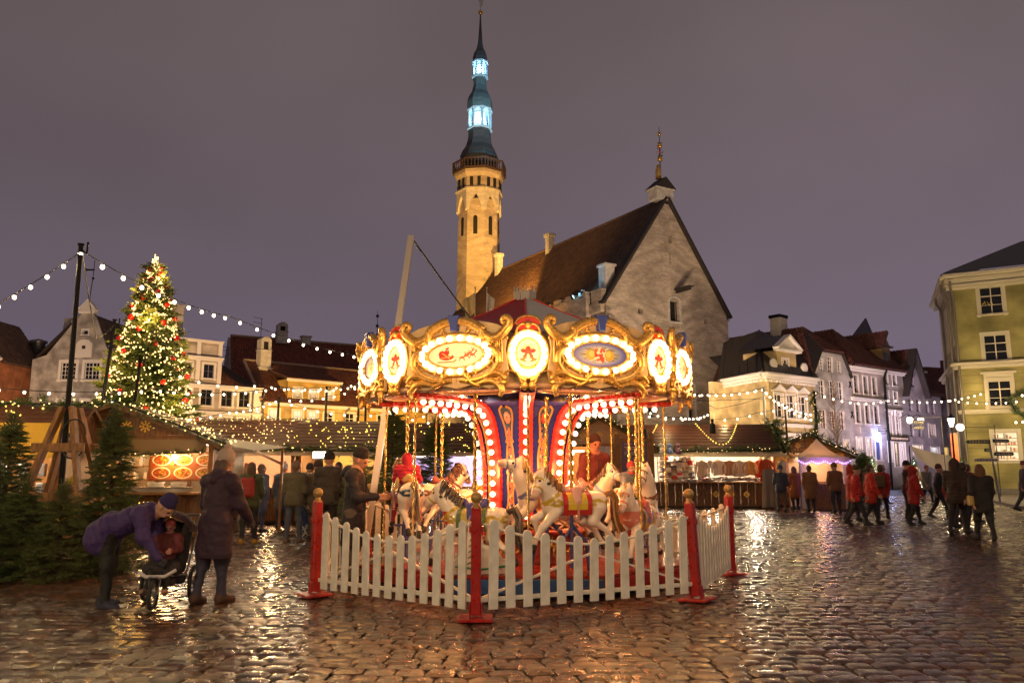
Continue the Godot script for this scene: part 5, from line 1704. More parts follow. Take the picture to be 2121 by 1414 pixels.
	for k in 8:
		var x: Transform3D = rot.call(k*45.0)
		cw.extrude(PackedVector2Array([Vector2(-.065,cy + .04),Vector2(.065,cy + .04),Vector2(.075,cy + .2),Vector2(.03,cy + .16),Vector2(0,cy + .27),Vector2(-.03,cy + .16),Vector2(-.075,cy + .2)]),.15,.175,x)
	part(t,"crown",cw,mt("silver_grey",Color(.42,.36,.30),.45,{"metal": .3}))
	for k in 8:
		var x: Transform3D = rot.call(k*45.0)
		part(t,"twisted_rod",twist(.016,.29,2.56),mt("brass"),x*Transform3D(Basis(),Vector3(0,0,2.12)))
	for k in 16:
		var x: Transform3D = rot.call(k*22.5)
		omni("cornice_light",x*Vector3(0,2.9,2.95),Color(1,.72,.42),.62 if k % 2 == 0 else .55,.2,t)
func twist(r: float,y0: float,y1: float) -> G:
	var g := G.new()
	var n := int((y1 - y0)/.035)
	for s in 2:
		var pts := []
		for j in n + 1:
			var a := j*.9 + s*PI
			pts.append(Vector3(cos(a)*r*.5,lerpf(y0,y1,float(j)/n),sin(a)*r*.5))
		g.tube(pts,r*.72,5)
	return g
func oval_panel(t: Node,x: Transform3D,k: int,bm: Mesh,bulb: Material,show: bool) -> void:
	var f := x*Transform3D(Basis(Vector3.RIGHT,.05),Vector3(0,2.57,2.36))
	var gold := mt("gold")
	var g := G.new()
	var ol := PackedVector2Array()
	for q in [[-.68,.02],[-.45,-.02],[-.2,.03],[0,-.01],[.2,.03],[.45,-.02],[.68,.02],[.72,.2],[.68,.45],[.70,.62]]: ol.append(Vector2(q[0],q[1]))
	for j in 13:
		var u := lerpf(.66,-.66,j/12.0)
		ol.append(Vector2(u,.64 + .22*sqrt(maxf(0,1 - u*u/.55))))
	for q in [[-.70,.62],[-.68,.45],[-.72,.2]]: ol.append(Vector2(q[0],q[1]))
	g.extrude(ol,-.04,.0,f,.006)
	for j in 26:
		var a := TAU*(j + .5)/26
		g.tube([f*Vector3(cos(a)*.535,.42 + sin(a)*.27,.004),f*Vector3(cos(a)*.66,.42 + sin(a)*.36,.004)],[.018,.008],4,true,.5)
	var pn := part(t,"cornice_panel",g,mt("gold_pale"))
	var c := Vector2(0,.42)
	var fr := G.new()
	for q in [[.545,.265,.022,.014],[.395,.165,.014,.02]]:
		var ring := []
		for j in 37: ring.append(f*Vector3(cos(TAU*j/36)*q[0],c.y + sin(TAU*j/36)*q[1],q[3]))
		fr.tube(ring,q[2],6,false)
	part(pn,"oval_frame",fr,gold)
	var bd := G.new()
	var pa := PackedVector2Array()
	for j in 30: pa.append(Vector2(cos(TAU*j/30)*.54,c.y + sin(TAU*j/30)*.26))
	bd.flat(pa,.006,f)
	part(pn,"light_band",bd,mt("cream_band",Color(.70,.58,.40),.4))
	var pc := G.new()
	pa = PackedVector2Array()
	for j in 30: pa.append(Vector2(cos(TAU*j/30)*.39,c.y + sin(TAU*j/30)*.16))
	pc.flat(pa,.014,f,true,Rect2(-.39,c.y - .16,.78,.32))
	var key := "sleigh" if k % 2 == 1 else "fruit"
	part(pn,"picture",pc,mt("pic_" + key,Color(1,1,1),.4,{"tex": picture(key)}))
	var xs := []
	for j in 20:
		var a := TAU*(j + .5)/20
		var p := f*Vector3(cos(a)*.468,c.y + sin(a)*.213,.04)
		if show: part(pn,"bulb",bm,bulb,Transform3D(Basis(),p))
		else: xs.append(Transform3D(Basis(),p))
	if not show: many(pn,"bulbs",bm,bulb,xs)
	for s in [-1,1]:
		var sc := G.new()
		var m := f*Transform3D(Basis().scaled(Vector3(s,1,1)),Vector3.ZERO)
		var arch := []
		for j in 12: arch.append(m*Vector3(lerpf(.06,.37,j/11.0),.85 - .30*pow(lerpf(.0,.37,j/11.0),2.0)*3.2,.012))
		sc.tube(arch,taper(.058,.066,12),7)
		sc.tube(in3(curl(Vector2(.37,.72),-.75,.2,-2,-22,12),.015,m),taper(.05,.034,13),7)
		var cs := curl(Vector2(.395,.76),-2.3,.16,6,16,8)
		sc.tube(in3(cs,.02,m),taper(.045,.05,9),7)
		var dip := []
		for j in 14:
			var u := j/13.0
			dip.append(m*Vector3(lerpf(.40,.74,u),.67 - .105*sin(PI*u) + .085*u,.012))
		sc.tube(dip,taper(.055,.06,14,.07),7)
		sc.tube(in3(curl(Vector2(.735,.735),1.0,.29,5,34,18),.02,m),taper(.056,.03,19),7)
		sc.tube(in3(curl(Vector2(.50,.60),2.5,.36,.4,2.0,12) + curl(Vector2(.20,.715),2.9,.10,10,40,8),.01,m),taper(.022,.016,22),5)
		sc.tube(in3(curl(Vector2(.06,.10),-.15,.62,.5,3.6,18),.018,m),taper(.03,.045,19,.052),7)
		sc.tube(in3(curl(Vector2(.60,.30),1.5,.50,1.0,21,18),.022,m),taper(.048,.026,19),7)
		sc.tube(in3(curl(Vector2(.30,.03),.45,.44,-1.0,-7,14),.03,m),taper(.026,.03,15,.05),6)
		sc.tube(in3(curl(Vector2(.36,.05),.25,.40,-.5,-11,14),.04,m),taper(.022,.028,15,.044),6)
		sc.tube(in3(curl(Vector2(.40,.10),.75,.34,-2,-9,12),.035,m),taper(.026,.03,13,.052),6)
		sc.tube(in3(curl(Vector2(.34,.02),2.9,.38,1,-22,16),.02,m),taper(.034,.02,17,.042),6)
		sc.tube(in3(curl(Vector2(.20,.12),3.0,.22,-4,-34,12),.03,m),taper(.03,.018,13),6)
		sc.tube(in3(curl(Vector2(.64,.30),1.55,.32,-.3,1.0,10) + curl(Vector2(.655,.60),1.4,.12,-20,-50,8),.012,m),taper(.016,.014,20),5)
		sc.tube(in3(curl(Vector2(.56,.50),.6,.18,10,40,10),.025,m),taper(.028,.018,11),6)
		sc.ball(m*Vector3(.575,.565,.03),Vector3.ONE*.03,7,5)
		sc.ball(m*Vector3(.63,.045,.03),Vector3(.08,.05,.04),8,6)
		sc.ball(m*Vector3(.16,.075,.03),Vector3.ONE*.028,7,5)
		for j in 7: sc.tube(in3(curl(Vector2(.30 + j*.055,.045 + .02*sin(j*1.3)),.4 + j*.16,.16 + .012*j,-1.5,-9 - j,8),.045,m),taper(.012,.004,9,.016),5)
		for j in 5: sc.tube(in3(curl(Vector2(.52 + j*.022,.2 + j*.075),2.2 - j*.25,.13,3,16,8),.03,m),taper(.013,.005,9),5)
		part(pn,"scroll_carving",sc,gold)
	var ks := G.new()
	ks.extrude(PackedVector2Array([Vector2(-.045,.72),Vector2(.045,.72),Vector2(.055,.80),Vector2(.085,.92),Vector2(-.085,.92),Vector2(-.055,.80)]),-.02,.08,f,.012)
	part(pn,"keystone",ks,mt("keystone_blue",Color(.025,.05,.30),.3))
func medallion(t: Node,x: Transform3D,k: int,bm: Mesh,bulb: Material,show: bool) -> void:
	var f := x*Transform3D(Basis(),Vector3(0,2.57,2.46))
	var gold := mt("gold")
	var g := G.new()
	var pa := PackedVector2Array()
	for j in 32: pa.append(Vector2(cos(TAU*j/32)*.245,.40 + sin(TAU*j/32)*.30))
	g.extrude(pa,-.10,.0,f,.01)
	var m := part(t,"medallion",g,mt("cream_band"))
	var rr := G.new()
	var ring := []
	for j in 33: ring.append(f*Vector3(cos(TAU*j/32)*.15,.41 + sin(TAU*j/32)*.185,.008))
	rr.tube(ring,.012,5,false)
	ring = []
	for j in 33: ring.append(f*Vector3(cos(TAU*j/32)*.25,.40 + sin(TAU*j/32)*.305,-.01))
	rr.tube(ring,.02,6,false)
	part(m,"ring_frame",rr,gold)
	var pc := G.new()
	pa = PackedVector2Array()
	for j in 28: pa.append(Vector2(cos(TAU*j/28)*.145,.41 + sin(TAU*j/28)*.18))
	pc.flat(pa,.008,f,true,Rect2(-.145,.23,.29,.36))
	part(m,"picture",pc,mt("pic_bells",Color(1,1,1),.4,{"tex": picture("bells")}))
	var xs := []
	for j in 18:
		var a := TAU*(j + .5)/18
		var p := f*Vector3(cos(a)*.20,.40 + sin(a)*.248,.035)
		if show: part(m,"bulb",bm,bulb,Transform3D(Basis(),p))
		else: xs.append(Transform3D(Basis(),p))
	if not show: many(m,"bulbs",bm,bulb,xs)
	var fan := G.new()
	pa = PackedVector2Array([Vector2(-.10,.68),Vector2(.10,.68)])
	for j in 11: pa.append(Vector2(cos(PI*j/10)*.15,.77 + sin(PI*j/10)*.10))
	fan.extrude(pa,-.07,.0,f,.01)
	part(m,"red_fan",fan,mt("fan_red",Color(.55,.02,.012),.3))
	for s in [-1,1]:
		var sc := G.new()
		var q := f*Transform3D(Basis().scaled(Vector3(s,1,1)),Vector3.ZERO)
		sc.tube(in3(curl(Vector2(.15,.62),1.6,.30,-1,22,14),.0,q),taper(.02,.016,15),6)
		sc.tube(in3(curl(Vector2(.03,.06),.3,.30,2,20,14),.015,q),taper(.026,.02,15),6)
		sc.tube(in3(curl(Vector2(.02,-.02),.6,.16,2,8,8),.02,q),taper(.03,.016,9),6)
		sc.ball(q*Vector3(.05,.0,.02),Vector3(.05,.055,.04),8,6)
		part(m,"scroll_carving",sc,gold)
	var sc := G.new()
	var arc := []
	for j in 11: arc.append(f*Vector3(cos(PI*j/10)*.155,.775 + sin(PI*j/10)*.105,-.03))
	sc.tube(arc,.022,6)
	sc.ball(f*Vector3(0,.765,.02),Vector3.ONE*.045,9,7)
	part(m,"fan_moulding",sc,gold)
func horse_body(style: Dictionary) -> G:
	var W := Color(.72,.62,.52)
	var hd: Vector3 = style.get("head",Vector3(.19,-.20,0))
	var pol: Vector3 = style.get("poll",Vector3(.50,1.10,0))
	var B := []
	B.append([Vector3(-.26,.73,0),Vector3(.20,.715,0),.150,.150,W])
	B.append([Vector3(-.34,.745,.04),Vector3(-.30,.70,.04),.125,.13,W])
	B.append([Vector3(-.34,.745,-.04),Vector3(-.30,.70,-.04),.125,.13,W])
	B.append([Vector3(.27,.735,.03),Vector3(.31,.70,.02),.125,.105,W])
	B.append([Vector3(.27,.735,-.03),Vector3(.31,.70,-.02),.125,.105,W])
	B.append([Vector3(.29,.80,0),Vector3(.29,.80,0).lerp(pol,.55) + Vector3(.02,.0,0),.150,.112,W])
	B.append([Vector3(.29,.80,0).lerp(pol,.5) + Vector3(.02,0,0),pol,.114,.084,W])
	B.append([pol,pol + hd*.75,.078,.053,W])
	B.append([pol + hd*.7,pol + hd,.050,.048,Color(.62,.40,.32)])
	B.append([pol + Vector3(.01,-.06,0),pol + hd*.5 + Vector3(-.02,-.035,0),.064,.036,W])
	for s in [-1,1]:
		B.append([pol + Vector3(-.025,.055,s*.035),pol + Vector3(-.035,.125,s*.045),.026,.008,W])
	var legs: Array = style.get("legs",[[Vector3(.29,.62,.085),Vector3(.50,.53,.09),Vector3(.44,.34,.09),Vector3(.40,.28,.09)],[Vector3(.27,.62,-.085),Vector3(.45,.44,-.09),Vector3(.56,.28,-.09),Vector3(.57,.21,-.09)],[Vector3(-.30,.66,.085),Vector3(-.20,.50,.09),Vector3(-.36,.36,.09),Vector3(-.46,.20,.09)],[Vector3(-.32,.66,-.085),Vector3(-.24,.50,-.09),Vector3(-.44,.38,-.09),Vector3(-.56,.24,-.09)]])
	for j in 4:
		var l: Array = legs[j]
		var back := j > 1
		B.append([l[0],l[1],.105 if back else .075,.062 if back else .045,W])
		B.append([l[1],l[2],.058 if back else .042,.03,W])
		B.append([l[2],l[3],.029,.026,W])
		B.append([l[3],l[3] + (l[3] - l[2]).normalized()*.05 + Vector3(.012,0,0),.031,.04,Color(.025,.02,.018)])
	var g := G.new()
	var strap: Color = style.strap
	var deco: Color = style.get("deco",strap)
	var pf := func(p: Vector3,bi: int) -> Color:
		if bi < 5:
			if absf(p.x) > .15 or p.y < .5:
				var u := p.x*17.0
				var y0 := .735 + .03*sin(u)
				var y1 := .735 - .03*sin(u)
				if absf(p.z) > .05 and (absf(p.y - y0) < .021 or absf(p.y - y1) < .021): return strap
			if p.y < .60 and p.y > .4: return Color(.70,.55,.46)
		if bi == 5:
			var tt := (p.x - .29)*.75 + (p.y - .80)
			if absf(tt - .02) < .03: return strap
			if p.x > .33 and p.y < .82 and p.y > .70 and deco != strap: return deco
		if bi == 7 or bi == 9:
			var u := (p - pol).dot(hd.normalized())/hd.length()
			if absf(u - .24) < .045 or absf(u - .66) < .05: return strap
			if absf(p.z) > .025 and absf(p.z) < .038 and u > .2 and u < .7: return strap
		if bi == 3 or bi == 4:
			if p.y < .70 and p.y > .60 and deco != strap: return deco
		return B[bi][4]
	blob(g,B,.0125,60.0,pf)
	return g
func hair(col: Color,pts: Array,n: int,spread: Vector3,r: float,seed_: int,tone := .55) -> G:
	var g := G.new()
	var q := RandomNumberGenerator.new()
	q.seed = seed_
	for j in n:
		var o := Vector3(q.randf_range(-1,1),q.randf_range(-1,1),q.randf_range(-1,1))*spread
		var ph := q.randf()*6.0
		var path := []
		for k in pts.size():
			var u := float(k)/(pts.size() - 1)
			path.append(pts[k] + o*(.35 + u*1.0) + Vector3(sin(ph + u*5)*.012,cos(ph + u*4)*.010,sin(ph*2 + u*4)*.008))
		g.col = col*(tone if j % 3 == 0 else 1.0) if j % 3 != 1 else col.lerp(Color(.8,.62,.4),.10 + .6*minf(col.r,.4))
		var rr := []
		for k in pts.size(): rr.append(r*(1.0 - .75*float(k)/(pts.size() - 1)))
		g.tube(path,rr,5)
	return g
func saddle_parts(t: Node,blanket: Color,inner: Color,seat: Color) -> void:
	var bl := G.new()
	var n := 16
	for j in n:
		for k in 6:
			var a0 := lerpf(-2.1,2.1,float(j)/n)
			var a1 := lerpf(-2.1,2.1,float(j + 1)/n)
			var x0 := lerpf(-.20,.20,k/6.0)
			var x1 := lerpf(-.20,.20,(k + 1)/6.0)
			var p := func(a,x): return Vector3(x,.722 + cos(a)*.168 - maxf(0,absf(a) - 1.57)*.10,sin(a)*(.172 + .01*absf(sin(a))))
			var mid := absf((a0 + a1)/2)
			bl.col = inner if k > 0 and k < 5 and mid < 1.75 and mid > .4 else blanket
			bl.quad(p.call(a0,x0),p.call(a0,x1),p.call(a1,x1),p.call(a1,x0))
	part(t,"saddle_blanket",bl,mt("gloss_vc"))
	var s := G.new()
	blob(s,[[Vector3(-.10,.90,0),Vector3(.10,.885,0),.055,.045,seat,Vector3(0,1,0),1.6],[Vector3(.12,.90,0),Vector3(.155,.965,0),.04,.028,seat],[Vector3(-.11,.91,-.05),Vector3(-.135,.955,0),.04,.035,seat],[Vector3(-.11,.91,.05),Vector3(-.135,.955,0),.04,.035,seat],[Vector3(.0,.87,.13),Vector3(.0,.76,.178),.075,.05,seat,Vector3(0,0,1),2.6],[Vector3(.0,.87,-.13),Vector3(.0,.76,-.178),.075,.05,seat,Vector3(0,0,1),2.6]],.0125,60.0)
	part(t,"saddle",s,mt("gloss_vc"))
	var st := G.new()
	for q in [-1,1]:
		st.bar(Vector3(0,.76,q*.192),Vector3(.0,.52,q*.175),.035,.012,Vector3.RIGHT)
		st.tube([Vector3(-.04,.50,q*.18),Vector3(.04,.50,q*.18)],.01,5)
	part(t,"stirrup_strap",st,mt("strap_pink",Color(.55,.30,.26),.4))
func make_horse(label: String,at: Vector3,turn: float,style: Dictionary,seed_: int) -> Node3D:
	var t := thing("carousel_horse",label,"carousel horse",at,turn,"horses riding on the carousel")
	part(t,"body",horse_body(style),mt("gloss_vc"))
	var pol: Vector3 = style.get("poll",Vector3(.50,1.10,0))
	var hd: Vector3 = style.get("head",Vector3(.19,-.20,0))
	var mc: Color = style.mane
	var mg := G.new()
	for j in 9:
		var u := j/8.0
		var root := Vector3(.20,.93,0).lerp(pol + Vector3(-.04,.07,0),u)
		for s in [-1,1]:
			mg.add(hair(mc,[root + Vector3(-.01,.025,0),root + Vector3(-.02,.01,s*.05),root + Vector3(-.005,-.06,s*.085),root + Vector3(.012,-.125,s*.092),root + Vector3(.0,-.17,s*.088)],4,Vector3(.026,.016,.012),.025,seed_*31 + j*2 + s),Transform3D())
	for s in 4: mg.add(hair(mc,[pol + Vector3(0,.085,0),pol + Vector3(.05,.065,(s - 1.5)*.02),pol + hd*.45 + Vector3(.05,.025,(s - 1.5)*.03)],2,Vector3(.012,.01,.008),.018,seed_*7 + s),Transform3D())
	part(t,"mane",mg,mt("gloss_vc"))
	var tail: Array = style.get("tail",[Vector3(-.44,.82,0),Vector3(-.54,.86,0),Vector3(-.60,.76,0),Vector3(-.60,.60,0),Vector3(-.62,.46,0),Vector3(-.68,.36,0)])
	part(t,"tail",hair(mc,tail,18,Vector3(.036,.024,.042),.031,seed_*13),mt("gloss_vc"))
	var eg := G.new()
	for s in [-1,1]:
		eg.ball(pol + hd*.30 + Vector3(.012,.012,s*.060),Vector3(.026,.022,.016),8,6)
		eg.ball(pol + hd*.96 + Vector3(.022,.008,s*.026),Vector3(.010,.008,.008),6,4)
	part(t,"eye",eg,mt("eye_black",Color(.015,.01,.008),.1))
	saddle_parts(t,style.blanket,style.inner,style.seat)
	var hb := G.new()
	hb.tube([pol + Vector3(-.06,-.09,-.13),pol + Vector3(-.06,-.09,.13)],.012,6)
	for s in [-1,1]: hb.tube([pol + Vector3(-.06,-.09,s*.09),pol + Vector3(-.06,-.09,s*.145)],.02,7)
	part(t,"hand_grip",hb,mt("black_rubber",Color(.015,.013,.012),.5))
	return t
func horses() -> void:
	var c := Vector3(.2,0,-12.2)
	var W := Color(.72,.64,.54)
	var yel := Color(.44,.30,.02)
	var brown := Color(.30,.12,.02)
	var black := Color(.05,.032,.022)
	var dkbr := Color(.12,.07,.04)
	var H := [
		["large white carousel horse with golden brown mane, red blanket and pink saddle, in front",19.0,1.80,.40,{"strap": yel,"mane": brown,"blanket": Color(.40,.02,.02),"inner": Color(.55,.40,.03),"seat": Color(.66,.36,.30),"poll": Vector3(.45,1.07,-.03),"head": Vector3(.12,-.24,-.10)},0.0],
		["white carousel horse with black mane, red collar and dark tail behind the fence's front post",-21.0,1.86,.20,{"strap": yel,"mane": black,"blanket": Color(.10,.16,.07),"inner": Color(.45,.36,.08),"seat": Color(.08,.07,.25),"deco": Color(.42,.03,.02)},0.0],
		["white carousel horse seen from behind with dark tail, ridden by the child in red",-70.0,1.82,.50,{"strap": Color(.03,.05,.08),"mane": dkbr,"blanket": Color(.40,.04,.03),"inner": Color(.10,.12,.3),"seat": Color(.45,.28,.08)},0.0],
		["pale carousel horse with blond forelock and pink breast collar, facing the viewer",60.0,1.80,.18,{"strap": Color(.55,.18,.14),"deco": Color(.58,.20,.15),"mane": Color(.42,.26,.06),"blanket": Color(.5,.36,.05),"inner": Color(.2,.16,.34),"seat": Color(.45,.1,.08),"poll": Vector3(.46,1.08,0),"head": Vector3(.17,-.24,0)},0.0],
		["tall white carousel horse with dark brown forelock looking right, at the carousel's right edge",88.0,1.78,.42,{"strap": Color(.18,.07,.03),"mane": dkbr,"blanket": Color(.5,.36,.06),"inner": Color(.08,.14,.3),"seat": Color(.4,.25,.2),"poll": Vector3(.44,1.12,.04),"head": Vector3(.12,-.19,.10)},0.0],
		["rosy carousel horse with raised head and blue checked collar, against the centre column",14.0,1.22,.46,{"strap": Color(.10,.12,.26),"mane": Color(.5,.3,.1),"blanket": Color(.36,.15,.05),"inner": Color(.4,.25,.08),"seat": Color(.5,.3,.1),"poll": Vector3(.42,1.16,0),"head": Vector3(.25,.02,0)},0.0],
		["white carousel horse with blue bridle looking right, rearing behind the pink saddle",142.0,1.74,.42,{"strap": Color(.16,.24,.50),"mane": dkbr,"blanket": Color(.35,.1,.08),"inner": Color(.2,.25,.4),"seat": Color(.5,.2,.15),"poll": Vector3(.46,1.12,0),"head": Vector3(.19,-.13,.06)},0.0],
		["brown-maned carousel horse with tan face on the far left of the platform",-128.0,1.74,.45,{"strap": Color(.12,.06,.04),"mane": Color(.13,.05,.03),"blanket": Color(.36,.05,.05),"inner": Color(.1,.12,.24),"seat": Color(.3,.08,.06)},0.0],
		["carousel horse with orange mask-like straps and yellow saddle behind the column's left side",-152.0,1.50,.36,{"strap": Color(.60,.24,.06),"mane": Color(.55,.32,.05),"blanket": Color(.55,.34,.05),"inner": Color(.07,.08,.22),"seat": Color(.60,.36,.05)},0.0],
		["carousel horse with yellow and red trappings carrying the child in grey blue",112.0,1.80,.38,{"strap": Color(.5,.34,.05),"mane": dkbr,"blanket": Color(.45,.05,.03),"inner": Color(.5,.38,.06),"seat": Color(.45,.2,.1)},0.0],
	]
	for k in H.size():
		var q: Array = H[k]
		var a := deg_to_rad(q[1])
		var at: Vector3 = c + Vector3(sin(a)*q[2],q[3],cos(a)*q[2])
		var dir := Vector3(-cos(a),0,sin(a))
		var turn := atan2(-dir.z,dir.x) + deg_to_rad(q[5])
		var h := make_horse(q[0],at,turn,q[4],11 + k)
		var px := .02
		part(h,"twisted_pole",twist(.024,.80 if q[3] > .3 else .84,2.55 - q[3]),mt("brass"),Transform3D(Basis(),Vector3(px,0,0)))
		var arm := G.new()
		arm.tube([Vector3(px,.60,0),Vector3(px,.30 - q[3] + .02,0)],.022,7)
		if q[3] > .3:
			arm.tube([Vector3(px,.46,0),Vector3(px - .2,.24,0),Vector3(px - .24,.285 - q[3],0)],.024,7)
			arm.tube([Vector3(px,.42,0),Vector3(px + .14,.24,0),Vector3(px + .22,.285 - q[3],0)],.02,7)
			arm.tube([Vector3(px - .14,.29,-.2),Vector3(px - .14,.29,.2)],.016,6)
		else:
			arm.tube([Vector3(px - .1,.32,-.2),Vector3(px - .1,.32,.2)],.016,6)
		part(h,"crank_arm",arm,mt("crank_blue",Color(.05,.06,.20),.35))
	var t := thing("sleigh_seat","small white sleigh seat with green fir design, low behind the fence's front post","sleigh seat",w(-.42,.285,10.28),.12)
	var g := G.new()
	for z in [-.16,.16]:
		g.extrude(PackedVector2Array([Vector2(-.34,.0),Vector2(.36,.0),Vector2(.44,.12),Vector2(.30,.16),Vector2(.22,.30),Vector2(.05,.36),Vector2(-.02,.62),Vector2(-.14,.64),Vector2(-.16,.3),Vector2(-.36,.14)]),z - .015,z + .015,Transform3D(),.006)
	g.box(Vector3(0,.22,0),Vector3(.36,.03,.30)); g.box(Vector3(-.1,.42,0),Vector3(.03,.4,.30),Basis(Vector3.BACK,.15))
	part(t,"sleigh_body",g,mt("horse_paint"))
	g = G.new()
	g.tube([Vector3(-.08,.05,.18),Vector3(-.09,.3,.18),Vector3(-.08,.6,.18)],.012,5)
	for k in 7:
		for s in [-1,1]: g.tube([Vector3(-.085,.58 - k*.07,.18),Vector3(-.085 + s*(.02 + .008*k),.545 - k*.07,.182)],.009,4)
	g.tube([Vector3(-.3,.10,.18),Vector3(0,.06,.18),Vector3(.36,.10,.18)],.014,5)
	part(t,"green_design",g,mt("fir_green",Color(.02,.20,.09),.3))
func fence() -> void:
	var c := Vector2(.2,12.2)
	var P := [Vector2(-.58,-3.52),Vector2(2.02,-2.29),Vector2(3.09,.13),Vector2(1.95,2.75),Vector2(-.85,3.15),Vector2(-2.55,1.2),Vector2(-2.66,-1.92)]
	var plab := ["red fence post at the front corner, nearest the viewer","red fence post leaning slightly at the right front corner","red fence post at the fence's far right corner","red fence post behind the carousel on the right","red fence post straight behind the carousel","red fence post behind the standing woman","red fence post at the left front corner"]
	var flab := ["white picket fence panel on the front right, dipping in the middle","white picket fence panel on the right seen almost edge on","white picket fence panel behind the carousel on the right","white picket fence panel at the back of the carousel","white picket fence panel at the back left of the carousel","white picket fence panel on the left, beside the standing woman","white picket fence panel on the front left, dipping in the middle"]
	var red := mt("red_paint")
	for k in P.size():
		var p: Vector2 = P[k] + c
		var t := thing("fence_post",plab[k],"fence post",w(p.x,0,p.y),[.0,-.62,.3,.2,.1,.2,.65][k],"red fence posts round the carousel")
		if k == 1: t.rotation.z = .05
		var g := G.new()
		g.cham(Vector3(0,.60,0),Vector3(.105,1.08,.105),.010)
		g.lathe([Vector2(.074,1.14),Vector2(.05,1.18)],4,Transform3D(),true,PI/4)
		part(t,"shaft",g,red)
		g = G.new()
		g.cham(Vector3(0,.025,0),Vector3(.36,.03,.36),.006)
		for s in [-1,1]: g.cham(Vector3(s*.063,.10,0),Vector3(.012,.15,.10),.003)
		part(t,"foot_plate",g,red)
		g = G.new()
		g.lathe([Vector2(.055,1.15),Vector2(.05,1.17),Vector2(.03,1.185),Vector2(.036,1.205),Vector2(.02,1.21)],12)
		g.ball(Vector3(0,1.265,0),Vector3.ONE*.062,14,10)
		part(t,"ball_finial",g,mt("gilt_wood",Color(.36,.22,.07),.4,{"metal": .4}))
		for s in [-1,1]:
			g = G.new()
			g.cham(Vector3(s*.06,.93,.0),Vector3(.03,.07,.07),.005)
			part(t,"bracket",g,red)
	var wp := mt("white_paint")
	for k in P.size():
		var a: Vector2 = P[k] + c
		var b: Vector2 = P[(k + 1) % P.size()] + c
		var d := (b - a).normalized()
		a += d*.09; b -= d*.09
		var ln := a.distance_to(b)
		var f := frame_at(a,b)
		var t := thing("picket_fence",flab[k],"picket fence",f.origin,atan2(-f.basis.x.z,f.basis.x.x),"white picket panels round the carousel")
		var n := 13
		for j in n:
			var u := (j + .5)/n
			var h := .80 + .26*pow(absf(u*2 - 1),1.7) + rf(-.012,.012)
			var pl := PackedVector2Array([Vector2(-.054,.10),Vector2(.054,.10)])
			for s in 9: pl.append(Vector2(cos(PI*s/8)*.054,h - .054 + sin(PI*s/8)*.054))
			var g := G.new()
			g.extrude(pl,.0,.022,Transform3D(Basis(Vector3.BACK,rf(-.016,.016)),Vector3(u*ln,0,.0)),.004)
			part(t,"picket",g,wp)
		for y in [.20]:
			var g := G.new()
			g.cham(Vector3(ln/2,y,-.02),Vector3(ln + .1,.045,.032),.004)
			part(t,"rail",g,wp)
		var cr := G.new()
		var pts := []
		for j in 13:
			var u := j/12.0
			pts.append(Vector3(u*ln,.72 + .26*pow(absf(u*2 - 1),1.7),-.015))
		cr.tube(pts,.016,6)
		part(t,"curved_rail",cr,wp)
		for s in [0,1]:
			var g := G.new()
			var x0 := .0 if s == 0 else ln
			g.bar(Vector3(x0,.22,-.035),Vector3(ln*.5,.62,-.035),.035,.022)
			part(t,"brace",g,wp)
	var ms := thing("leaning_mast","tall pale metal mast leaning beside the carousel, a rope from its top","mast")
	var g := G.new()
	g.bar(w(-2.42,.0,13.3),w(-1.78,5.62,13.6),.10,.10)
	part(ms,"pole",g,mt("pale_metal",Color(.50,.44,.38),.4,{"metal": .4}))
	g = G.new()
	var rp := []
	for j in 15:
		var u := j/14.0
		rp.append(w(-1.78,5.6,13.6).lerp(w(1.0,3.3,21.0),u) - Vector3(0,.25*sin(PI*u),0))
	g.tube(rp,.018,5)
	part(ms,"rope",g,mt("cable"))
var sprigs := {}
func sprig(kind: String) -> ArrayMesh:
	if sprigs.has(kind): return sprigs[kind]
	var r := RandomNumberGenerator.new()
	r.seed = kind.hash()
	var g := G.new()
	var dense: bool = kind.begins_with("near")
	var n := 60 if dense else 16
	var twigs := [[Vector3.ZERO,Vector3(1,0,0),1.0]]
	if dense:
		for k in 4:
			var x := .18 + .17*k
			for s in [-1,1]: twigs.append([Vector3(x,0,0),Vector3(.75,r.randf_range(-.15,.1),s*.62).normalized(),.42 - .07*k])
	else:
		for s in [-1,1]: twigs.append([Vector3(.3,0,0),Vector3(.75,.0,s*.65).normalized(),.5])
	for tw in twigs:
		var o: Vector3 = tw[0]
		var d: Vector3 = tw[1]
		var l: float = tw[2]
		if dense:
			g.col = Color(.06,.04,.022)
			g.tube([o,o + d*l],[.012,.005],3,false)
		var m := int(n*l) + 3
		var sx := d.cross(Vector3.UP).normalized()
		var sy := sx.cross(d)
		for j in m:
			var u := (j + .5)/m
			var a := r.randf()*TAU
			var p := o + d*l*u
			var nd := (d*r.randf_range(.45,.8) + (sx*cos(a) + sy*sin(a))*.75).normalized()
			var ln := (.085 if dense else .24)*r.randf_range(.75,1.2)
			var wd := nd.cross(Vector3(r.randf() - .5,r.randf() - .5,r.randf() - .5)).normalized()*(.009 if dense else .035)
			var q := r.randf()
			g.col = Color(.035,.070,.018).lerp(Color(.095,.135,.032),q)
			var k := g.vx(p - wd,wd.cross(nd).normalized()); g.vx(p + wd,wd.cross(nd).normalized()); g.vx(p + nd*ln,wd.cross(nd).normalized())
			g.trg(k,k + 1,k + 2)
	g.col = Color(1,1,1)
	sprigs[kind] = g.mesh()
	return sprigs[kind]
var fairy_mesh: ArrayMesh
func fairy_geo() -> ArrayMesh:
	if fairy_mesh == null:
		var g := G.new()
		g.ball(Vector3.ZERO,Vector3.ONE,5,4)
		fairy_mesh = g.mesh()
	return fairy_mesh
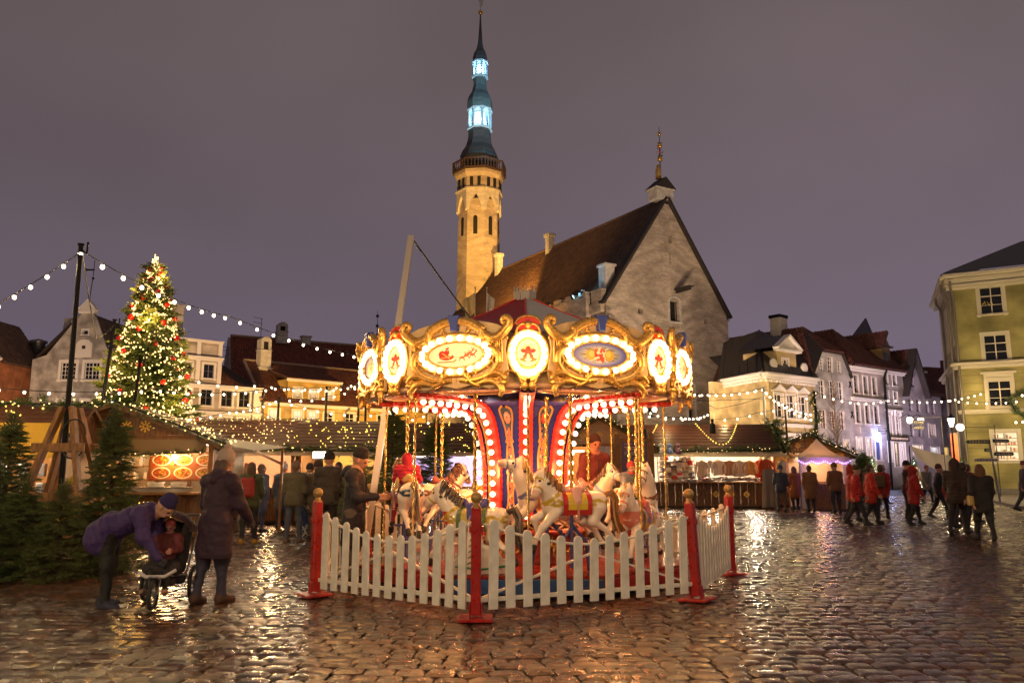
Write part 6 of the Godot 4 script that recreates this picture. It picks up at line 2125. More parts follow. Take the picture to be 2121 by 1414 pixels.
func scatter_lights(parent: Node,pts: Array,r: float,m: Material,called := "fairy_lights") -> void:
	many(parent,called,fairy_geo(),m,pts.map(func(p): return Transform3D(Basis().scaled(Vector3.ONE*r*rf(.8,1.25)),p)))
func path_points(p: Array,step: float) -> Array:
	var out := []
	var carry := 0.0
	for j in p.size() - 1:
		var l: float = p[j].distance_to(p[j + 1])
		var s := carry
		while s < l:
			out.append(p[j].lerp(p[j + 1],s/l))
			s += step
		carry = s - l
	return out
func garland(label: String,p: Array,r: float,bulbs := true,mat := "fairy",group := "") -> Node3D:
	var t := thing("fir_garland",label,"garland",Vector3.ZERO,0.0,group)
	var xs := []
	for q in path_points(p,.05):
		for k in 2:
			var d := Vector3(rf(-1,1),rf(-1,1),rf(-1,1)).normalized()
			var b := Basis(Quaternion(Vector3.RIGHT,d)).scaled(Vector3.ONE*r*rf(1.3,2.2))
			xs.append(Transform3D(b,q + Vector3(rf(-.5,.5),rf(-.5,.5),rf(-.5,.5))*r))
	many(t,"fir_twigs",sprig("far"),mt("needles"),xs)
	var core := G.new()
	core.tube(p,r*.25,5)
	part(t,"garland_core",core,mt("garland_core",Color(.012,.022,.008),.9))
	if bulbs:
		var ls := []
		for q in path_points(p,.17): ls.append(q + Vector3(rf(-1,1),rf(-1,1),rf(.2,1.2))*r)
		scatter_lights(t,ls,.014,mt(mat))
	return t
func diamond(g: G,f: Transform3D,s: float) -> void:
	for k in 4:
		var a := TAU*k/4
		g.bar(f*Vector3(cos(a)*s,sin(a)*s,.012),f*Vector3(cos(a + TAU/4)*s,sin(a + TAU/4)*s,.012),s*.28,.014,f.basis.z)
	g.box(f*Vector3(0,0,.012),Vector3(s*.5,s*.5,.014),f.basis*Basis(Vector3.BACK,PI/4))
func snowflake(g: G,f: Transform3D,s: float) -> void:
	for k in 8:
		var a := TAU*k/8
		var d := Vector3(cos(a),sin(a),0)
		g.bar(f*(d*s*.25 + Vector3(0,0,.012)),f*(d*s + Vector3(0,0,.012)),s*.2,.014,f.basis.z)
		g.box(f*(d*s*.85 + Vector3(0,0,.012)),Vector3(s*.3,s*.3,.014),f.basis*Basis(Vector3.BACK,a + PI/4))
func shingle_roof(t: Node,a: Vector3,b: Vector3,c: Vector3,d: Vector3,m: Material) -> void:
	var nn := (b - a).cross(d - a).normalized()
	var n := 9
	for j in n:
		var u0 := float(j)/n
		var u1 := float(j + 1.12)/n
		var g := G.new()
		var p0 := a.lerp(d,u0) + nn*.022
		var p1 := b.lerp(c,u0) + nn*.022
		var p2 := b.lerp(c,minf(u1,1.0)) + nn*.004
		var p3 := a.lerp(d,minf(u1,1.0)) + nn*.004
		g.quad(p0,p1,p2,p3)
		g.quad(p0 - nn*.02,p1 - nn*.02,p1,p0)
		part(t,"shingle",g,m)
	var s := G.new()
	for e in [[a,b],[b,c],[c,d],[d,a]]: s.quad(e[0] - nn*.08,e[1] - nn*.08,e[1],e[0])
	s.quad(b - nn*.08,a - nn*.08,d - nn*.08,c - nn*.08)
	part(t,"roof_deck",s,mt("stall_wood"))
func stall(label: String,at: Vector3,turn: float,W: float,D: float,opt := {}) -> Node3D:
	var t := thing("market_stall",label,"market stall",at,turn,opt.get("group",""))
	var ey: float = opt.get("eave",2.2)
	var ry: float = opt.get("ridge",2.95)
	var cy: float = opt.get("counter",1.0)
	var wd: Material = opt.get("wood",mt("stall_wood"))
	var rf_m := mt("shingle_brown",Color(.10,.038,.02),.55,{"tex": noise_tex("plaster",.008,.78,1),"tri": 1.5})
	var nb := int(W/.28)
	for j in nb:
		var g := G.new()
		g.cham(Vector3(-W/2 + (j + .5)*W/nb,cy/2 + .04,-.04),Vector3(W/nb - .008,cy - .08,.03),.005)
		part(t,"board",g,wd)
	var ct := G.new()
	ct.cham(Vector3(0,cy + .02,.02),Vector3(W + .06,.05,.5),.01)
	part(t,"counter",ct,opt.get("counter_mat",mt("orange_wood")))
	for s in [-1,1]:
		for z in [-.06,-D + .06]:
			var g := G.new()
			g.cham(Vector3(s*(W/2 - .06),ey/2,z),Vector3(.11,ey,.11),.01)
			part(t,"post",g,mt("orange_wood"))
		var g2 := G.new()
		g2.box(Vector3(s*(W/2 - .02),ey/2 + .02,-D/2),Vector3(.03,ey - .06,D - .25))
		part(t,"side_wall",g2,wd)
	var bw := G.new()
	bw.box(Vector3(0,ey/2 + .02,-D),Vector3(W,ey - .04,.04))
	part(t,"back_wall",bw,opt.get("back",mt("orange_wood")))
	var fl := G.new()
	fl.box(Vector3(0,.05,-D/2),Vector3(W - .1,.08,D - .1))
	part(t,"floor",fl,mt("dark_wood"))
	var ov := .35
	if opt.get("gable",false):
		var x := W/2 + ov
		var y0 := ey - (ry - ey)*ov/(W/2)
		shingle_roof(t,Vector3(-x,y0,-D - .2),Vector3(-x,y0,ov),Vector3(0,ry,ov),Vector3(0,ry,-D - .2),rf_m)
		shingle_roof(t,Vector3(x,y0,ov),Vector3(x,y0,-D - .2),Vector3(0,ry,-D - .2),Vector3(0,ry,ov),rf_m)
		var n := 5
		for j in n:
			var g := G.new()
			var ya := ey + (ry - .08 - ey)*j/n
			var yb := ey + (ry - .08 - ey)*(j + .96)/n
			var wa := (1 - float(j)/n)*W/2
			var wb := (1 - (j + .96)/n)*W/2
			g.extrude(PackedVector2Array([Vector2(-wa,ya),Vector2(wa,ya),Vector2(wb,yb),Vector2(-wb,yb)]),.0,.03)
			part(t,"gable_board",g,wd)
		var or_g := G.new()
		for q in opt.get("flakes",[]): snowflake(or_g,Transform3D(Basis(),Vector3(q[0],q[1],.03)),.13)
		for q in opt.get("diamonds",[]): diamond(or_g,Transform3D(Basis(),Vector3(q[0],q[1],.03)),.10)
		if or_g.v.size() > 0: part(t,"folk_ornament",or_g,mt("ornament_yellow",Color(.75,.46,.04),.5))
	else:
		var x := W/2 + .12
		shingle_roof(t,Vector3(-x,ey - .12,ov),Vector3(x,ey - .12,ov),Vector3(x,ry,-D*.5),Vector3(-x,ry,-D*.5),rf_m)
		shingle_roof(t,Vector3(x,ey - .12,-D - ov),Vector3(-x,ey - .12,-D - ov),Vector3(-x,ry,-D*.5),Vector3(x,ry,-D*.5),rf_m)
		for s in [-1,1]:
			var g := G.new()
			g.extrude(PackedVector2Array([Vector2(-D,ey),Vector2(0,ey),Vector2(-D/2,ry - .06)]),-.02,.02,Transform3D(Basis(Vector3(0,0,1),Vector3.UP,Vector3(-1,0,0)),Vector3(s*W/2,0,0)))
			part(t,"gable_board",g,wd)
	if opt.get("lamp",1.0) > 0.0:
		var le: float = opt.get("lamp",1.0)
		var lc: Color = opt.get("lamp_color",Color(1,.80,.52))
		var k := maxi(1,int(W/1.6))
		for j in k:
			var p := Vector3(-W/2 + (j + .5)*W/k,ey - .2,-.55)
			var g := G.new()
			g.cham(p,Vector3(.6,.05,.12),.012)
			part(t,"strip_lamp",g,mt("strip_lamp_%s" % lc.to_html(false),lc,.4,{"emit": 7.0,"ecol": lc}))
			omni("stall_lamp",p - Vector3(0,.1,0),lc,3.2*le,.15,t)
	var dg := G.new()
	for q in opt.get("front",[]): diamond(dg,Transform3D(Basis(),Vector3(q[0],q[1],-.025)),.11)
	if dg.v.size() > 0: part(t,"folk_ornament",dg,mt("ornament_yellow",Color(.75,.46,.04),.5))
	return t
func awning(t: Node,a: Vector3,b: Vector3,c: Vector3,d: Vector3,col: Color,key: String) -> void:
	var g := G.new()
	var n := 8
	for j in n:
		var u0 := float(j)/n
		var u1 := float(j + 1)/n
		var s0 := Vector3(0,-.03*sin(u0*PI*4)*.3,0)
		var s1 := Vector3(0,-.03*sin(u1*PI*4)*.3,0)
		g.quad(a.lerp(b,u0) + s0,a.lerp(b,u1) + s1,d.lerp(c,u1),d.lerp(c,u0))
	part(t,"awning",g,mt("awning_" + key,col,.65,{"back": Color(.5,.45,.35),"tex": noise_tex("cloth",.05,.82,1),"tri": 1.0}))
func menu_picture() -> ImageTexture:
	if not texs.has("menu"):
		var im := Image.create(256,128,false,Image.FORMAT_RGB8)
		im.fill(Color(.62,.36,.16))
		var r := RandomNumberGenerator.new()
		r.seed = 21
		for k in 6:
			var c := Vector2(44 + (k % 3)*84,34 + (k/3)*62)
			disc(im,c,36,28,Color(.9,.86,.78)); disc(im,c,31,23,[Color(.55,.25,.08),Color(.7,.55,.15),Color(.6,.45,.12)][k % 3])
			for j in 60: disc(im,c + Vector2.from_angle(r.randf()*TAU)*r.randf()*22,5,3,[Color(.75,.5,.12),Color(.5,.2,.06),Color(.4,.42,.1),Color(.82,.66,.3),Color(.7,.15,.06)][r.randi() % 5],r.randf()*3)
			disc(im,c + Vector2(-30,22),6,6,Color(.75,.1,.06))
		texs["menu"] = ImageTexture.create_from_image(im)
	return texs.menu
func slope_lights(t: Node,a: Vector3,b: Vector3,c: Vector3,d: Vector3,n: int,m: String,r := .02) -> void:
	var pts := []
	var nn := (b - a).cross(d - a).normalized()
	for j in n:
		var u := rng.randf()
		var v := rng.randf()
		pts.append(a.lerp(b,u).lerp(d.lerp(c,u),v) + nn*(.03 + r))
	scatter_lights(t,pts,r,mt(m))
func stalls() -> void:
	var L := stall("brown food stall with yellow snowflake ornaments, lit kitchen and dish pictures",w(-8.85,0,17.9),.06,4.3,2.6,{"gable": true,"eave": 2.16,"ridge": 3.0,"flakes": [[.22,2.50],[.64,2.50]],"lamp": 1.4,"back": mt("kitchen_back",Color(.5,.36,.2),.5)})
	var g := G.new()
	g.cham(Vector3(.35,2.06,.22),Vector3(3.4,.30,.06),.01); g.cham(Vector3(.35,1.91,.24),Vector3(3.4,.02,.1),.004)
	part(L,"fascia_board",g,mt("fascia",Color(.20,.12,.04),.35))
	g = G.new()
	g.quad(Vector3(.55,1.32,-.62),Vector3(2.05,1.32,-.62),Vector3(2.05,1.92,-.62),Vector3(.55,1.92,-.62))
	g.box(Vector3(1.3,1.62,-.64),Vector3(1.56,.66,.03))
	part(L,"dish_pictures",g,mt("menu_pic",Color(.55,.5,.45),.4,{"tex": menu_picture()}))
	g = G.new()
	for y in [1.3,1.62,1.94]: g.box(Vector3(-.45,y,-1.4),Vector3(1.8,.03,.3))
	for x in [-1.35,-.45,.45]: g.box(Vector3(x,1.6,-1.4),Vector3(.04,.9,.3))
	part(L,"shelf",g,mt("orange_wood"))
	g = G.new()
	for k in 14: g.cham(Vector3(-1.2 + k*.115,1.40 + (k % 2)*.32,-1.38),Vector3(.08,.16 + .05*(k % 3),.1),.01)
	part(L,"jars",g,mt("pale_jar",Color(.6,.5,.38),.4))
	for q in [[-.25,.62],[.95,.5],[1.45,.42]]:
		var b := thing("plastic_tub","white plastic tub on the food stall's counter" if q[0] < 0 else ("stacked pale tray on the food stall's counter beside the pictures" if q[0] < 1.2 else "small pale tray at the right end of the food stall's counter"),"tub",L.transform*Vector3(q[0],1.045,.02))
		g = G.new()
		g.lathe([Vector2(.01,0),Vector2(.14,0),Vector2(.17,.2),Vector2(.18,.205),Vector2(.18,.22),Vector2(.15,.22),Vector2(.13,.04),Vector2(.01,.03)],14)
		part(b,"bowl",g,mt("tub_white",Color(.72,.66,.55),.35))
	g = G.new()
	g.cham(Vector3(.9,1.16,.05),Vector3(1.7,.02,.4),.006); g.cham(Vector3(.9,1.10,.2),Vector3(1.7,.10,.02),.006)
	part(L,"glass_counter",g,mt("steel_counter",Color(.5,.46,.4),.3,{"metal": .5}))
	var arcp := []
	for j in 22: arcp.append(Vector3(.75 + cos(PI*(1 - j/21.0))*.62,.28 + sin(PI*j/21.0)*.55,.0))
	scatter_lights(L,arcp,.014,mt("fairy_yellow"),"arch_lights")
	garland("fir garland with lights along the right edge of the food stall's gable",[L.transform*Vector3(0,3.06,.4),L.transform*Vector3(1.2,2.62,.42),L.transform*Vector3(2.55,2.1,.42)],.08)
	garland("fir garland with lights along the left edge of the food stall's gable",[L.transform*Vector3(0,3.06,.4),L.transform*Vector3(-1.2,2.62,.42),L.transform*Vector3(-2.5,2.1,.42)],.08)
	garland("fir garland hanging under the food stall's fascia board",[L.transform*Vector3(-1.4,1.92,.3),L.transform*Vector3(.3,1.86,.3),L.transform*Vector3(2.0,1.92,.3)],.07,true)
	slope_lights(L,Vector3(2.4,2.1,.3),Vector3(2.4,2.1,-2.7),Vector3(0,3.0,-2.7),Vector3(0,3.0,.3),60,"fairy")
	var sp := thing("loudspeaker","black loudspeaker box hung at the food stall's gable","loudspeaker",L.transform*Vector3(.05,2.55,.34))
	g = G.new()
	g.cham(Vector3(0,0,0),Vector3(.2,.30,.2),.02); g.bar(Vector3(0,.15,0),Vector3(0,.38,-.05),.03,.03)
	part(sp,"cabinet",g,mt("black_metal"))
	var L2 := stall("low stall at the left edge with lights over its roof and a yellow tarpaulin",w(-11.0,0,15.3),.10,4.6,2.2,{"eave": 2.05,"ridge": 2.85,"lamp": 1.6,"lamp_color": Color(1,.85,.62)})
	slope_lights(L2,Vector3(-2.4,1.95,.35),Vector3(2.4,1.95,.35),Vector3(2.4,2.85,-1.1),Vector3(-2.4,2.85,-1.1),46,"fairy_yellow",.018)
	awning(L2,Vector3(.6,1.75,1.1),Vector3(2.6,1.75,1.1),Vector3(2.5,2.45,-.1),Vector3(.7,2.45,-.1),Color(.60,.36,.03),"yellow")
	g = G.new()
	for k in 22: g.cham(Vector3(-1.9 + (k % 11)*.36,1.16 + (k/11)*.38,-.6),Vector3(.16,.26,.1),.02)
	part(L2,"boxes",g,mt("blue_white_goods",Color(.35,.40,.55),.4))
	garland("thick fir garland with lights along the far left stall's ridge",[w(-13.6,2.95,16.6),w(-11,2.9,16.5),w(-8.6,2.86,16.3)],.11)
	var bt := thing("black_tent","black tent roof behind the left stalls","tent",w(-20.0,0,22.0))
	g = G.new()
	var ap := Vector3(0.2,4.45,0)
	for q in [[Vector3(-3.2,2.9,2.4),Vector3(4.0,2.9,2.4)],[Vector3(4.0,2.9,2.4),Vector3(4.0,2.9,-2.4)],[Vector3(4.0,2.9,-2.4),Vector3(-3.2,2.9,-2.4)],[Vector3(-3.2,2.9,-2.4),Vector3(-3.2,2.9,2.4)]]:
		var n := 6
		for j in n:
			var u0 := float(j)/n
			var u1 := float(j + 1)/n
			var f := func(p: Vector3,u: float): return p.lerp(ap,u) - Vector3(0,.22*sin(u*PI),0)
			g.quad(f.call(q[0],u0),f.call(q[1],u0),f.call(q[1],u1),f.call(q[0],u1))
		g.quad(q[0] - Vector3(0,.3,0),q[1] - Vector3(0,.3,0),q[1],q[0])
	part(bt,"canvas",g,mt("black_canvas",Color(.02,.02,.022),.6,{"tex": noise_tex("cloth",.05,.82,1),"tri": .6,"bump": 2.0,"btex": noise_tex("plaster",.008,.78,1)}))
	g = G.new()
	for q in [[-3.1,2.3],[3.9,2.3],[3.9,-2.3],[-3.1,-2.3]]: g.bar(Vector3(q[0],0,q[1]),Vector3(q[0],2.9,q[1]),.07,.07)
	part(bt,"frame",g,mt("black_metal"))
	var gr := "stalls of the middle row"
	var M1 := stall("middle-row stall with pink lit interior, left of the red backpack",w(-8.0,0,23.6),-.04,3.7,2.6,{"eave": 2.2,"ridge": 3.05,"lamp": 2.8,"lamp_color": Color(1,.78,.55),"back": mt("pink_back",Color(.55,.26,.2),.6),"group": gr})
	var M2 := stall("middle-row stall with bright white lamps behind the dark-coated man",w(-4.9,0,23.3),.03,3.0,2.6,{"eave": 2.18,"ridge": 3.0,"lamp": 3.0,"lamp_color": Color(1,.88,.68),"back": mt("yellow_back",Color(.6,.38,.08),.6),"group": gr})
	var M3 := stall("middle-row stall seen between the carousel's rods, with violet curtain",w(-1.9,0,24.2),.0,3.2,2.6,{"eave": 2.15,"ridge": 3.0,"lamp": 3.0,"lamp_color": Color(1,.92,.85),"back": mt("violet_back",Color(.3,.26,.6),.6),"group": gr})
	for q in [[M1,130,1.85],[M2,80,1.5],[M3,60,1.6]]:
		slope_lights(q[0],Vector3(-q[2],2.1,.3),Vector3(q[2],2.1,.3),Vector3(q[2],3.0,-1.3),Vector3(-q[2],3.0,-1.3),q[1],"fairy_yellow" if q[0] != M1 else "fairy",.016)
		awning(q[0],Vector3(-q[2],1.92,1.0),Vector3(q[2],1.92,1.0),Vector3(q[2],2.1,.2),Vector3(-q[2],2.1,.2),Color(.32,.22,.14),"brown")
	garland("fir garland with lights on the eave of the stall left of the red backpack",[M1.transform*Vector3(-1.9,2.12,.42),M1.transform*Vector3(0,2.06,.42),M1.transform*Vector3(1.9,2.12,.42)],.09)
	garland("fir garland with lights on the eave of the bright middle stall",[M2.transform*Vector3(-1.6,2.12,.42),M2.transform*Vector3(0,2.06,.42),M2.transform*Vector3(1.6,2.12,.42)],.11)
	garland("fir garland on the eave of the stall seen through the carousel",[M3.transform*Vector3(-1.7,2.12,.42),M3.transform*Vector3(0,2.06,.42),M3.transform*Vector3(1.7,2.12,.42)],.08)
	garland("row of lights and twigs on the ridge of the left middle stall",[M1.transform*Vector3(-1.95,3.08,-1.3),M1.transform*Vector3(1.95,3.08,-1.3)],.05)
	var sa := thing("lit_awning","white awning with a bright tube lamp beside the man in the dark coat","awning",w(-7.6,0,19.0))
	awning(sa,Vector3(-.4,2.35,.6),Vector3(1.6,1.98,.2),Vector3(1.9,2.1,-1.4),Vector3(-.4,2.45,-1.0),Color(.6,.55,.48),"white")
	g = G.new()
	g.bar(Vector3(-.3,2.27,.5),Vector3(.75,2.08,.25),.05,.04)
	part(sa,"tube_lamp",g,mt("tube_lamp",Color(1,1,1),.4,{"emit": 5.0,"ecol": Color(1,.93,.84)}))
	omni("tube_light",w(-7.4,2.0,18.6),Color(1,.93,.84),2.0,.2)
	g = G.new()
	g.bar(Vector3(-.35,0,-.9),Vector3(-.35,2.45,-.9),.06,.06); g.bar(Vector3(1.8,0,-1.3),Vector3(1.8,2.1,-1.3),.06,.06); g.bar(Vector3(-.4,2.33,.6),Vector3(-.35,1.95,-.9),.05,.05); g.bar(Vector3(1.6,1.97,.2),Vector3(1.75,1.7,-1.3),.05,.05)
	part(sa,"frame",g,mt("orange_wood"))
	var santa := thing("santa_doll","small red and white Santa doll on the lit awning's frame","doll",w(-7.35,2.16,18.3))
	g = G.new()
	g.col = Color(.55,.02,.02)
	g.lathe([Vector2(.01,0),Vector2(.09,.01),Vector2(.07,.12),Vector2(.03,.16)],10); g.ball(Vector3(0,.29,0),Vector3(.05,.06,.05),8,6)
	g.col = Color(.75,.72,.68); g.ball(Vector3(0,.21,.01),Vector3(.055,.06,.05),8,6); g.ball(Vector3(.04,.35,0),Vector3.ONE*.022,6,5); g.box(Vector3(0,.03,.06),Vector3(.1,.02,.05))
	part(santa,"figure",g,mt("matt_vc"))
	var lp := thing("work_lamp","glaring white lamp on a pole over the crowd before the middle stalls","lamp",w(-4.75,0,20.0))
	g = G.new(); g.bar(Vector3(0,0,0),Vector3(0,1.95,0),.05,.05); g.cham(Vector3(0,1.9,.0),Vector3(.42,.2,.1),.02)
	part(lp,"stand",g,mt("black_metal"))
	g = G.new(); g.box(Vector3(0,1.9,.055),Vector3(.38,.16,.012))
	part(lp,"lamp_panel",g,mt("lamp_panel",Color(1,.95,.85),.4,{"emit": 6.0,"ecol": Color(1,.9,.75)}))
	spot("work_light",w(-4.75,1.9,19.9),w(-4.75,.9,14),Color(1,.9,.75),7.0,70.0,.5,.2)
	var S4 := stall("gabled stall with yellow diamond ornaments, seen behind the carousel's right half",w(2.9,0,26.6),-.08,3.2,2.4,{"gable": true,"eave": 2.35,"ridge": 3.25,"lamp": 2.2,"diamonds": [[-.55,2.65],[0,2.68],[.55,2.65]],"wood": mt("stall_pale",Color(.36,.22,.12),.6),"group": "stalls with diamond ornaments"})
	garland("fir garland with lights on the gable of the stall behind the carousel",[S4.transform*Vector3(-1.9,2.2,.42),S4.transform*Vector3(0,3.28,.42),S4.transform*Vector3(1.9,2.2,.42)],.09)
	scatter_lights(S4,range(14).map(func(k): return Vector3(-1.25,.9 + k*.1,.06)),.02,mt("fairy_yellow"),"post_lights")
	var R := stall("long clothes stall with hats and coats, right of the fence",w(7.3,0,32.6),-.10,6.6,2.6,{"eave": 2.35,"ridge": 3.4,"lamp": 2.6,"lamp_color": Color(1,.90,.76),"front": [[-2.9,.55],[-2.3,.55],[-.1,.55],[.9,.55],[1.5,.55],[2.1,.55]],"back": mt("cream_back",Color(.62,.54,.46),.7),"group": "stalls with diamond ornaments"})
	awning(R,Vector3(-3.3,2.02,1.1),Vector3(3.6,2.02,1.1),Vector3(3.4,2.25,.3),Vector3(-3.4,2.25,.3),Color(.42,.33,.23),"tan")
	garland("fir garland along the eave of the long clothes stall",[R.transform*Vector3(-3.4,2.3,.42),R.transform*Vector3(0,2.26,.45),R.transform*Vector3(3.4,2.3,.42)],.13)
	for q in [[-2.1],[1.2]]:
		var pts := []
		for j in 13:
			var u := j/12.0
			var y := 1.0 - sin(PI*u)*.85 if u > .0 else 1.0
			var yy := lerpf(2.3,3.38,y)
			pts.append(Vector3(q[0] - .85 + u*1.7,yy + .05,.35 - (yy - 2.25)/1.15*1.65 + .02))
		scatter_lights(R,path_points(pts,.16),.022,mt("fairy_yellow"),"swag_lights")
	hats_and_coats(R)
	var R2 := stall("orange gabled stall between the clothes stall and the white tent",w(12.2,0,33.2),-.25,3.0,2.4,{"gable": true,"eave": 2.2,"ridge": 2.95,"lamp": 1.6,"diamonds": [[-.35,2.5],[.2,2.5]],"wood": mt("orange_wood"),"group": "stalls with diamond ornaments"})
	garland("fir garland with lights over the orange gable beside the white tent",[R2.transform*Vector3(-1.9,2.1,.42),R2.transform*Vector3(0,3.0,.42),R2.transform*Vector3(1.9,2.1,.42)],.13)
	garland("bushy fir garland at the right end of the clothes stall's roof",[R.transform*Vector3(3.5,3.4,-1.2),R.transform*Vector3(3.55,2.8,-.5),R.transform*Vector3(3.6,2.2,.3)],.24,false)
	var T := thing("pagoda_tent","small white pagoda tent hung with violet lights","tent",w(12.1,0,31.2),-.1)
	g = G.new()
	var top := Vector3(0,2.75,-.9)
	var cn := [Vector3(-.95,2.0,0),Vector3(.95,2.0,0),Vector3(.95,2.0,-1.8),Vector3(-.95,2.0,-1.8)]
	for k in 4:
		var a: Vector3 = cn[k]
		var b: Vector3 = cn[(k + 1) % 4]
		for j in 5:
			var f := func(p: Vector3,u: float): return p.lerp(top,u) - Vector3(0,.18*sin(u*PI),0)
			g.quad(f.call(a,j/5.0),f.call(b,j/5.0),f.call(b,(j + 1)/5.0),f.call(a,(j + 1)/5.0))
		g.quad(a - Vector3(0,.2,0),b - Vector3(0,.2,0),b,a)
	var cv := mt("canvas_tent",Color(.60,.54,.50),.65,{"back": Color(.7,.65,.6),"tex": noise_tex("cloth",.05,.82,1),"tri": 1.0})
	part(T,"canvas_top",g,cv)
	g = G.new()
	for j in 10:
		var z0 := -j*.18
		g.quad(Vector3(.95 + .03*(j % 2),.05,z0),Vector3(.95 + .03*((j + 1) % 2),.05,z0 - .18),Vector3(.95,2.0,z0 - .18),Vector3(.95,2.0,z0))
	part(T,"curtain",g,cv)
	for s in [-1,1]:
		g = G.new()
		for j in 3: g.quad(Vector3(s*(.70 + .08*j),.05,.02*(j % 2)),Vector3(s*(.78 + .08*j),.05,.02*((j + 1) % 2)),Vector3(s*(.78 + .08*j),2.0,0),Vector3(s*(.70 + .08*j),2.0,0))
		part(T,"curtain",g,cv)
	g = G.new()
	g.quad(Vector3(-.95,.05,-1.8),Vector3(.95,.05,-1.8),Vector3(.95,2,-1.8),Vector3(-.95,2,-1.8))
	part(T,"curtain",g,cv)
	g = G.new()
	for q in cn: g.bar(Vector3(q.x,0,q.z),q,.04,.04)
	part(T,"frame",g,mt("grey_metal"))
	var vp := []
	for k in 26: vp.append(Vector3(-.95 + k*.076,1.86 - .10*absf(sin(k*.5)),.05))
	scatter_lights(T,vp,.022,mt("violet_bulb"),"violet_lights")
	omni("violet_light",w(12.0,1.7,30.9),Color(.5,.3,1),.45,.3)
	omni("tent_lamp",w(12.1,1.7,32.0),Color(1,.74,.48),2.0,.2)
	g = G.new()
	g.cham(Vector3(0,.5,-.2),Vector3(1.6,1.0,.4),.02)
	part(T,"table",g,mt("orange_wood"))
func hats_and_coats(R: Node3D) -> void:
	var hatm := G.new()
	hatm.lathe([Vector2(.13,0),Vector2(.145,.02),Vector2(.14,.07),Vector2(.12,.10),Vector2(.11,.17),Vector2(.06,.23),Vector2(.01,.245)],12)
	var rimm := G.new()
	rimm.lathe([Vector2(.13,-.01),Vector2(.165,.02),Vector2(.165,.06),Vector2(.13,.085)],12)
	var hm := hatm.mesh()
	var rm := rimm.mesh()
	var cols := [Color(.5,.42,.34),Color(.16,.12,.10),Color(.45,.06,.05),Color(.55,.5,.45),Color(.28,.2,.14),Color(.6,.56,.5),Color(.08,.08,.1),Color(.35,.3,.26)]
	var names := ["beige","dark brown","red","cream","tan","white","black","grey brown"]
	var rows := ["lowest","second","third","fourth","top"]
	var colsn := ["first from the left","second from the left","third from the left","fourth from the left","fifth from the left","last on the right"]
	for r in 5:
		for k in 6:
			var q := (r*3 + k*5 + (r*k) % 3) % 8
			var t := thing("knitted_hat","%s knitted hat, %s row on the clothes stall's rack, %s" % [names[q],rows[r],colsn[k]],"hat",R.transform*Vector3(-1.15 + k*.225,1.0 + r*.205,-.30 - .06*r),rf(-.3,.3),"hats on the clothes stall's rack")
			part(t,"crown",hm,mt("wool_%d" % q,cols[q],.95))
			part(t,"rim",rm,mt("wool_%d" % ((q + 3) % 8),cols[(q + 3) % 8],.95))
	var rk := G.new()
	for r in 5: rk.box(R.transform*Vector3(-.6,.98 + r*.205,-.32 - .06*r),Vector3(1.5,.02,.03),R.basis)
	for x in [-1.35,.15]: rk.bar(R.transform*Vector3(x,.9,-.28),R.transform*Vector3(x,2.1,-.62),.03,.03)
	var rt := thing("hat_rack","sloping wooden rack that carries the rows of knitted hats","rack")
	part(rt,"rack_frame",rk,mt("dark_wood"))
	var gs := [[.45,"cream sweater on a hanger, nearest the hat rack",Color(.62,.55,.46),.62,1.95],[.78,"pale grey scarf hanging beside the cream sweater",Color(.5,.46,.44),.3,1.95],[1.1,"white knitted jacket hanging in the middle of the clothes stall",Color(.66,.6,.54),.6,1.98],[1.55,"brown patterned sweater hanging in the clothes stall",Color(.32,.2,.13),.6,1.95],[1.95,"light grey poncho hanging in the clothes stall",Color(.48,.45,.42),.66,1.95],[2.35,"ochre cardigan hanging in the clothes stall",Color(.46,.26,.08),.58,1.95],[2.75,"dark red coat hanging at the clothes stall's right side",Color(.35,.03,.03),.95,1.98]]
	for q in gs: garment(R.transform*Vector3(q[0],q[4],-.45),0.0 + R.rotation.y,q[1],q[2],q[3],.42)
	garment(R.transform*Vector3(2.75,1.98,.75),R.rotation.y + .2,"bright orange red hooded top hung outside the clothes stall",Color(.62,.10,.02),.55,.5)
	garment(R.transform*Vector3(2.8,1.62,.95),R.rotation.y + .1,"long grey beige robe with dark collar hung in front of the clothes stall",Color(.30,.24,.18),1.45,.62)
	garment(R.transform*Vector3(3.35,1.95,.8),R.rotation.y - .3,"cream blanket hung at the clothes stall's right corner",Color(.58,.50,.40),1.15,.34)
	for q in [[-1.3,Color(.45,.44,.43),"grey wooden snowman figure on the garland of the clothes stall"],[-.95,Color(.10,.16,.42),"blue wooden angel figure on the garland of the clothes stall"],[-.62,Color(.16,.06,.16),"purple wooden figure on the garland of the clothes stall"]]:
		var t := thing("wooden_figure",q[2],"figure",R.transform*Vector3(q[0],2.12,.62))
		var g := G.new()
		g.lathe([Vector2(.01,0),Vector2(.12,.02),Vector2(.13,.14),Vector2(.06,.26),Vector2(.01,.27)],12); g.ball(Vector3(0,.35,0),Vector3.ONE*.095,10,7)
		part(t,"painted_body",g,mt("figure_%s" % (q[1] as Color).to_html(false),q[1],.5))
	var gg := G.new()
	for s in 2: gg.cham(Vector3(0,.02,0),Vector3(.14,.05,.08),.015)
	var xs := []
	var cs := []
	for k in 170:
		xs.append(Transform3D(Basis(Vector3.UP,rf(0,TAU))*Basis(Vector3.RIGHT,rf(-.6,.6)),R.transform*Vector3(rf(.3,2.6),1.06 + rf(0,.14),rf(-.15,.22))))
		cs.append([Color(.6,.55,.5),Color(.5,.45,.42),Color(.65,.62,.58),Color(.3,.25,.22),Color(.42,.1,.08)][rng.randi() % 5])
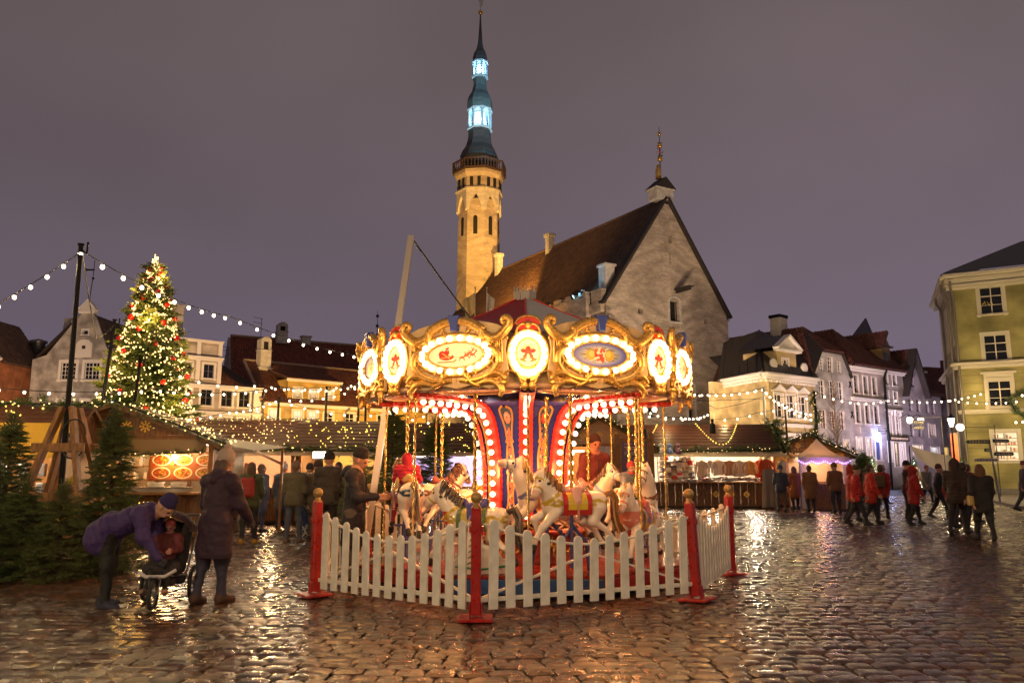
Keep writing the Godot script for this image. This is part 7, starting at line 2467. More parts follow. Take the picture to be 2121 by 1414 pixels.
	for k in 90:
		xs.append(Transform3D(Basis(Vector3.UP,rf(0,TAU))*Basis(Vector3.RIGHT,rf(-.6,.6)),R.transform*Vector3(rf(-1.3,.2),1.02 + rf(-.05,.1),rf(-.1,.24))))
		cs.append([Color(.6,.58,.58),Color(.15,.14,.16),Color(.65,.62,.58),Color(.3,.25,.25)][rng.randi() % 4])
	var o := many(self,"glove_heap",gg.mesh(),mt("matt_vc"),xs,cs)
	tag(o,"heap of pale knitted gloves and socks on the clothes stall's counter","gloves")
func garment(at: Vector3,turn: float,label: String,col: Color,ln: float,wd: float) -> void:
	var t := thing("hanging_garment",label,"garment",at,turn)
	var g := G.new()
	var h := wd/2
	var n := 10
	for side in [-1,1]:
		for j in n:
			for k in 6:
				var p := func(u: float,v: float): return Vector3((u - .5)*wd*(.82 + .25*v),-.06 - v*ln - .10*absf(u - .5),side*(.035 + .03*v*(.5 + .5*sin(u*14.0 + ln*3)))*(1.0 - pow(absf(u*2 - 1),6)))
				var a: Vector3 = p.call(float(j)/n,float(k)/6)
				var b: Vector3 = p.call(float(j + 1)/n,float(k)/6)
				var c: Vector3 = p.call(float(j + 1)/n,float(k + 1)/6)
				var d: Vector3 = p.call(float(j)/n,float(k + 1)/6)
				if side > 0: g.quad(d,c,b,a)
				else: g.quad(c,d,a,b)
	if ln < .8 and wd > .35:
		for s in [-1,1]: g.tube([Vector3(s*h*.82,-.12,0),Vector3(s*(h + .06),-.35,.01),Vector3(s*(h + .05),-.12 - ln*.8,.02)],[.06,.055,.045],7)
	part(t,"cloth",g,mt("cloth_%s" % col.to_html(false),col,.9,{"tex": noise_tex("cloth",.05,.82,1),"tri": 2.0,"world": false}))
	var hg := G.new()
	hg.tube([Vector3(-h*.7,-.12,0),Vector3(0,-.04,0),Vector3(h*.7,-.12,0)],.012,5)
	hg.tube([Vector3(0,-.04,0),Vector3(0,.05,0),Vector3(.02,.08,0)],.006,4)
	part(t,"hanger",hg,mt("orange_wood"))
func spruce(t: Node3D,h: float,r: float,base: float,n: int,kind: String,size: float,seed_: int,cols := true) -> Array:
	var q := RandomNumberGenerator.new()
	q.seed = seed_
	var tr := G.new()
	tr.tube([Vector3(0,-.05,0),Vector3(.01,h*.4,.01),Vector3(0,h*.75,0),Vector3(0,h*.98,0)],[.02 + h*.013,.016 + h*.009,.008 + h*.004,.005],7)
	part(t,"trunk",tr,mt("bark"))
	var lb := G.new()
	var xs := []
	var cs := []
	var outer := []
	var y := base
	var levels := []
	while y < h*.97:
		levels.append(y)
		y += lerpf(.24,.13,y/h)*(maxf(1.0,h/5.0)*.8 if h > 4.0 else .48)
	var area := 0.0
	for l in levels: area += 1.0 - (l - base)/(h - base)
	for l in levels:
		var u: float = (l - base)/(h - base)
		var rr: float = r*pow(1.0 - u,.85) + .04
		var nb := int(7 + 5*(1 - u))
		var a0 := q.randf()*TAU
		for b in nb:
			var a := a0 + TAU*b/nb + q.randf_range(-.25,.25)
			var ln := rr*q.randf_range(.72,1.12)
			var out := Vector3(cos(a),0,-sin(a))
			var o := Vector3(0,l,0)
			var tip := o + out*ln + Vector3(0,ln*lerpf(-.10,.55,u) + q.randf_range(-.06,.08),0)
			var mid := o.lerp(tip,.5) + Vector3(0,-.06*ln,0)
			lb.tube([o,mid,tip],[.008 + .006*h*.3,.008,.003],4,false)
			outer.append(tip)
			var m := maxi(3,int(n*(1 - u)/area/nb*1.0))
			for k in m:
				var f := pow(q.randf_range(.06,1.0),.7)
				var p := o.lerp(mid,f*2) if f < .5 else mid.lerp(tip,f*2 - 1)
				var side := q.randf_range(-1,1)
				var d := (out*(.8 + f*.3) + out.cross(Vector3.UP)*side*1.0 + Vector3(0,q.randf_range(-.45,.25),0)).normalized()
				var up := (Vector3.UP + Vector3(q.randf_range(-.4,.4),0,q.randf_range(-.4,.4))).normalized()
				var z := d.cross(up).normalized()
				var s := size*q.randf_range(.7,1.25)*(1.0 - .35*f)*(1.0 - .3*u)
				xs.append(Transform3D(Basis(d,z.cross(d),z).scaled(Vector3.ONE)*Basis().scaled(Vector3.ONE*s),p - d*s*.2))
				var c := q.randf_range(.7,1.35)
				cs.append(Color(c,c*q.randf_range(.92,1.06),c*.9))
	for k in 6: xs.append(Transform3D(Basis(Quaternion(Vector3.RIGHT,Vector3(q.randf_range(-.25,.25),1,q.randf_range(-.25,.25)).normalized())).scaled(Vector3.ONE*size*.9),Vector3(0,h*.93,0))); cs.append(Color(1,1,1))
	part(t,"limbs",lb,mt("bark"))
	many(t,"crown",sprig(kind),mt("needles"),xs,cs)
	return outer
func trees() -> void:
	var t := thing("christmas_tree","tall lit Christmas tree with red baubles and countless warm lights","christmas tree",w(-12.9,0,28))
	var H := 9.1
	var R := 2.25
	spruce(t,H,R,1.2,9000,"far",.60,77)
	var ls := []
	var n := 2700
	for j in n:
		var u := pow(float(j)/n,.8)
		var y := lerpf(1.4,H - .05,u)
		var rr := R*pow(1.0 - (y - 1.2)/(H - 1.2),.85)
		var a := j*.064 + .8*sin(j*.028)
		var sag := .12*sin(j*.35)
		ls.append(Vector3(cos(a)*rr*rf(.80,1.02),y + sag + rf(-.05,.05),-sin(a)*rr*rf(.80,1.02)))
	scatter_lights(t,ls,.023,mt("fairy"))
	for k in 22: ls[k] = ls[rng.randi_range(40,700)]*Vector3(1.04,1,1.04)
	scatter_lights(t,ls.slice(0,22),.035,mt("cool_bulb"),"white_lights")
	var bg := G.new()
	bg.ball(Vector3.ZERO,Vector3.ONE,14,10)
	var bm := bg.mesh()
	for k in 64:
		var u := pow((k + .5)/64.0,.75)
		var y := lerpf(1.7,H - .35,u)
		var rr := R*pow(1.0 - (y - 1.2)/(H - 1.2),.85)
		var a := k*2.39996
		var s := rf(.075,.115)
		part(t,"red_bauble",bm,mt("bauble_red",Color(.62,.015,.01),.15,{"coat": .8}),Transform3D(Basis().scaled(Vector3.ONE*s),Vector3(cos(a)*rr,y,-sin(a)*rr)))
	for k in 12: omni("tree_light",t.position + Vector3(sin(k*2.4),0,cos(k*2.4))*R*(1.05 - k/12.0)*1.25 + Vector3(0,2.0 + k*.58,0),Color(1,.74,.36),5.0,.3)
	var S := [["bushy spruce at the left edge in front of the low stall",-7.95,12.1,2.05,.72,140],["slender tall spruce beside the bending woman",-6.2,12.5,2.3,.48,100],["low dark spruce between the timber mast foot and the bending woman",-6.6,11.9,1.1,.6,110],["small spruce lowest at the left edge, nearest the viewer",-7.75,10.9,1.25,.65,130],["spruce behind the timber mast foot",-8.5,13.6,2.3,.7,150],["short bushy spruce right in front of the timber mast foot",-7.15,11.9,1.2,.6,120]]
	for k in S.size():
		var q: Array = S[k]
		t = thing("spruce",q[0],"spruce",w(q[1],0,q[2]),k*1.3,"cut spruces round the light mast")
		spruce(t,q[3],q[4],.12,int(q[5]*2.6),"near",.46,100 + k)
		var cr := G.new()
		for s in 2: cr.box(Vector3(0,.035,0),Vector3(.6,.05,.07),Basis(Vector3.UP,s*PI/2))
		part(t,"wooden_cross",cr,mt("dark_wood"))
	t = thing("spruce","spruce with tiny lights right behind the child in red","spruce",w(-2.9,0,19.5),0)
	spruce(t,2.9,.9,.3,300,"near",.5,131)
	t = thing("spruce","spruce among the stalls seen left of the centre column","spruce",w(-2.0,0,21.0),0)
	spruce(t,2.7,.8,.3,260,"near",.5,132)
	t = thing("spruce","small spruce between the standing woman and the mast","spruce",w(-3.1,0,16.4),0)
	spruce(t,1.75,.6,.2,260,"near",.36,133)
	t = thing("birch","bare young birch in front of the white clipped-gable house","tree",w(16.2,0,40))
	var g := G.new()
	var q := RandomNumberGenerator.new()
	q.seed = 6
	g.tube([Vector3(0,0,0),Vector3(.05,2.2,0),Vector3(.0,4.2,0),Vector3(-.04,6.3,0)],[.09,.07,.04,.01],7)
	part(t,"trunk",g,mt("birch_bark",Color(.42,.36,.30),.8,{"tex": noise_tex("plaster",.008,.78,1),"tri": 3.0}))
	g = G.new()
	for k in 90:
		var y := q.randf_range(1.0,5.9)
		var a := q.randf()*TAU
		var ln := (6.4 - y)*.26*q.randf_range(.6,1.2)
		var o := Vector3(0,y,0)
		var d := Vector3(cos(a),1.1,-sin(a)).normalized()
		var p1 := o + d*ln*.5
		var p2 := p1 + (d + Vector3(0,.3,0))*ln*.5
		g.tube([o,p1,p2],[.018,.010,.004],4,false)
		for j in 4:
			var b := o.lerp(p2,.35 + .16*j)
			g.tube([b,b + (d + Vector3(q.randf_range(-.8,.8),.2,q.randf_range(-.8,.8))).normalized()*ln*.4],[.007,.002],3,false)
	part(t,"branches",g,mt("birch_twigs",Color(.20,.11,.08),.8))
	for qq in [["dark spruce at the birch's foot beside the white tent",15.4,38.2,2.4,.8],["second dark spruce right of the birch",17.2,39.5,2.2,.8]]:
		t = thing("spruce",qq[0],"spruce",w(qq[1],0,qq[2]),qq[1])
		spruce(t,qq[3],qq[4],.2,900,"far",.5,int(qq[1]*10))
	var L := [["small bush wrapped in white lights before the pale pink house",24.6,55.0,1.6],["small bush wrapped in white lights left of the lit restaurant door",29.2,58.5,1.6],["small bush wrapped in white lights right of the lit restaurant door",30.8,57.5,1.9],["small lit bush by the street lamp at the green corner",24.6,44.0,1.3]]
	for k in L.size():
		var qq: Array = L[k]
		t = thing("lit_bush",qq[0],"bush",w(qq[1],0,qq[2]),0,"bushes wrapped in white lights")
		spruce(t,qq[3] + .6,.45,.1,260,"far",.4,300 + k)
		var pts := []
		for j in 55:
			var u := rng.randf()
			var a := rng.randf()*TAU
			pts.append(Vector3(cos(a)*.42*(1 - u),.2 + u*(qq[3] + .4),sin(a)*.42*(1 - u)))
		scatter_lights(t,pts,.032,mt("cool_bulb"))
var festoon_mesh: Array = []
func festoon(label: String,p: Array,sag: float,step: float,rr := .042,mat := "festoon",every := 4,e := 1.0) -> void:
	var r := rr*.8
	if festoon_mesh.is_empty():
		var g := G.new()
		g.ball(Vector3(0,-.75,0),Vector3(1,1.15,1),8,6)
		var s := G.new()
		s.lathe([Vector2(.01,.95),Vector2(.5,.9),Vector2(.55,-.1),Vector2(.01,-.15)],7)
		festoon_mesh = [g.mesh(),s.mesh()]
	var t := thing("light_string",label,"string lights",Vector3.ZERO,0.0,"strings of lights over the square")
	var pts := []
	for j in p.size() - 1:
		var a: Vector3 = p[j]
		var b: Vector3 = p[j + 1]
		for k in 12:
			var u := k/12.0
			pts.append(a.lerp(b,u) - Vector3(0,sag*4*u*(1 - u),0))
	pts.append(p[p.size() - 1])
	var g := G.new()
	g.tube(pts,.010,4)
	part(t,"cable",g,mt("cable"))
	var k := 0
	for q in path_points(pts,step):
		var f := Transform3D(Basis(Vector3.BACK,rf(-.15,.15))*Basis(Vector3.RIGHT,rf(-.15,.15)),q - Vector3(0,r*.9,0))
		var b := part(t,"bulb",festoon_mesh[0],mt(mat),f*Transform3D(Basis().scaled(Vector3.ONE*r),Vector3.ZERO))
		part(b,"socket",festoon_mesh[1],mt("cable"))
		if every > 0 and k % every == every/2: omni("bulb_light",f*Vector3(0,-.75*r,0),Color(1,.84,.58),e*every*.32,r)
		k += 1
func lights_and_poles() -> void:
	var mast := func(called: String,label: String,a: Vector3,b: Vector3,r: float,m := "black_metal"):
		var t := thing(called,label,"mast",a)
		var g := G.new()
		g.tube([Vector3.ZERO,(b - a)*.5,b - a],[r*1.15,r,r*.85],8)
		part(t,"pole",g,mt(m))
		g = G.new()
		g.tube([b - a + Vector3(0,-.06,0),b - a + Vector3(.12,-.14,.02),b - a + Vector3(.13,.05,.02)],.02,5)
		g.tube([b - a,b - a + Vector3(0,.03,0)],r*1.2,8)
		part(t,"hook",g,mt(m))
		return t
	var p1: Vector3 = w(-7.27,5.28,13.0)
	mast.call("light_mast","tall black mast in the timber foot at the left",w(-7.24,.1,13.0),p1,.045)
	mast.call("light_mast","black mast standing left of the tall Christmas tree",w(-10.5,0,20.0),w(-10.15,5.3,20.0),.05)
	mast.call("light_mast","thin dark mast in front of the tall Christmas tree",w(-11.6,0,24.0),w(-11.3,4.85,24.0),.05)
	mast.call("light_mast","thin black mast before the beige house's corner",w(-8.8,0,30.0),w(-8.8,4.2,30.0),.05)
	mast.call("light_mast","thin black mast before the yellow house's dark windows",w(-7.05,0,30.0),w(-7.0,4.6,30.0),.05)
	mast.call("light_mast","left one of two close masts before the yellow house",w(-5.9,0,30.0),w(-5.75,4.75,30.0),.05)
	mast.call("light_mast","right one of two close masts before the yellow house",w(-5.55,0,30.2),w(-5.55,4.7,30.2),.05)
	mast.call("light_mast","grey lantern mast rising over the long clothes stall's right end",w(11.5,0,36.0),w(11.4,5.2,36.0),.07,"grey_metal")
	mast.call("light_mast","short mast behind the orange gabled stall",w(12.5,0,36.2),w(12.4,4.4,36.2),.05)
	mast.call("light_mast","mast wound with a fir garland left of the birch",w(13.75,0,36.0),w(13.7,5.0,36.0),.07)
	garland("fir garland with lights wound round the mast left of the birch",range(20).map(func(k): return w(13.72 + .14*cos(k*.9),1.2 + k*.195,36.0 + .14*sin(k*.9))),.12)
	var t := thing("timber_foot","orange timber A-frame that carries the tall black mast","timber frame",w(-7.22,0,13.0))
	for q in [[Vector3(-.72,0,.5),Vector3(-.06,2.55,.1)],[Vector3(.72,0,.5),Vector3(.10,2.55,.1)],[Vector3(-.72,0,-.5),Vector3(-.06,2.55,-.1)],[Vector3(.72,0,-.5),Vector3(.10,2.55,-.1)]]:
		var g := G.new()
		g.bar(q[0],q[1],.13,.07,Vector3.RIGHT)
		part(t,"leg",g,mt("orange_wood"))
	for q in [[-.42,.42,1.90,.24,.14],[-.66,.66,1.12,.36,.16],[-.8,.8,.13,.57,.15],[-.40,.40,1.90,-.24,.14]]:
		var g := G.new()
		g.cham(Vector3((q[0] + q[1])/2,q[2],q[3]),Vector3(q[1] - q[0],q[4],.045),.006)
		part(t,"beam",g,mt("orange_wood"))
	var bn := G.new()
	bn.cham(Vector3(.1,.62,-.15),Vector3(1.3,.05,.4),.008)
	part(t,"bench_board",bn,mt("orange_wood"))
	var cb := G.new()
	var loop := []
	for j in 22: loop.append(Vector3(.2 + cos(j*.3)*.2,2.1 + sin(j*.3)*.28 - j*.006,.2))
	cb.tube(loop,.014,4)
	part(t,"cable_loop",cb,mt("cable"))
	var tree := w(-12.4,5.0,26.8)
	festoon("light string from the tall left mast out over the left edge",[p1 - Vector3(0,.12,0),w(-9.55,4.05,13.6),w(-13.5,2.9,14.5)],.04,.36,.042,"festoon",3,1.6)
	festoon("long light string from the tall left mast down towards the carousel",[p1 - Vector3(0,.08,0),w(-7.2,5.4,20),w(-4.7,5.35,27.5),w(-3.4,6.0,34)],.16,.74,.05,"festoon",2,1.6)
	festoon("unseen light string from the left edge back over the viewer's place",[w(-13.5,2.9,14.5),w(-11.5,5.0,5.0),w(-2.0,5.3,-1.5),w(6,5.3,-9)],.3,.6,.045,"festoon",2,1.6)  # runs out of view, helps light the foreground from the front
	festoon("unseen light string from over the viewer's place to the right masts",[w(-2.0,5.3,-1.5),w(9.0,5.5,1.0),w(21,6.0,12)],.3,.6,.045,"festoon",2,1.6)  # out of view overhead, lights the near ground and fence
	festoon("level light string crossing in front of the black tent and the tree's foot",[w(-12.5,3.45,17.5),w(-9.0,3.55,20),w(-7.4,4.1,25),w(-5.75,4.7,30)],.14,.5,.04,"festoon",4)
	festoon("light string from the tree's middle across the beige house",[w(-10.9,4.6,26.0),w(-8.8,4.45,27.5),w(-5.75,4.75,30)],.16,.62,.045,"festoon",4)
	festoon("light string from the beige house's corner mast up to the two close masts",[w(-8.8,4.2,30.0),w(-7.0,4.25,30),w(-5.75,4.72,30)],.10,.42,.045,"festoon",4)
	festoon("sagging light string below the yellow house's dormer",[w(-8.8,4.15,30.0),w(-5.7,3.6,30.5),w(-3.2,4.2,31.0)],.14,.5,.045,"festoon",4)
	festoon("lowest light string along the yellow house's ground-floor windows",[w(-9.6,3.9,29.0),w(-7.2,3.0,28.5),w(-4.4,3.2,28.5),w(-2.2,4.1,30)],.18,.46,.04,"festoon",4)
	festoon("light string from the tree's foot rising to the beige house's mast",[w(-11.2,3.2,26.0),w(-9.8,3.5,27.5),w(-8.8,4.15,30.0)],.10,.36,.04,"festoon",4)
	festoon("light string seen between the mast and the carousel's left rods",[w(-4.6,3.9,29.0),w(-3.6,2.95,26.5),w(-2.5,3.1,25.0)],.12,.3,.038,"festoon",4)
	festoon("front light string from the carousel's right side to the grey lantern mast",[w(7.6,5.2,37.5),w(11.4,5.15,36.0)],.22,.34,.05,"festoon",4)
	festoon("rear light string from the town hall wall to the grey lantern mast",[w(7.2,5.5,40.0),w(9.5,5.1,38.0),w(11.4,5.2,36.1)],.12,.42,.05,"festoon",4)
	festoon("upper light string between the grey lantern mast and the garlanded mast",[w(11.4,5.15,36.0),w(12.2,4.5,36.0),w(13.7,4.0,36.0)],.10,.22,.05,"festoon",4)
	festoon("lower light string between the grey lantern mast and the garlanded mast",[w(11.45,5.0,35.8),w(12.4,4.25,35.8),w(13.65,3.75,35.8)],.10,.26,.05,"festoon",4)
	festoon("low light string behind the clothes stall rising to the garlanded mast",[w(5.2,4.0,34.0),w(7.6,3.65,33.0),w(10.6,3.95,34.5),w(13.7,4.95,36.0)],.16,.7,.045,"festoon",4)
	festoon("double light string under the carousel's canopy at the right",[w(4.1,3.9,30.0),w(5.2,3.75,30.5),w(6.6,3.55,31),w(8.2,3.85,33)],.10,.34,.045,"festoon",4)
	festoon("wide light string from the garlanded mast across to the green corner building",[w(13.75,5.0,36.0),w(19.5,5.1,41.0),w(28.3,6.1,47.5)],.30,.82,.055,"festoon",3,1.4)
	festoon("light string from the green corner building over the right edge",[w(24.8,5.4,45.0),w(25.5,4.95,40),w(27,5.0,36)],.12,.7,.05,"festoon",3,1.4)
	for q in [["thin cable over the clothes stall from the carousel to the lantern mast",w(5.5,4.9,30),w(8.5,4.0,33),w(11.45,4.8,36)],["thin cable in front of the town hall's gable wall",w(4.5,4.2,33),w(9.0,4.6,36),w(13.7,4.9,36)],["thin cable from the tall mast to the mast by the tree",p1,w(-9.0,4.35,17.0),w(-10.15,5.2,20.0)]]:
		var c := thing("cable",q[0],"cable")
		var g := G.new()
		g.tube([q[1],q[1].lerp(q[2],.5) - Vector3(0,.05,0),q[2],q[2].lerp(q[3],.5) - Vector3(0,.06,0),q[3]],.012,4)
		part(c,"wire",g,mt("cable"))
	lamp_post("lit street lamp with white lantern before the green corner building",w(23.1,0,42.0),3.95)
	for q in [[w(31.4,5.35,63.0),"lit round wall lamp on the greige house, the left of two"],[w(31.85,5.25,62.2),"lit round wall lamp on the greige house, the right of two"]]:
		t = thing("wall_lamp",q[1],"lamp",q[0])
		var g := G.new()
		g.ball(Vector3.ZERO,Vector3(.24,.28,.24),10,8)
		part(t,"globe",g,mt("lamp_globe",Color(1,.9,.7),.4,{"emit": 6.0,"ecol": Color(1,.84,.58)}))
		g = G.new()
		g.tube([Vector3(0,.28,0),Vector3(-.1,.5,-.2),Vector3(-.2,.2,-1.4)],.03,5); g.lathe([Vector2(.02,.36),Vector2(.22,.26),Vector2(.2,.22)],8)
		part(t,"bracket",g,mt("black_metal"))
		omni("wall_lamp_light",q[0],Color(1,.82,.55),9.0,.2)
	flood("unseen floodlight behind the middle stalls aimed at the beige house",w(-27.0,0,66),w(-31,9,88),Color(1,.80,.58),820,34)
	flood("unseen floodlight behind the middle stalls aimed at the yellow house's lit windows",w(-19.5,0,72),w(-22,8,97),Color(1,.80,.46),900,36)
	flood("unseen floodlight behind the carousel aimed at the yellow house's far end",w(-11.5,0,80),w(-14,8,104),Color(1,.78,.44),760,36)
	flood("unseen floodlight at the left aimed at the grey curved gable",w(-32.0,0,56),w(-38.5,11,70),Color(1,.84,.70),240,34)
	flood("unseen floodlight at the left edge aimed at the orange gable",w(-39.0,0,54),w(-44.5,9,66),Color(1,.80,.6),150,30)
	flood("unseen floodlight behind the long clothes stall aimed at the town hall's gable",w(9.0,0,46),w(13.6,17,70),Color(1,.87,.74),400,30)
	flood("second unseen floodlight behind the clothes stall aimed at the town hall's gable",w(13.0,0,47),w(15.0,18,70.5),Color(1,.87,.74),330,30)
	flood("unseen floodlight behind the white tent aimed at the butter yellow corner house",w(15.5,0,43.5),w(18.5,6,55.5),Color(1,.84,.58),135,38)
	flood("unseen floodlight by the birch aimed at the white clipped gable",w(19.5,0,47.5),w(24.5,7,59.5),Color(1,.86,.86),190,32)
	flood("unseen floodlight in the street aimed at the pink and greige houses",w(24.6,0,53.5),w(29.8,6.5,64),Color(.95,.84,.92),190,34)
	flood("unseen floodlight at the street's end aimed at the lilac gable",w(29.5,0,57.5),w(35.2,6.5,68.2),Color(.92,.82,.95),200,32)
	flood("unseen floodlight on the pavement aimed at the green corner building",w(24.5,.12,36),w(29.0,7.5,46.8),Color(1,.88,.62),150,38)
	flood("unseen floodlight behind the left stalls aimed at the town hall's roof",w(-22.0,0,60),w(5.0,21,86),Color(1,.78,.45),1700,22)
	lamp_post("unseen street lamp behind the viewer on the left, lighting the fence front",w(-8.5,0,-3.0),4.2,60.0)  # out of view, placed to light the picket fronts
	lamp_post("unseen street lamp behind the viewer on the right, lighting the foreground",w(8.0,0,-7.0),4.2,34.0)  # out of view, placed to light the foreground on the right
func flood(label: String,at: Vector3,to: Vector3,c: Color,e: float,angle: float) -> void:
	var t := thing("floodlight",label,"floodlight",at,0.0,"unseen floodlights placed to light house fronts and town hall")
	var p := Vector3(0,.32,0)
	var b := Basis.looking_at((to - at - p).normalized())
	var g := G.new()
	g.cham(p + b.z*.08,Vector3(.42,.32,.14),.03,b)
	for s in [-1,1]: g.bar(Vector3(s*.24,.02,0),p + b.x*s*.22,.03,.05)
	g.box(Vector3(0,.015,0),Vector3(.54,.03,.2))
	part(t,"housing",g,mt("black_metal"))
	g = G.new()
	g.box(p,Vector3(.36,.26,.012),b)
	part(t,"lamp_glass",g,mt("flood_glass",Color(1,.9,.7),.4,{"emit": 6.0}))
	spot("floodlight_beam",at + p - b.z*.03,to,c,e,angle,.8,.8)
func lamp_post(label: String,at: Vector3,h: float,e := 26.0) -> void:
	var t := thing("street_lamp",label,"street lamp",at,0.0,"street lamps with lanterns")
	var g := G.new()
	g.lathe([Vector2(.16,0),Vector2(.16,.3),Vector2(.09,.4),Vector2(.06,.9),Vector2(.045,h - .3),Vector2(.07,h - .25),Vector2(.03,h - .2)],10)
	part(t,"post",g,mt("black_metal"))
	g = G.new()
	g.lathe([Vector2(.09,h - .2),Vector2(.20,h + .2),Vector2(.05,h + .24)],6,Transform3D(),true)
	part(t,"lantern_glass",g,mt("lantern_glass",Color(1,.95,.85),.4,{"emit": 6.0,"ecol": Color(1,.90,.74)}))
	g = G.new()
	g.lathe([Vector2(.26,h + .21),Vector2(.20,h + .26),Vector2(.06,h + .40),Vector2(.02,h + .5)],6,Transform3D(),true)
	part(t,"lantern_cap",g,mt("black_metal"))
	omni("street_lamp_light",at + Vector3(0,h,0),Color(1,.86,.66),e,.18)
func poster() -> ImageTexture:
	if not texs.has("poster"):
		var im := Image.create(128,256,false,Image.FORMAT_RGB8)
		for y in 256:
			for x in 128: im.set_pixel(x,y,Color(.16,.06,.34).lerp(Color(.28,.07,.36),.5 + .5*sin(x*.05 + y*.02)))
		var r := RandomNumberGenerator.new()
		r.seed = 4
		for q in [[14,12,40,4],[80,14,36,3],[14,30,92,7],[24,42,84,6],[14,58,70,3],[14,66,88,3],[14,74,60,3]]:
			var x: int = q[0]
			while x < q[0] + q[2]:
				var l := r.randi_range(2,6)
				im.fill_rect(Rect2i(x,q[1],l,q[3]),Color(.72,.66,.78)); x += l + 2
		for k in 20:
			var x := 58
			var e := x + r.randi_range(20,52)
			while x < e:
				var l := r.randi_range(2,6)
				im.fill_rect(Rect2i(x,96 + k*7,l,3),Color(.66,.6,.74)); x += l + 2
		for k in 9: disc(im,Vector2(28 + r.randf_range(-16,16),120 + k*14),9,5,Color(.36,.16,.42))
		texs["poster"] = ImageTexture.create_from_image(im)
	return texs.poster
func street_things() -> void:
	var t := thing("poster_board","wooden double board with purple programme poster and pale side poster","notice board",w(3.75,0,25.2),-.12)
	for x in [-.45,.62]:
		var g := G.new()
		g.cham(Vector3(x,1.32,0),Vector3(.15,2.64,.15),.012)
		part(t,"post",g,mt("orange_wood"))
	for q in [[.085,.95,1.72,1.55],[-.83,.62,1.75,1.2]]:
		var fr := G.new()
		var wd: float = q[1]
		var hh: float = q[3]
		for s in [-1,1]:
			fr.cham(Vector3(q[0] + s*(wd/2 - .04),q[2],.09),Vector3(.09,hh,.05),.008)
			fr.cham(Vector3(q[0],q[2] + s*(hh/2 - .045),.092),Vector3(wd - .16,.09,.05),.008)
		part(t,"poster_frame",fr,mt("orange_wood"))
		var pg := G.new()
		pg.quad(Vector3(q[0] - wd/2 + .08,q[2] - hh/2 + .09,.085),Vector3(q[0] + wd/2 - .08,q[2] - hh/2 + .09,.085),Vector3(q[0] + wd/2 - .08,q[2] + hh/2 - .09,.085),Vector3(q[0] - wd/2 + .08,q[2] + hh/2 - .09,.085))
		pg.box(Vector3(q[0],q[2],.05),Vector3(wd - .1,hh - .1,.03))
		if q[0] > 0: part(t,"purple_poster",pg,mt("poster_print",Color(1,1,1),.35,{"tex": poster()}))
		else: part(t,"pale_poster",pg,mt("pale_poster",Color(.62,.50,.56),.4,{"tex": noise_tex("plaster",.008,.78,1)}))
	for q in [[-1.85,39.0,10.5,"yellowish flag hanging on the left one of two thin poles before the town hall",Color(.55,.42,.18),"flag_yellow"],[-1.28,39.4,10.6,"white flag hanging on the right one of two thin poles before the town hall",Color(.55,.5,.45),"flag_white"]]:
		t = thing("flagpole",q[3],"flag",w(q[0],0,q[1]))
		var g := G.new()
		g.tube([Vector3.ZERO,Vector3(0,q[2],0)],[.05,.025],6)
		g.ball(Vector3(0,q[2],0),Vector3.ONE*.05,6,5)
		part(t,"pole",g,mt("pole_cream",Color(.5,.42,.3),.5))
		g = G.new()
		for j in 8:
			var u0 := j/8.0
			var u1 := (j + 1)/8.0
			var f := func(u: float,v: float): return Vector3((-.62 if q[0] < -1.5 else .42)*u*(1 - .3*v),q[2] - .25 - v*1.0 - u*.35,.10*sin(u*9.0 + v))
			for k in 4: g.quad(f.call(u0,(k + 1)/4.0),f.call(u1,(k + 1)/4.0),f.call(u1,k/4.0),f.call(u0,k/4.0))
		part(t,"cloth",g,mt(q[5],q[4],.8,{"back": Color(.5,.5,.5)}))
	t = thing("signpost","leaning tourist signpost with dark green finger boards on the pavement","signpost",w(21.3,.12,35.6),-.15)
	var g := G.new()
	g.tube([Vector3(.12,0,0),Vector3(-.12,2.75,0)],.045,8)
	part(t,"pole",g,mt("grey_metal"))
	var fin := [[-.55,2.62,.95,"finger_green",.0],[.35,2.66,.75,"finger_green",.3],[.42,2.08,.8,"finger_green",.1],[-.28,1.82,.95,"finger_white",-.1],[-.25,2.25,.5,"finger_green",.9]]
	for q in fin:
		g = G.new()
		var s := signf(q[0])
		var l: float = q[2]/2
		g.extrude(PackedVector2Array([Vector2(-l,-.075),Vector2(l,-.075),Vector2(l + .06*maxf(s,0),0),Vector2(l,.075),Vector2(-l,.075),Vector2(-l - .06*maxf(-s,0),0)]),-.015,.015,Transform3D(Basis(Vector3.UP,q[4]),Vector3(q[0],q[1],.03)))
		var fb := part(t,"finger_board",g,mt(q[3],Color(.015,.06,.045) if q[3] == "finger_green" else Color(.55,.52,.5),.45))
		g = G.new()
		for k in 7: g.box(Vector3(q[0],q[1],.03) + Basis(Vector3.UP,q[4])*Vector3(-l + .12 + k*l*.25,0,.018),Vector3(l*.17,.05 + .02*(k % 2),.006),Basis(Vector3.UP,q[4]))
		part(fb,"lettering",g,mt("pale_letters" if q[3] == "finger_green" else "dark_letters",Color(.5,.5,.48) if q[3] == "finger_green" else Color(.1,.1,.1),.6))
	t = thing("hanging_sign","dark double hanging signboard on the side of the street","sign",w(23.4,4.1,46.0),-.3)
	g = G.new(); g.cham(Vector3(0,.1,0),Vector3(.62,.26,.05),.01); g.cham(Vector3(0,-.22,0),Vector3(.56,.24,.05),.01); g.bar(Vector3(-.35,.36,0),Vector3(1.2,.36,0),.03,.03)
	g.bar(Vector3(1.2,.36,0),Vector3(1.2,-4.1,0),.04,.04)
	part(t,"boards",g,mt("sign_dark",Color(.05,.05,.06),.5))
	g = G.new()
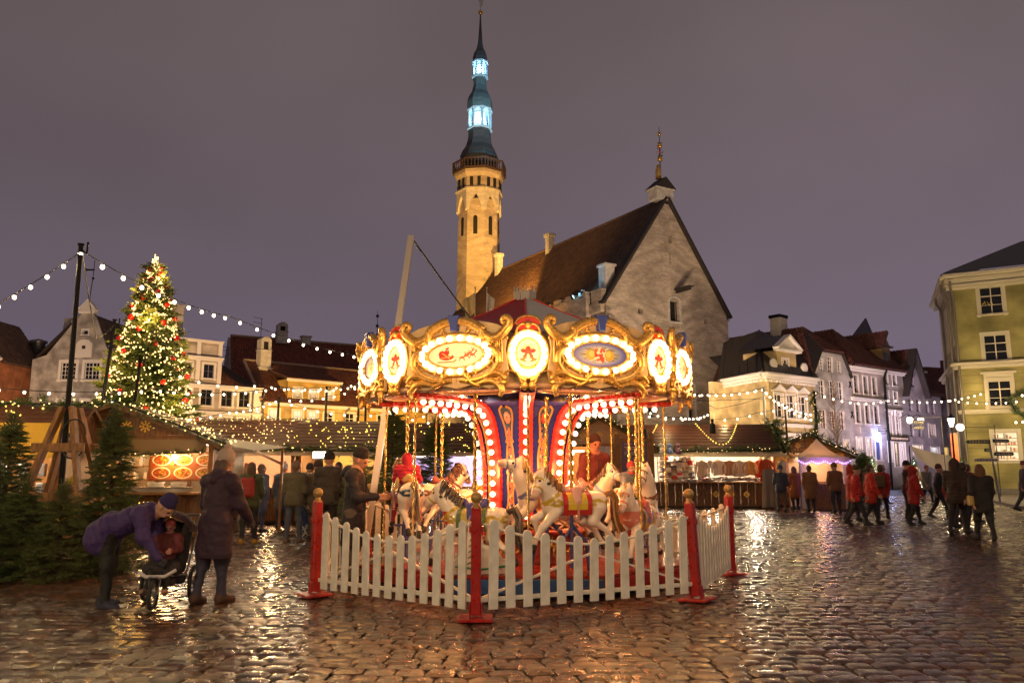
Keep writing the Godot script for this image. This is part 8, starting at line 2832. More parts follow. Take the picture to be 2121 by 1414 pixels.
	for k in 5: g.box(Vector3(-.2 + k*.1,.1,.03),Vector3(.07,.07,.01)); g.box(Vector3(-.2 + k*.1,-.22,.03),Vector3(.06,.05,.01))
	part(t,"lettering",g,mt("pale_letters"))
	t = thing("round_sign","round lit white sign beside the street lamp","sign",w(24.1,3.75,43.0),-.4)
	g = G.new(); g.lathe([Vector2(.01,-.05),Vector2(.2,-.05),Vector2(.2,.05),Vector2(.01,.05)],16,Transform3D(Basis(Vector3.RIGHT,PI/2),Vector3.ZERO))
	part(t,"disc",g,mt("round_sign",Color(.8,.8,.85),.4,{"emit": .55,"ecol": Color(.85,.9,1)}))
	g = G.new(); g.tube([Vector3(0,.1,.06),Vector3(.02,-.08,.06),Vector3(.1,-.02,.06)],.03,5); g.bar(Vector3(.26,0,0),Vector3(1.6,0,0),.03,.03); g.bar(Vector3(1.6,.1,0),Vector3(1.6,-3.75,0),.04,.04)
	part(t,"bracket",g,mt("black_metal"))
	t = thing("banner","narrow glowing orange vertical banner at the green building's corner","banner",w(24.6,1.5,44.6),-.5)
	g = G.new()
	for k in 6: g.quad(Vector3(-.16,k*.33,.03*(k % 2)),Vector3(.16,k*.33,.03*(k % 2)),Vector3(.16,(k + 1)*.33,.03*((k + 1) % 2)),Vector3(-.16,(k + 1)*.33,.03*((k + 1) % 2)))
	part(t,"cloth",g,mt("banner_orange",Color(.7,.10,.02),.6,{"emit": .55,"ecol": Color(.9,.13,.03)}))
	g = G.new(); g.tube([Vector3(.2,-1.5,0),Vector3(.2,2.1,0)],.03,6); g.tube([Vector3(-.2,2.02,0),Vector3(.2,2.02,0)],.02,5)
	part(t,"stand",g,mt("grey_metal"))
	t = thing("sail_awning","pale sagging awning in front of the lilac gabled house","awning",w(26.4,0,50.5))
	g = G.new()
	for j in 8:
		for k in 4:
			var f := func(u: float,v: float): return Vector3(-1.4 + u*3.6,3.0 - u*.75 - .35*sin(u*PI)*(.4 + v) - v*.9,v*1.0)
			g.quad(f.call(j/8.0,(k + 1)/4.0),f.call((j + 1)/8.0,(k + 1)/4.0),f.call((j + 1)/8.0,k/4.0),f.call(j/8.0,k/4.0))
	part(t,"cloth",g,mt("canvas_tent"))
	g = G.new()
	for q in [Vector3(-1.4,3.0,0),Vector3(2.2,2.25,0)]: g.bar(Vector3(q.x,0,0),q,.05,.05)
	part(t,"poles",g,mt("black_metal"))
	t = thing("shop_bracket","wrought iron bracket sign over the pink house's windows","sign",w(28.2,4.2,61.8),0)
	g = G.new(); g.tube([Vector3(0,.2,0),Vector3(.9,.2,0)],.025,5); g.tube(in3(curl(Vector2(.05,.2),-.8,1.2,.5,6),0),.02,5); g.tube([Vector3(.0,.9,0),Vector3(.15,.2,0)],.02,5)
	part(t,"iron_scroll",g,mt("black_metal"))
	garland("star-shaped fir garland on the green corner building's wall",[w(30.0,6.0,46.4),w(29.3,5.6,46.8),w(29.5,4.9,46.7),w(30.0,4.35,46.4),w(30.9,4.5,45.9),w(31.6,4.7,45.5)],.16,false)
	for q in [["upper straight row of lights on the green building",w(29.6,5.75,46.4),w(31.9,5.9,45.1)],["lower straight row of lights on the green building",w(29.2,4.2,46.6),w(31.6,4.3,45.3)]]:
		t = thing("light_bar",q[0],"string lights")
		g = G.new(); g.bar(q[1],q[2],.04,.04)
		part(t,"batten",g,mt("cable"))
		var e := G.new()
		e.ball(Vector3.ZERO,Vector3.ONE*.06,7,5)
		var em := e.mesh()
		for k in 8: part(t,"bulb",em,mt("festoon"),Transform3D(Basis(),q[1].lerp(q[2],(k + .5)/8.0) + Vector3(-.03,0,.06)))
	t = thing("wall_lantern","unlit black lantern on a bracket high on the green building","lantern",w(30.7,8.7,45.6),0)
	g = G.new()
	g.lathe([Vector2(.02,-.45),Vector2(.2,-.35),Vector2(.28,.15),Vector2(.34,.18),Vector2(.12,.5),Vector2(.03,.62)],6,Transform3D(),true)
	g.tube([Vector3(0,.62,0),Vector3(0,.9,0),Vector3(.5,.9,0),Vector3(.75,.5,-.4)],.035,5)
	part(t,"lantern_body",g,mt("black_metal"))
	for q in [[w(4.95,3.0,30.5),"dark cowled stove pipe rising left of the long clothes stall",.85],[w(8.0,3.3,31.9),"dark cowled stove pipe over the long clothes stall's ridge",.5]]:
		t = thing("stove_pipe",q[1],"chimney",q[0])
		t.scale = Vector3.ONE*q[2]
		g = G.new()
		g.lathe([Vector2(.24,-.7),Vector2(.24,.02),Vector2(.10,.10),Vector2(.08,.22),Vector2(.13,.27),Vector2(.13,.40),Vector2(.02,.46)],10)
		part(t,"pipe",g,mt("black_metal"))
	stroller()
func stroller() -> void:
	var t := thing("stroller","three-wheeled jogging stroller with dark hood, in front of the man in the dark coat","stroller",w(-4.08,0,9.62),.12)
	var black := mt("stroller_cloth",Color(.022,.016,.018),.8,{"tex": noise_tex("cloth",.05,.82,1),"tri": 3.0,"world": false})
	var wheel := func(c: Vector3,r: float):
		var b := Transform3D(Basis(Vector3.BACK,PI/2),c)
		var g := G.new()
		var ring := []
		for j in 25: ring.append(c + Vector3(0,cos(TAU*j/24)*r,sin(TAU*j/24)*r))
		g.tube(ring,.024,7,false)
		var o := part(t,"wheel",g,mt("tyre",Color(.015,.014,.014),.8))
		g = G.new()
		ring = []
		for j in 25: ring.append(c + Vector3(0,cos(TAU*j/24)*(r - .03),sin(TAU*j/24)*(r - .03)))
		g.tube(ring,.010,5,false)
		for k in 10: g.tube([c,c + Vector3(0,cos(TAU*k/10),sin(TAU*k/10))*(r - .03)],.004,3,false)
		g.lathe([Vector2(.02,-.03),Vector2(.02,.03)],7,b)
		part(o,"rim",g,mt("grey_metal"))
	wheel.call(Vector3(0,.17,.34),.15)
	wheel.call(Vector3(-.27,.21,-.30),.19)
	wheel.call(Vector3(.27,.21,-.30),.19)
	var g := G.new()
	for s in [-1,1]:
		g.tube([Vector3(s*.27,.21,-.30),Vector3(s*.23,.33,-.1),Vector3(s*.06,.36,.28),Vector3(s*.045,.17,.34)],.014,6)
		g.tube([Vector3(s*.23,.33,-.1),Vector3(s*.24,.72,-.36),Vector3(s*.24,1.0,-.55)],.014,6)
	g.tube([Vector3(-.24,1.0,-.55),Vector3(.24,1.0,-.55)],.017,6)
	g.tube([Vector3(-.05,.33,.30),Vector3(-.045,.36,.36),Vector3(.045,.36,.36),Vector3(.05,.33,.30)],.013,6)
	part(t,"frame",g,mt("grey_metal"))
	g = G.new()
	blob(g,[[Vector3(-.13,.42,.06),Vector3(.13,.42,.06),.09,.09,Color.WHITE],[Vector3(-.13,.42,-.12),Vector3(.13,.42,-.12),.09,.09,Color.WHITE],[Vector3(-.14,.52,-.2),Vector3(-.14,.86,-.36),.08,.07,Color.WHITE],[Vector3(.14,.52,-.2),Vector3(.14,.86,-.36),.08,.07,Color.WHITE],[Vector3(0,.5,-.2),Vector3(0,.86,-.38),.09,.08,Color.WHITE]],.016,40.0)
	part(t,"seat",g,black)
	g = G.new()
	for j in 8:
		for k in 10:
			var f := func(u: float,v: float): return Vector3(cos(PI*v)*-.25,.80 + sin(PI*v)*.26*(.55 + .45*sin(.5 + u*2.2)) + .02*u,-.46 + u*.42 + .06*sin(PI*v)*u)
			g.quad(f.call((j + 1)/8.0,k/10.0),f.call((j + 1)/8.0,(k + 1)/10.0),f.call(j/8.0,(k + 1)/10.0),f.call(j/8.0,k/10.0))
	part(t,"hood",g,mt("hood_maroon",Color(.05,.012,.022),.75,{"tex": noise_tex("cloth",.05,.82,1),"tri": 3.0,"world": false}))
	g = G.new()
	blob(g,[[Vector3(-.15,.28,-.15),Vector3(.15,.28,-.15),.07,.07,Color.WHITE],[Vector3(-.1,.27,.05),Vector3(.1,.27,.05),.06,.06,Color.WHITE]],.016,30.0)
	part(t,"basket",g,black)
	g = G.new()
	g.tube([Vector3(-.2,.40,.22),Vector3(-.1,.36,.30),Vector3(.1,.36,.30),Vector3(.2,.42,.22)],.022,6)
	part(t,"foot_rest",g,mt("silver_tape",Color(.45,.42,.4),.4))
var pose_cache := {}
func rx(a: float) -> Basis:
	return Basis(Vector3.RIGHT,a)
func pose_geo(key: String,P: Dictionary) -> Array:
	if pose_cache.has(key): return pose_cache[key]
	var role := func(n): return Color(n/16.0,0,0)
	var coat: Color = role.call(0)
	var leg: Color = role.call(1)
	var shoe: Color = role.call(2)
	var skin: Color = role.call(3)
	var glove: Color = role.call(4)
	var hair_c: Color = role.call(5)
	var hipy: float = P.get("hip",.92)
	var hipc := Vector3(0,hipy,0)
	var lean: float = P.get("lean",0.03)
	var T := Transform3D(rx(lean),hipc)
	var up := func(x,y,z): return T*Vector3(x,y,z)
	var B := []
	var puff: float = P.get("puff",1.0)
	B.append([up.call(0,.02,0),up.call(0,.28,.0),.145*puff,.150*puff,coat,T.basis.z,1.32])
	B.append([up.call(0,.26,.0),up.call(0,.42,-.01),.155*puff,.135*puff,coat,T.basis.z,1.35])
	for s in [-1,1]:
		B.append([up.call(s*.05,.46,-.01),up.call(s*.165,.46,-.01),.085*puff,.078*puff,coat])
	B.append([up.call(0,.48,-.005),up.call(0,.575,.015),.075,.062,skin if not P.get("hood",false) else coat])
	var hem: float = P.get("hem",.80)
	if hem < .86:
		var sw: float = P.get("flare",1.0)
		B.append([up.call(0,.02,0),Vector3(0,hem + .10,P.get("skz",.0)),.150*puff,.165*puff*sw,coat,Vector3(0,0,1),1.2])
		for s in [-1,1]: B.append([up.call(s*.07,.0,0),Vector3(s*.09,hem + .06,P.get("skz",.0)),.11*puff,.115*puff*sw,coat])
	var L: Array = P.get("legs",[[.0,.0],[.0,.0]])
	for k in 2:
		var s := -1 if k == 0 else 1
		var hp := hipc + Vector3(s*.095,-.02,0)
		var fl: float = L[k][0]
		var kn: float = L[k][1]
		var sp: float = P.get("splay",.03)*s
		var d1 := Vector3(sp,-cos(fl),sin(fl)).normalized()
		var knee := hp + d1*.43
		var d2 := Vector3(sp*.3,-cos(fl - kn),sin(fl - kn)).normalized()
		var ank := knee + d2*.40
		B.append([hp,knee,.098,.066,leg])
		B.append([knee,ank,.066,.048,leg])
		var fw := Vector3(s*.18,0,1).normalized()
		if L[k].size() > 2: fw = Vector3(s*.15,-sin(L[k][2]),cos(L[k][2])).normalized()
		B.append([ank + Vector3(0,-.035,-.03),ank + Vector3(0,-.055,0) + fw*.16,.052,.042,shoe])
	var A: Array = P.get("arms",[[.0,.12,.25],[.0,.12,.25]])
	var hands := []
	for k in 2:
		var s := -1 if k == 0 else 1
		var sh: Vector3 = up.call(s*.195,.455,-.005)
		var a: Array = A[k]
		var d1: Vector3 = T.basis*Vector3(s*sin(a[1]),-cos(a[0])*cos(a[1]),sin(a[0])*cos(a[1])).normalized()
		if P.get("hang",false): d1 = Vector3(s*sin(a[1]),-cos(a[0]),sin(a[0])).normalized()
		var el := sh + d1*.29
		var f: float = a[0] + a[2]
		var inn: float = a[3] if a.size() > 3 else .1
		var d2: Vector3 = T.basis*Vector3(-s*inn,-cos(f),sin(f)).normalized()
		if P.get("hang",false): d2 = Vector3(-s*inn,-cos(f),sin(f)).normalized()
		var wr := el + d2*.26
		B.append([sh,el,.070*puff,.058*puff,coat])
		B.append([el,wr,.058*puff,.045*puff,coat])
		hands.append([wr,d2,s])
	var g := G.new()
	blob(g,B,P.get("cell",.019),42.0)
	var nz := FastNoiseLite.new()
	nz.seed = key.hash() % 1000
	nz.frequency = 3.2
	nz.fractal_octaves = 3
	for j in g.v.size():
		var p := g.v[j]
		if g.c[j].r < 1.5/16.0:
			var q := Vector3(p.x,p.y*1.7,p.z)
			var d := nz.get_noise_3dv(q)
			if P.get("quilt",false) and g.c[j].r < .5/16.0:
				var al := (p - hipc).dot(T.basis.y)*78.0
				g.v[j] = p + g.n[j]*absf(sin(al*.5))*.010
				p = g.v[j]
				g.n[j] = (g.n[j] - T.basis.y*cos(al*.5)*signf(sin(al*.5))*.38).normalized()
			var e := .02
			var gr := Vector3(nz.get_noise_3dv(q + Vector3(e,0,0)) - d,nz.get_noise_3dv(q + Vector3(0,e,0)) - d,nz.get_noise_3dv(q + Vector3(0,0,e)) - d)/e
			g.v[j] = p + g.n[j]*d*.020
			g.n[j] = (g.n[j] - gr*.030).normalized()
		if g.c[j].r < .5/16.0 and hem < .86 and lean < .4 and p.y < hem:
			g.v[j].y = hem
			g.n[j] = (g.n[j] + Vector3(0,-.6,0)).normalized()
	for h in hands:
		var hb := []
		var w0: Vector3 = h[0]
		var d: Vector3 = h[1]
		var side := d.cross(Vector3(h[2],0,.2)).normalized()
		var pal := d.cross(side).normalized()
		hb.append([w0 - d*.02,w0 + d*.02,.032,.030,glove])
		hb.append([w0 + d*.02 + side*.018,w0 + d*.085 + side*.026,.024,.020,glove])
		hb.append([w0 + d*.02 - side*.018,w0 + d*.085 - side*.026,.024,.020,glove])
		for q in 4:
			var o := w0 + d*.085 + side*(.030 - q*.020)
			var ln: float = [.062,.074,.070,.052][q]
			var m := o + d*ln*.55 + pal*.006
			hb.append([o,m,.0105,.0095,glove]); hb.append([m,m + (d + pal*.9).normalized()*ln*.5,.0095,.008,glove])
		hb.append([w0 + d*.02 + side*.03,w0 + d*.06 + side*.058 + pal*.015,.013,.011,glove])
		hb.append([w0 + d*.06 + side*.058 + pal*.015,w0 + d*.09 + side*.055 + pal*.03,.011,.009,glove])
		blob(g,hb,.0075,130.0)
	var ht: float = P.get("nod",.0)
	var yw: float = P.get("yaw",.0)
	var hx := T*Transform3D(Basis(Vector3.UP,yw)*rx(ht - lean*P.get("lift",.6)),Vector3(0,.60,.02))
	var hb := []
	var hp := func(x,y,z): return hx*Vector3(x,y,z)
	hb.append([hp.call(0,.10,-.015),hp.call(0,.105,.005),.092,.090,skin,hx.basis.x,1.16])
	hb.append([hp.call(0,.055,.03),hp.call(0,.015,.055),.068,.045,skin,hx.basis.x,1.1])
	hb.append([hp.call(0,-.06,-.005),hp.call(0,.03,.0),.055,.058,skin])
	hb.append([hp.call(0,.085,.088),hp.call(0,.055,.112),.012,.017,skin])
	hb.append([hp.call(-.03,.10,.075),hp.call(.03,.10,.075),.022,.022,skin])
	hb.append([hp.call(-.018,.022,.092),hp.call(.018,.022,.092),.010,.010,role.call(6)])
	for s in [-1,1]:
		hb.append([hp.call(s*.083,.09,-.005),hp.call(s*.088,.055,.0),.016,.012,skin])
		hb.append([hp.call(s*.032,.083,.088),hp.call(s*.033,.083,.089),.009,.009,role.call(7)])
	blob(g,hb,.0085,95.0)
	pose_cache[key] = [g,hx,hands,T]
	return pose_cache[key]
var POSES := {}
func person(label: String,at: Vector3,turn: float,h: float,pose: String,c: Dictionary) -> Node3D:
	var pg := pose_geo(pose,POSES[pose])
	var t := thing("person",label,"person",at,turn,"")
	t.scale = Vector3.ONE*(h/1.75)
	var skin: Color = c.get("skin",Color(.48,.26,.18))
	var pal := [c.coat,c.legs,c.get("shoes",Color(.02,.018,.016)),skin,c.get("gloves",skin),Color(0,0,0),Color(.36,.12,.10),Color(.02,.015,.012)]
	var src: G = pg[0]
	var g := G.new()
	g.v = src.v; g.n = src.n; g.t = src.t; g.i = src.i
	var cc := PackedColorArray()
	cc.resize(src.c.size())
	for j in src.c.size(): cc[j] = pal[int(round(src.c[j].r*16.0))]
	g.c = cc
	part(t,"body",g,mt("skin_vc"))
	var hx: Transform3D = pg[1]
	var hat := G.new()
	var hm: Color = c.get("hat",c.get("hair",Color(.05,.03,.02)))
	match c.get("head","hair"):
		"beanie":
			hat.lathe([Vector2(.098,-.005),Vector2(.108,.01),Vector2(.108,.05),Vector2(.100,.055),Vector2(.094,.10),Vector2(.07,.135),Vector2(.03,.152),Vector2(.001,.155)],16,hx*Transform3D(rx(-.12),Vector3(0,.105,-.008)))
			if c.has("hair"):
				var hb := G.new()
				blob(hb,[[hx*Vector3(-.04,.05,-.065),hx*Vector3(-.04,-.02,-.06),.05,.045,Color.WHITE],[hx*Vector3(.04,.05,-.065),hx*Vector3(.04,-.02,-.06),.05,.045,Color.WHITE]],.013,55.0)
				part(t,"hair",hb,mt("hair_%s" % (c.hair as Color).to_html(false),c.hair,.6,{"tex": noise_tex("wood",.03,.6,1,5),"tri": Vector3(8,2,8),"world": false}))
			if c.get("pom",false): hat.ball(hx*Vector3(0,.27,-.03),Vector3.ONE*.045,8,6)
			part(t,"beanie",hat,mt("wool_%s" % hm.to_html(false),hm,.95,{"tex": noise_tex("cloth",.05,.82,1),"tri": 4.0,"world": false,"bump": .5,"btex": noise_tex("fine",.06,0,1,5)}))
		"hood":
			blob(hat,[[hx*Vector3(0,.11,-.035),hx*Vector3(0,.10,-.02),.118,.115,Color.WHITE],[hx*Vector3(0,.02,-.05),hx*Vector3(0,-.07,-.04),.10,.115,Color.WHITE],[hx*Vector3(0,.20,-.04),hx*Vector3(0,.23,-.07),.06,.03,Color.WHITE]],.013,50.0)
			part(t,"hood",hat,mt("hood_%s" % hm.to_html(false),hm,.8,{"tex": noise_tex("cloth",.05,.82,1),"tri": 3.0,"world": false}))
		_:
			var long: bool = c.get("long",false)
			var hb := [[hx*Vector3(0,.125,-.028),hx*Vector3(0,.115,-.01),.098,.092,Color.WHITE,hx.basis.x,1.12],[hx*Vector3(0,.07,-.05),hx*Vector3(0,.0,-.05),.085,.06,Color.WHITE]]
			if long: hb.append_array([[hx*Vector3(-.05,.05,-.06),hx*Vector3(-.07,-.16,-.05),.06,.045,Color.WHITE],[hx*Vector3(.05,.05,-.06),hx*Vector3(.07,-.16,-.05),.06,.045,Color.WHITE],[hx*Vector3(0,.05,-.075),hx*Vector3(0,-.2,-.07),.07,.05,Color.WHITE]])
			blob(hat,hb,.013,55.0)
			part(t,"hair",hat,mt("hair_%s" % hm.to_html(false),hm,.6,{"tex": noise_tex("wood",.03,.6,1,5),"tri": Vector3(8,2,8),"world": false}))
	var T: Transform3D = pg[3]
	if pose != "bend" and pose != "toddler" and pose != "ride" and pose != "sit":
		var s := G.new()
		blob(s,[[hx*Vector3(-.07,-.10,-.07),hx*Vector3(.07,-.10,-.07),.055,.055,Color.WHITE],[hx*Vector3(0,-.12,-.09),hx*Vector3(0,-.17,-.12),.07,.05,Color.WHITE]],.016,50.0)
		if label.length() % 2 == 0: part(t,"hood",s,mt("hood_%s" % (c.coat as Color).to_html(false),(c.coat as Color)*1.15,.85,{"tex": noise_tex("cloth",.05,.82,1),"tri": 3.0,"world": false}))
		s = G.new()
		for q in [-1,1]: s.cham(T*Vector3(q*.11,.03,.135),Vector3(.11,.02,.03),.006,T.basis)
		s.box(T*Vector3(0,.22,.155),Vector3(.014,.44,.012),T.basis)
		part(t,"pockets_and_zip",s,mt("trim_dark",Color(.012,.011,.012),.6))
	if c.has("scarf"):
		var s := G.new()
		var ring := []
		for j in 17: ring.append(hx*Vector3(cos(TAU*j/16)*.085,-.05 + .012*sin(j*2.0),sin(TAU*j/16)*.085 - .01))
		s.tube(ring,.035,7,false)
		part(t,"scarf",s,mt("wool_%s" % (c.scarf as Color).to_html(false),c.scarf,.95))
	if c.has("fur"):
		var s := G.new()
		var rr := RandomNumberGenerator.new()
		rr.seed = 9
		for j in 150:
			var a := TAU*j/150*3
			var o := hx*Vector3(cos(a)*.115,-.055,sin(a)*.10 - .03)
			s.tube([o,o + Vector3(rr.randf_range(-1,1),rr.randf_range(-.6,1),rr.randf_range(-1,1)).normalized()*.055],[.012,.003],3,false)
		part(t,"fur_trim",s,mt("fur",c.fur,.95))
	if c.has("pack"):
		var s := G.new()
		s.cham(T*Vector3(0,.27,-.205),Vector3(.30,.42,.14),.04,T.basis)
		s.cham(T*Vector3(0,.18,-.285),Vector3(.22,.18,.05),.02,T.basis)
		var bp := part(t,"backpack",s,mt("pack_%s" % (c.pack as Color).to_html(false),c.pack,.7,{"tex": noise_tex("cloth",.05,.82,1),"tri": 3.0,"world": false}))
		s = G.new()
		for q in [-1,1]: s.tube([T*Vector3(q*.10,.47,-.14),T*Vector3(q*.12,.55,.0),T*Vector3(q*.12,.40,.14),T*Vector3(q*.13,.15,.02)],.02,5)
		part(bp,"strap",s,mt("black_metal"))
	if c.has("bag"):
		var s := G.new()
		s.cham(T*Vector3(.24,-.02,.02),Vector3(.10,.24,.30),.03,T.basis)
		s.tube([T*Vector3(.22,.1,.02),T*Vector3(.05,.50,.10),T*Vector3(-.12,.54,-.02)],.012,5)
		part(t,"shoulder_bag",s,mt("bag_%s" % (c.bag as Color).to_html(false),c.bag,.5))
	return t
func people() -> void:
	POSES = {
		"stand_coat": {"hem": .52,"puff": 1.08,"legs": [[.03,.02],[-.04,.04]],"arms": [[.05,.14,.25],[.0,.14,.3]]},
		"stand_jacket": {"hem": .78,"puff": 1.08,"legs": [[.06,.04],[-.06,.03]],"arms": [[.1,.16,.9,.35],[.1,.16,.9,.35]],"splay": .06},
		"walk": {"quilt": true,"hem": .72,"puff": 1.05,"lean": .06,"legs": [[.34,.12],[-.22,.30,.35]],"arms": [[-.25,.12,.3],[.3,.12,.35]]},
		"walk2": {"hem": .62,"puff": 1.08,"lean": .05,"legs": [[-.16,.22,.3],[.28,.10]],"arms": [[.2,.12,.4],[-.2,.12,.25]]},
		"phone": {"hem": .46,"puff": 1.04,"lean": .02,"nod": .38,"legs": [[.02,.02],[-.02,.02]],"arms": [[.35,.10,1.25,.25],[.35,.10,1.25,.25]],"cell": .015},
		"push": {"hem": .50,"puff": 1.12,"lean": .10,"nod": .25,"legs": [[.05,.04],[-.12,.10,.1]],"arms": [[.45,.10,.45,.05],[.25,.16,.5,.1]],"cell": .015},
		"bend": {"quilt": true,"hip": .90,"hem": .70,"puff": 1.15,"lean": 1.22,"lift": .35,"skz": -.10,"flare": 1.15,"legs": [[.10,.10],[-.10,.06]],"arms": [[.3,.1,.35],[.1,.1,.5]],"hang": true,"cell": .015,"splay": .05},
		"ride": {"quilt": true,"hip": .50,"hem": .9,"puff": 1.25,"lean": .12,"legs": [[.75,.80,.1],[.75,.80,.1]],"arms": [[.8,.2,.5],[.8,.2,.5]],"splay": .42,"hood": true,"cell": .015},
		"sit": {"hip": .48,"hem": .9,"puff": 1.1,"lean": .25,"legs": [[1.45,1.4],[1.45,1.4]],"arms": [[.6,.15,.8,.3],[.6,.15,.8,.3]],"splay": .10},
		"toddler": {"hip": .10,"hem": .9,"puff": 1.2,"lean": -.30,"nod": .2,"legs": [[1.25,.75,-.5],[1.2,.65,-.5]],"arms": [[.4,.25,.7,.3],[.5,.25,.7,.3]],"splay": .16,"cell": .015},
		"stoop": {"hem": .74,"puff": 1.08,"lean": .65,"nod": .1,"legs": [[.12,.14],[-.08,.04]],"arms": [[.55,.12,.4],[.5,.12,.5]]},
	}
	var dark := Color(.022,.018,.022)
	var denim := Color(.05,.07,.14)
	person("person in a purple padded jacket and black leggings bending down to the stroller",w(-4.72,0,9.62),1.55,1.72,"bend",{"coat": Color(.045,.020,.115),"legs": Color(.008,.008,.010),"shoes": Color(.03,.028,.06),"head": "beanie","hat": Color(.03,.018,.09),"gloves": Color(.02,.02,.03)})
	var sole := thing("shoe_sole","white rubber sole under the bending person's front shoe","shoe sole",w(-4.63,0,9.60),1.55)
	var g := G.new()
	g.cham(Vector3(-.085,.012,.06),Vector3(.095,.022,.27),.008)
	part(sole,"rubber_edge",g,mt("white_trim"))
	person("person in a long dark plum coat and pale pompom hat standing by the stroller",w(-3.58,0,9.85),2.75,1.80,"push",{"coat": Color(.028,.011,.026),"legs": Color(.035,.03,.055),"shoes": Color(.07,.03,.018),"head": "beanie","pom": true,"hat": Color(.40,.30,.24),"hair": Color(.1,.05,.03),"gloves": Color(.03,.02,.03),"scarf": Color(.05,.03,.05)})
	person("toddler in a red hat and dark suit sitting in the stroller with both soles forward",w(-4.10,.43,9.72),.12,1.02,"toddler",{"coat": Color(.16,.03,.03),"legs": Color(.015,.013,.014),"shoes": Color(.30,.19,.13),"head": "beanie","hat": Color(.50,.10,.09),"skin": Color(.5,.22,.17)})
	person("person in a long dark blue coat and black beanie reading a phone beside the carousel",w(-2.24,0,11.5),1.50,1.86,"phone",{"coat": Color(.016,.013,.022),"legs": Color(.12,.085,.065),"shoes": Color(.03,.025,.02),"head": "beanie","hat": Color(.018,.013,.018),"skin": Color(.5,.25,.16)})
	var ph := thing("smartphone","dark smartphone held by the person in the black beanie","phone",w(-1.75,1.36,11.42),1.5)
	g = G.new()
	g.cham(Vector3.ZERO,Vector3(.075,.15,.01),.003,rx(-.7))
	part(ph,"case",g,mt("black_metal"))
	var C := [
		["person in a light blue jacket at the left edge of the crowd, back turned",-6.9,19.0,3.0,1.72,"stand_jacket",{"coat": Color(.10,.14,.34),"legs": Color(.08,.10,.22),"head": "beanie","hat": Color(.32,.34,.42)}],
		["person in a pale blue coat just behind the light blue jacket",-6.35,20.4,2.6,1.70,"stand_coat",{"coat": Color(.16,.20,.36),"legs": Color(.10,.12,.2),"hair": Color(.3,.26,.22)}],
		["person with a red backpack and yellow-cuffed boots, seen from behind",-5.62,17.4,3.1,1.72,"stand_jacket",{"coat": Color(.055,.075,.035),"legs": Color(.022,.025,.035),"shoes": Color(.45,.26,.03),"pack": Color(.32,.03,.03),"hair": Color(.13,.07,.04),"long": true}],
		["person in a navy jacket and blue trousers stooping over the small pushchair",-4.95,19.6,1.2,1.66,"stoop",{"coat": Color(.035,.05,.09),"legs": Color(.02,.07,.26),"head": "beanie","hat": Color(.2,.24,.32)}],
		["person in an olive grey coat with bald-looking head, centre of the crowd",-4.72,17.6,2.9,1.76,"stand_jacket",{"coat": Color(.10,.085,.05),"legs": Color(.07,.08,.12),"hair": Color(.2,.12,.09),"shoes": Color(.14,.09,.06)}],
		["person in a taupe jacket and grey trousers right of the olive coat",-4.30,17.9,3.4,1.74,"walk2",{"coat": Color(.13,.10,.065),"legs": Color(.15,.12,.10),"head": "beanie","hat": Color(.05,.03,.03)}],
		["person in a long grey coat and white trousers beside the dark-coated big man",-4.18,19.2,3.0,1.66,"stand_coat",{"coat": Color(.13,.12,.12),"legs": Color(.45,.38,.32),"hair": Color(.35,.08,.06),"shoes": Color(.42,.3,.18),"long": true}],
		["big person in a black jacket and dark trousers behind the fence's left post",-3.78,16.6,3.0,1.90,"stand_jacket",{"coat": Color(.035,.024,.022),"legs": Color(.022,.018,.018),"head": "beanie","hat": Color(.02,.014,.014),"skin": Color(.4,.22,.15)}],
		["person in a dark red jacket deep in the crowd, left of the big black jacket",-4.0,20.8,2.2,1.68,"stand_jacket",{"coat": Color(.22,.04,.04),"legs": denim,"hair": Color(.1,.05,.03)}],
		["person in a mustard jacket and dark hat between the backpack and the pushchair",-5.25,20.9,3.0,1.68,"stand_jacket",{"coat": Color(.30,.19,.04),"legs": dark,"head": "beanie","hat": Color(.03,.03,.04)}],
		["person in slate blue with a white bobble hat deep in the left crowd",-6.1,21.6,3.5,1.70,"stand_coat",{"coat": Color(.10,.14,.22),"legs": denim,"head": "beanie","pom": true,"hat": Color(.55,.52,.5)}],
		["person in a beige parka walking away left of the big black jacket",-4.45,20.6,2.7,1.75,"walk",{"coat": Color(.28,.21,.14),"legs": denim,"hair": Color(.06,.04,.03)}],
		["person in a wine red coat with grey scarf at the white work lamp",-4.9,21.2,.6,1.66,"stand_coat",{"coat": Color(.16,.02,.04),"legs": dark,"hair": Color(.16,.08,.04),"long": true,"scarf": Color(.3,.3,.32)}],
		["short person in teal with a red hat behind the taupe jacket",-4.1,21.6,3.2,1.45,"stand_jacket",{"coat": Color(.03,.14,.16),"legs": dark,"head": "beanie","hat": Color(.45,.05,.04)}],
		["person in brown at the counter of the left middle stall",-7.4,22.4,3.3,1.7,"stand_jacket",{"coat": Color(.16,.09,.05),"legs": dark,"head": "beanie","hat": Color(.4,.1,.07)}],
		["person in pale pink at the counter of the left middle stall",-8.3,22.2,2.9,1.66,"stand_coat",{"coat": Color(.42,.25,.22),"legs": dark,"hair": Color(.3,.18,.08),"long": true}],
		["person in dark green waiting at the bright middle stall",-5.6,22.3,2.8,1.74,"stand_jacket",{"coat": Color(.03,.06,.04),"legs": dark,"hair": Color(.06,.04,.03)}],
		["person in grey far left behind the man in the plum coat",-7.75,20.6,1.9,1.7,"walk",{"coat": Color(.16,.15,.17),"legs": Color(.06,.06,.09),"head": "beanie","hat": Color(.4,.38,.4)}],
	]
	for q in C: person(q[0],w(q[1],0,q[2]),q[3],q[4],q[5],q[6])
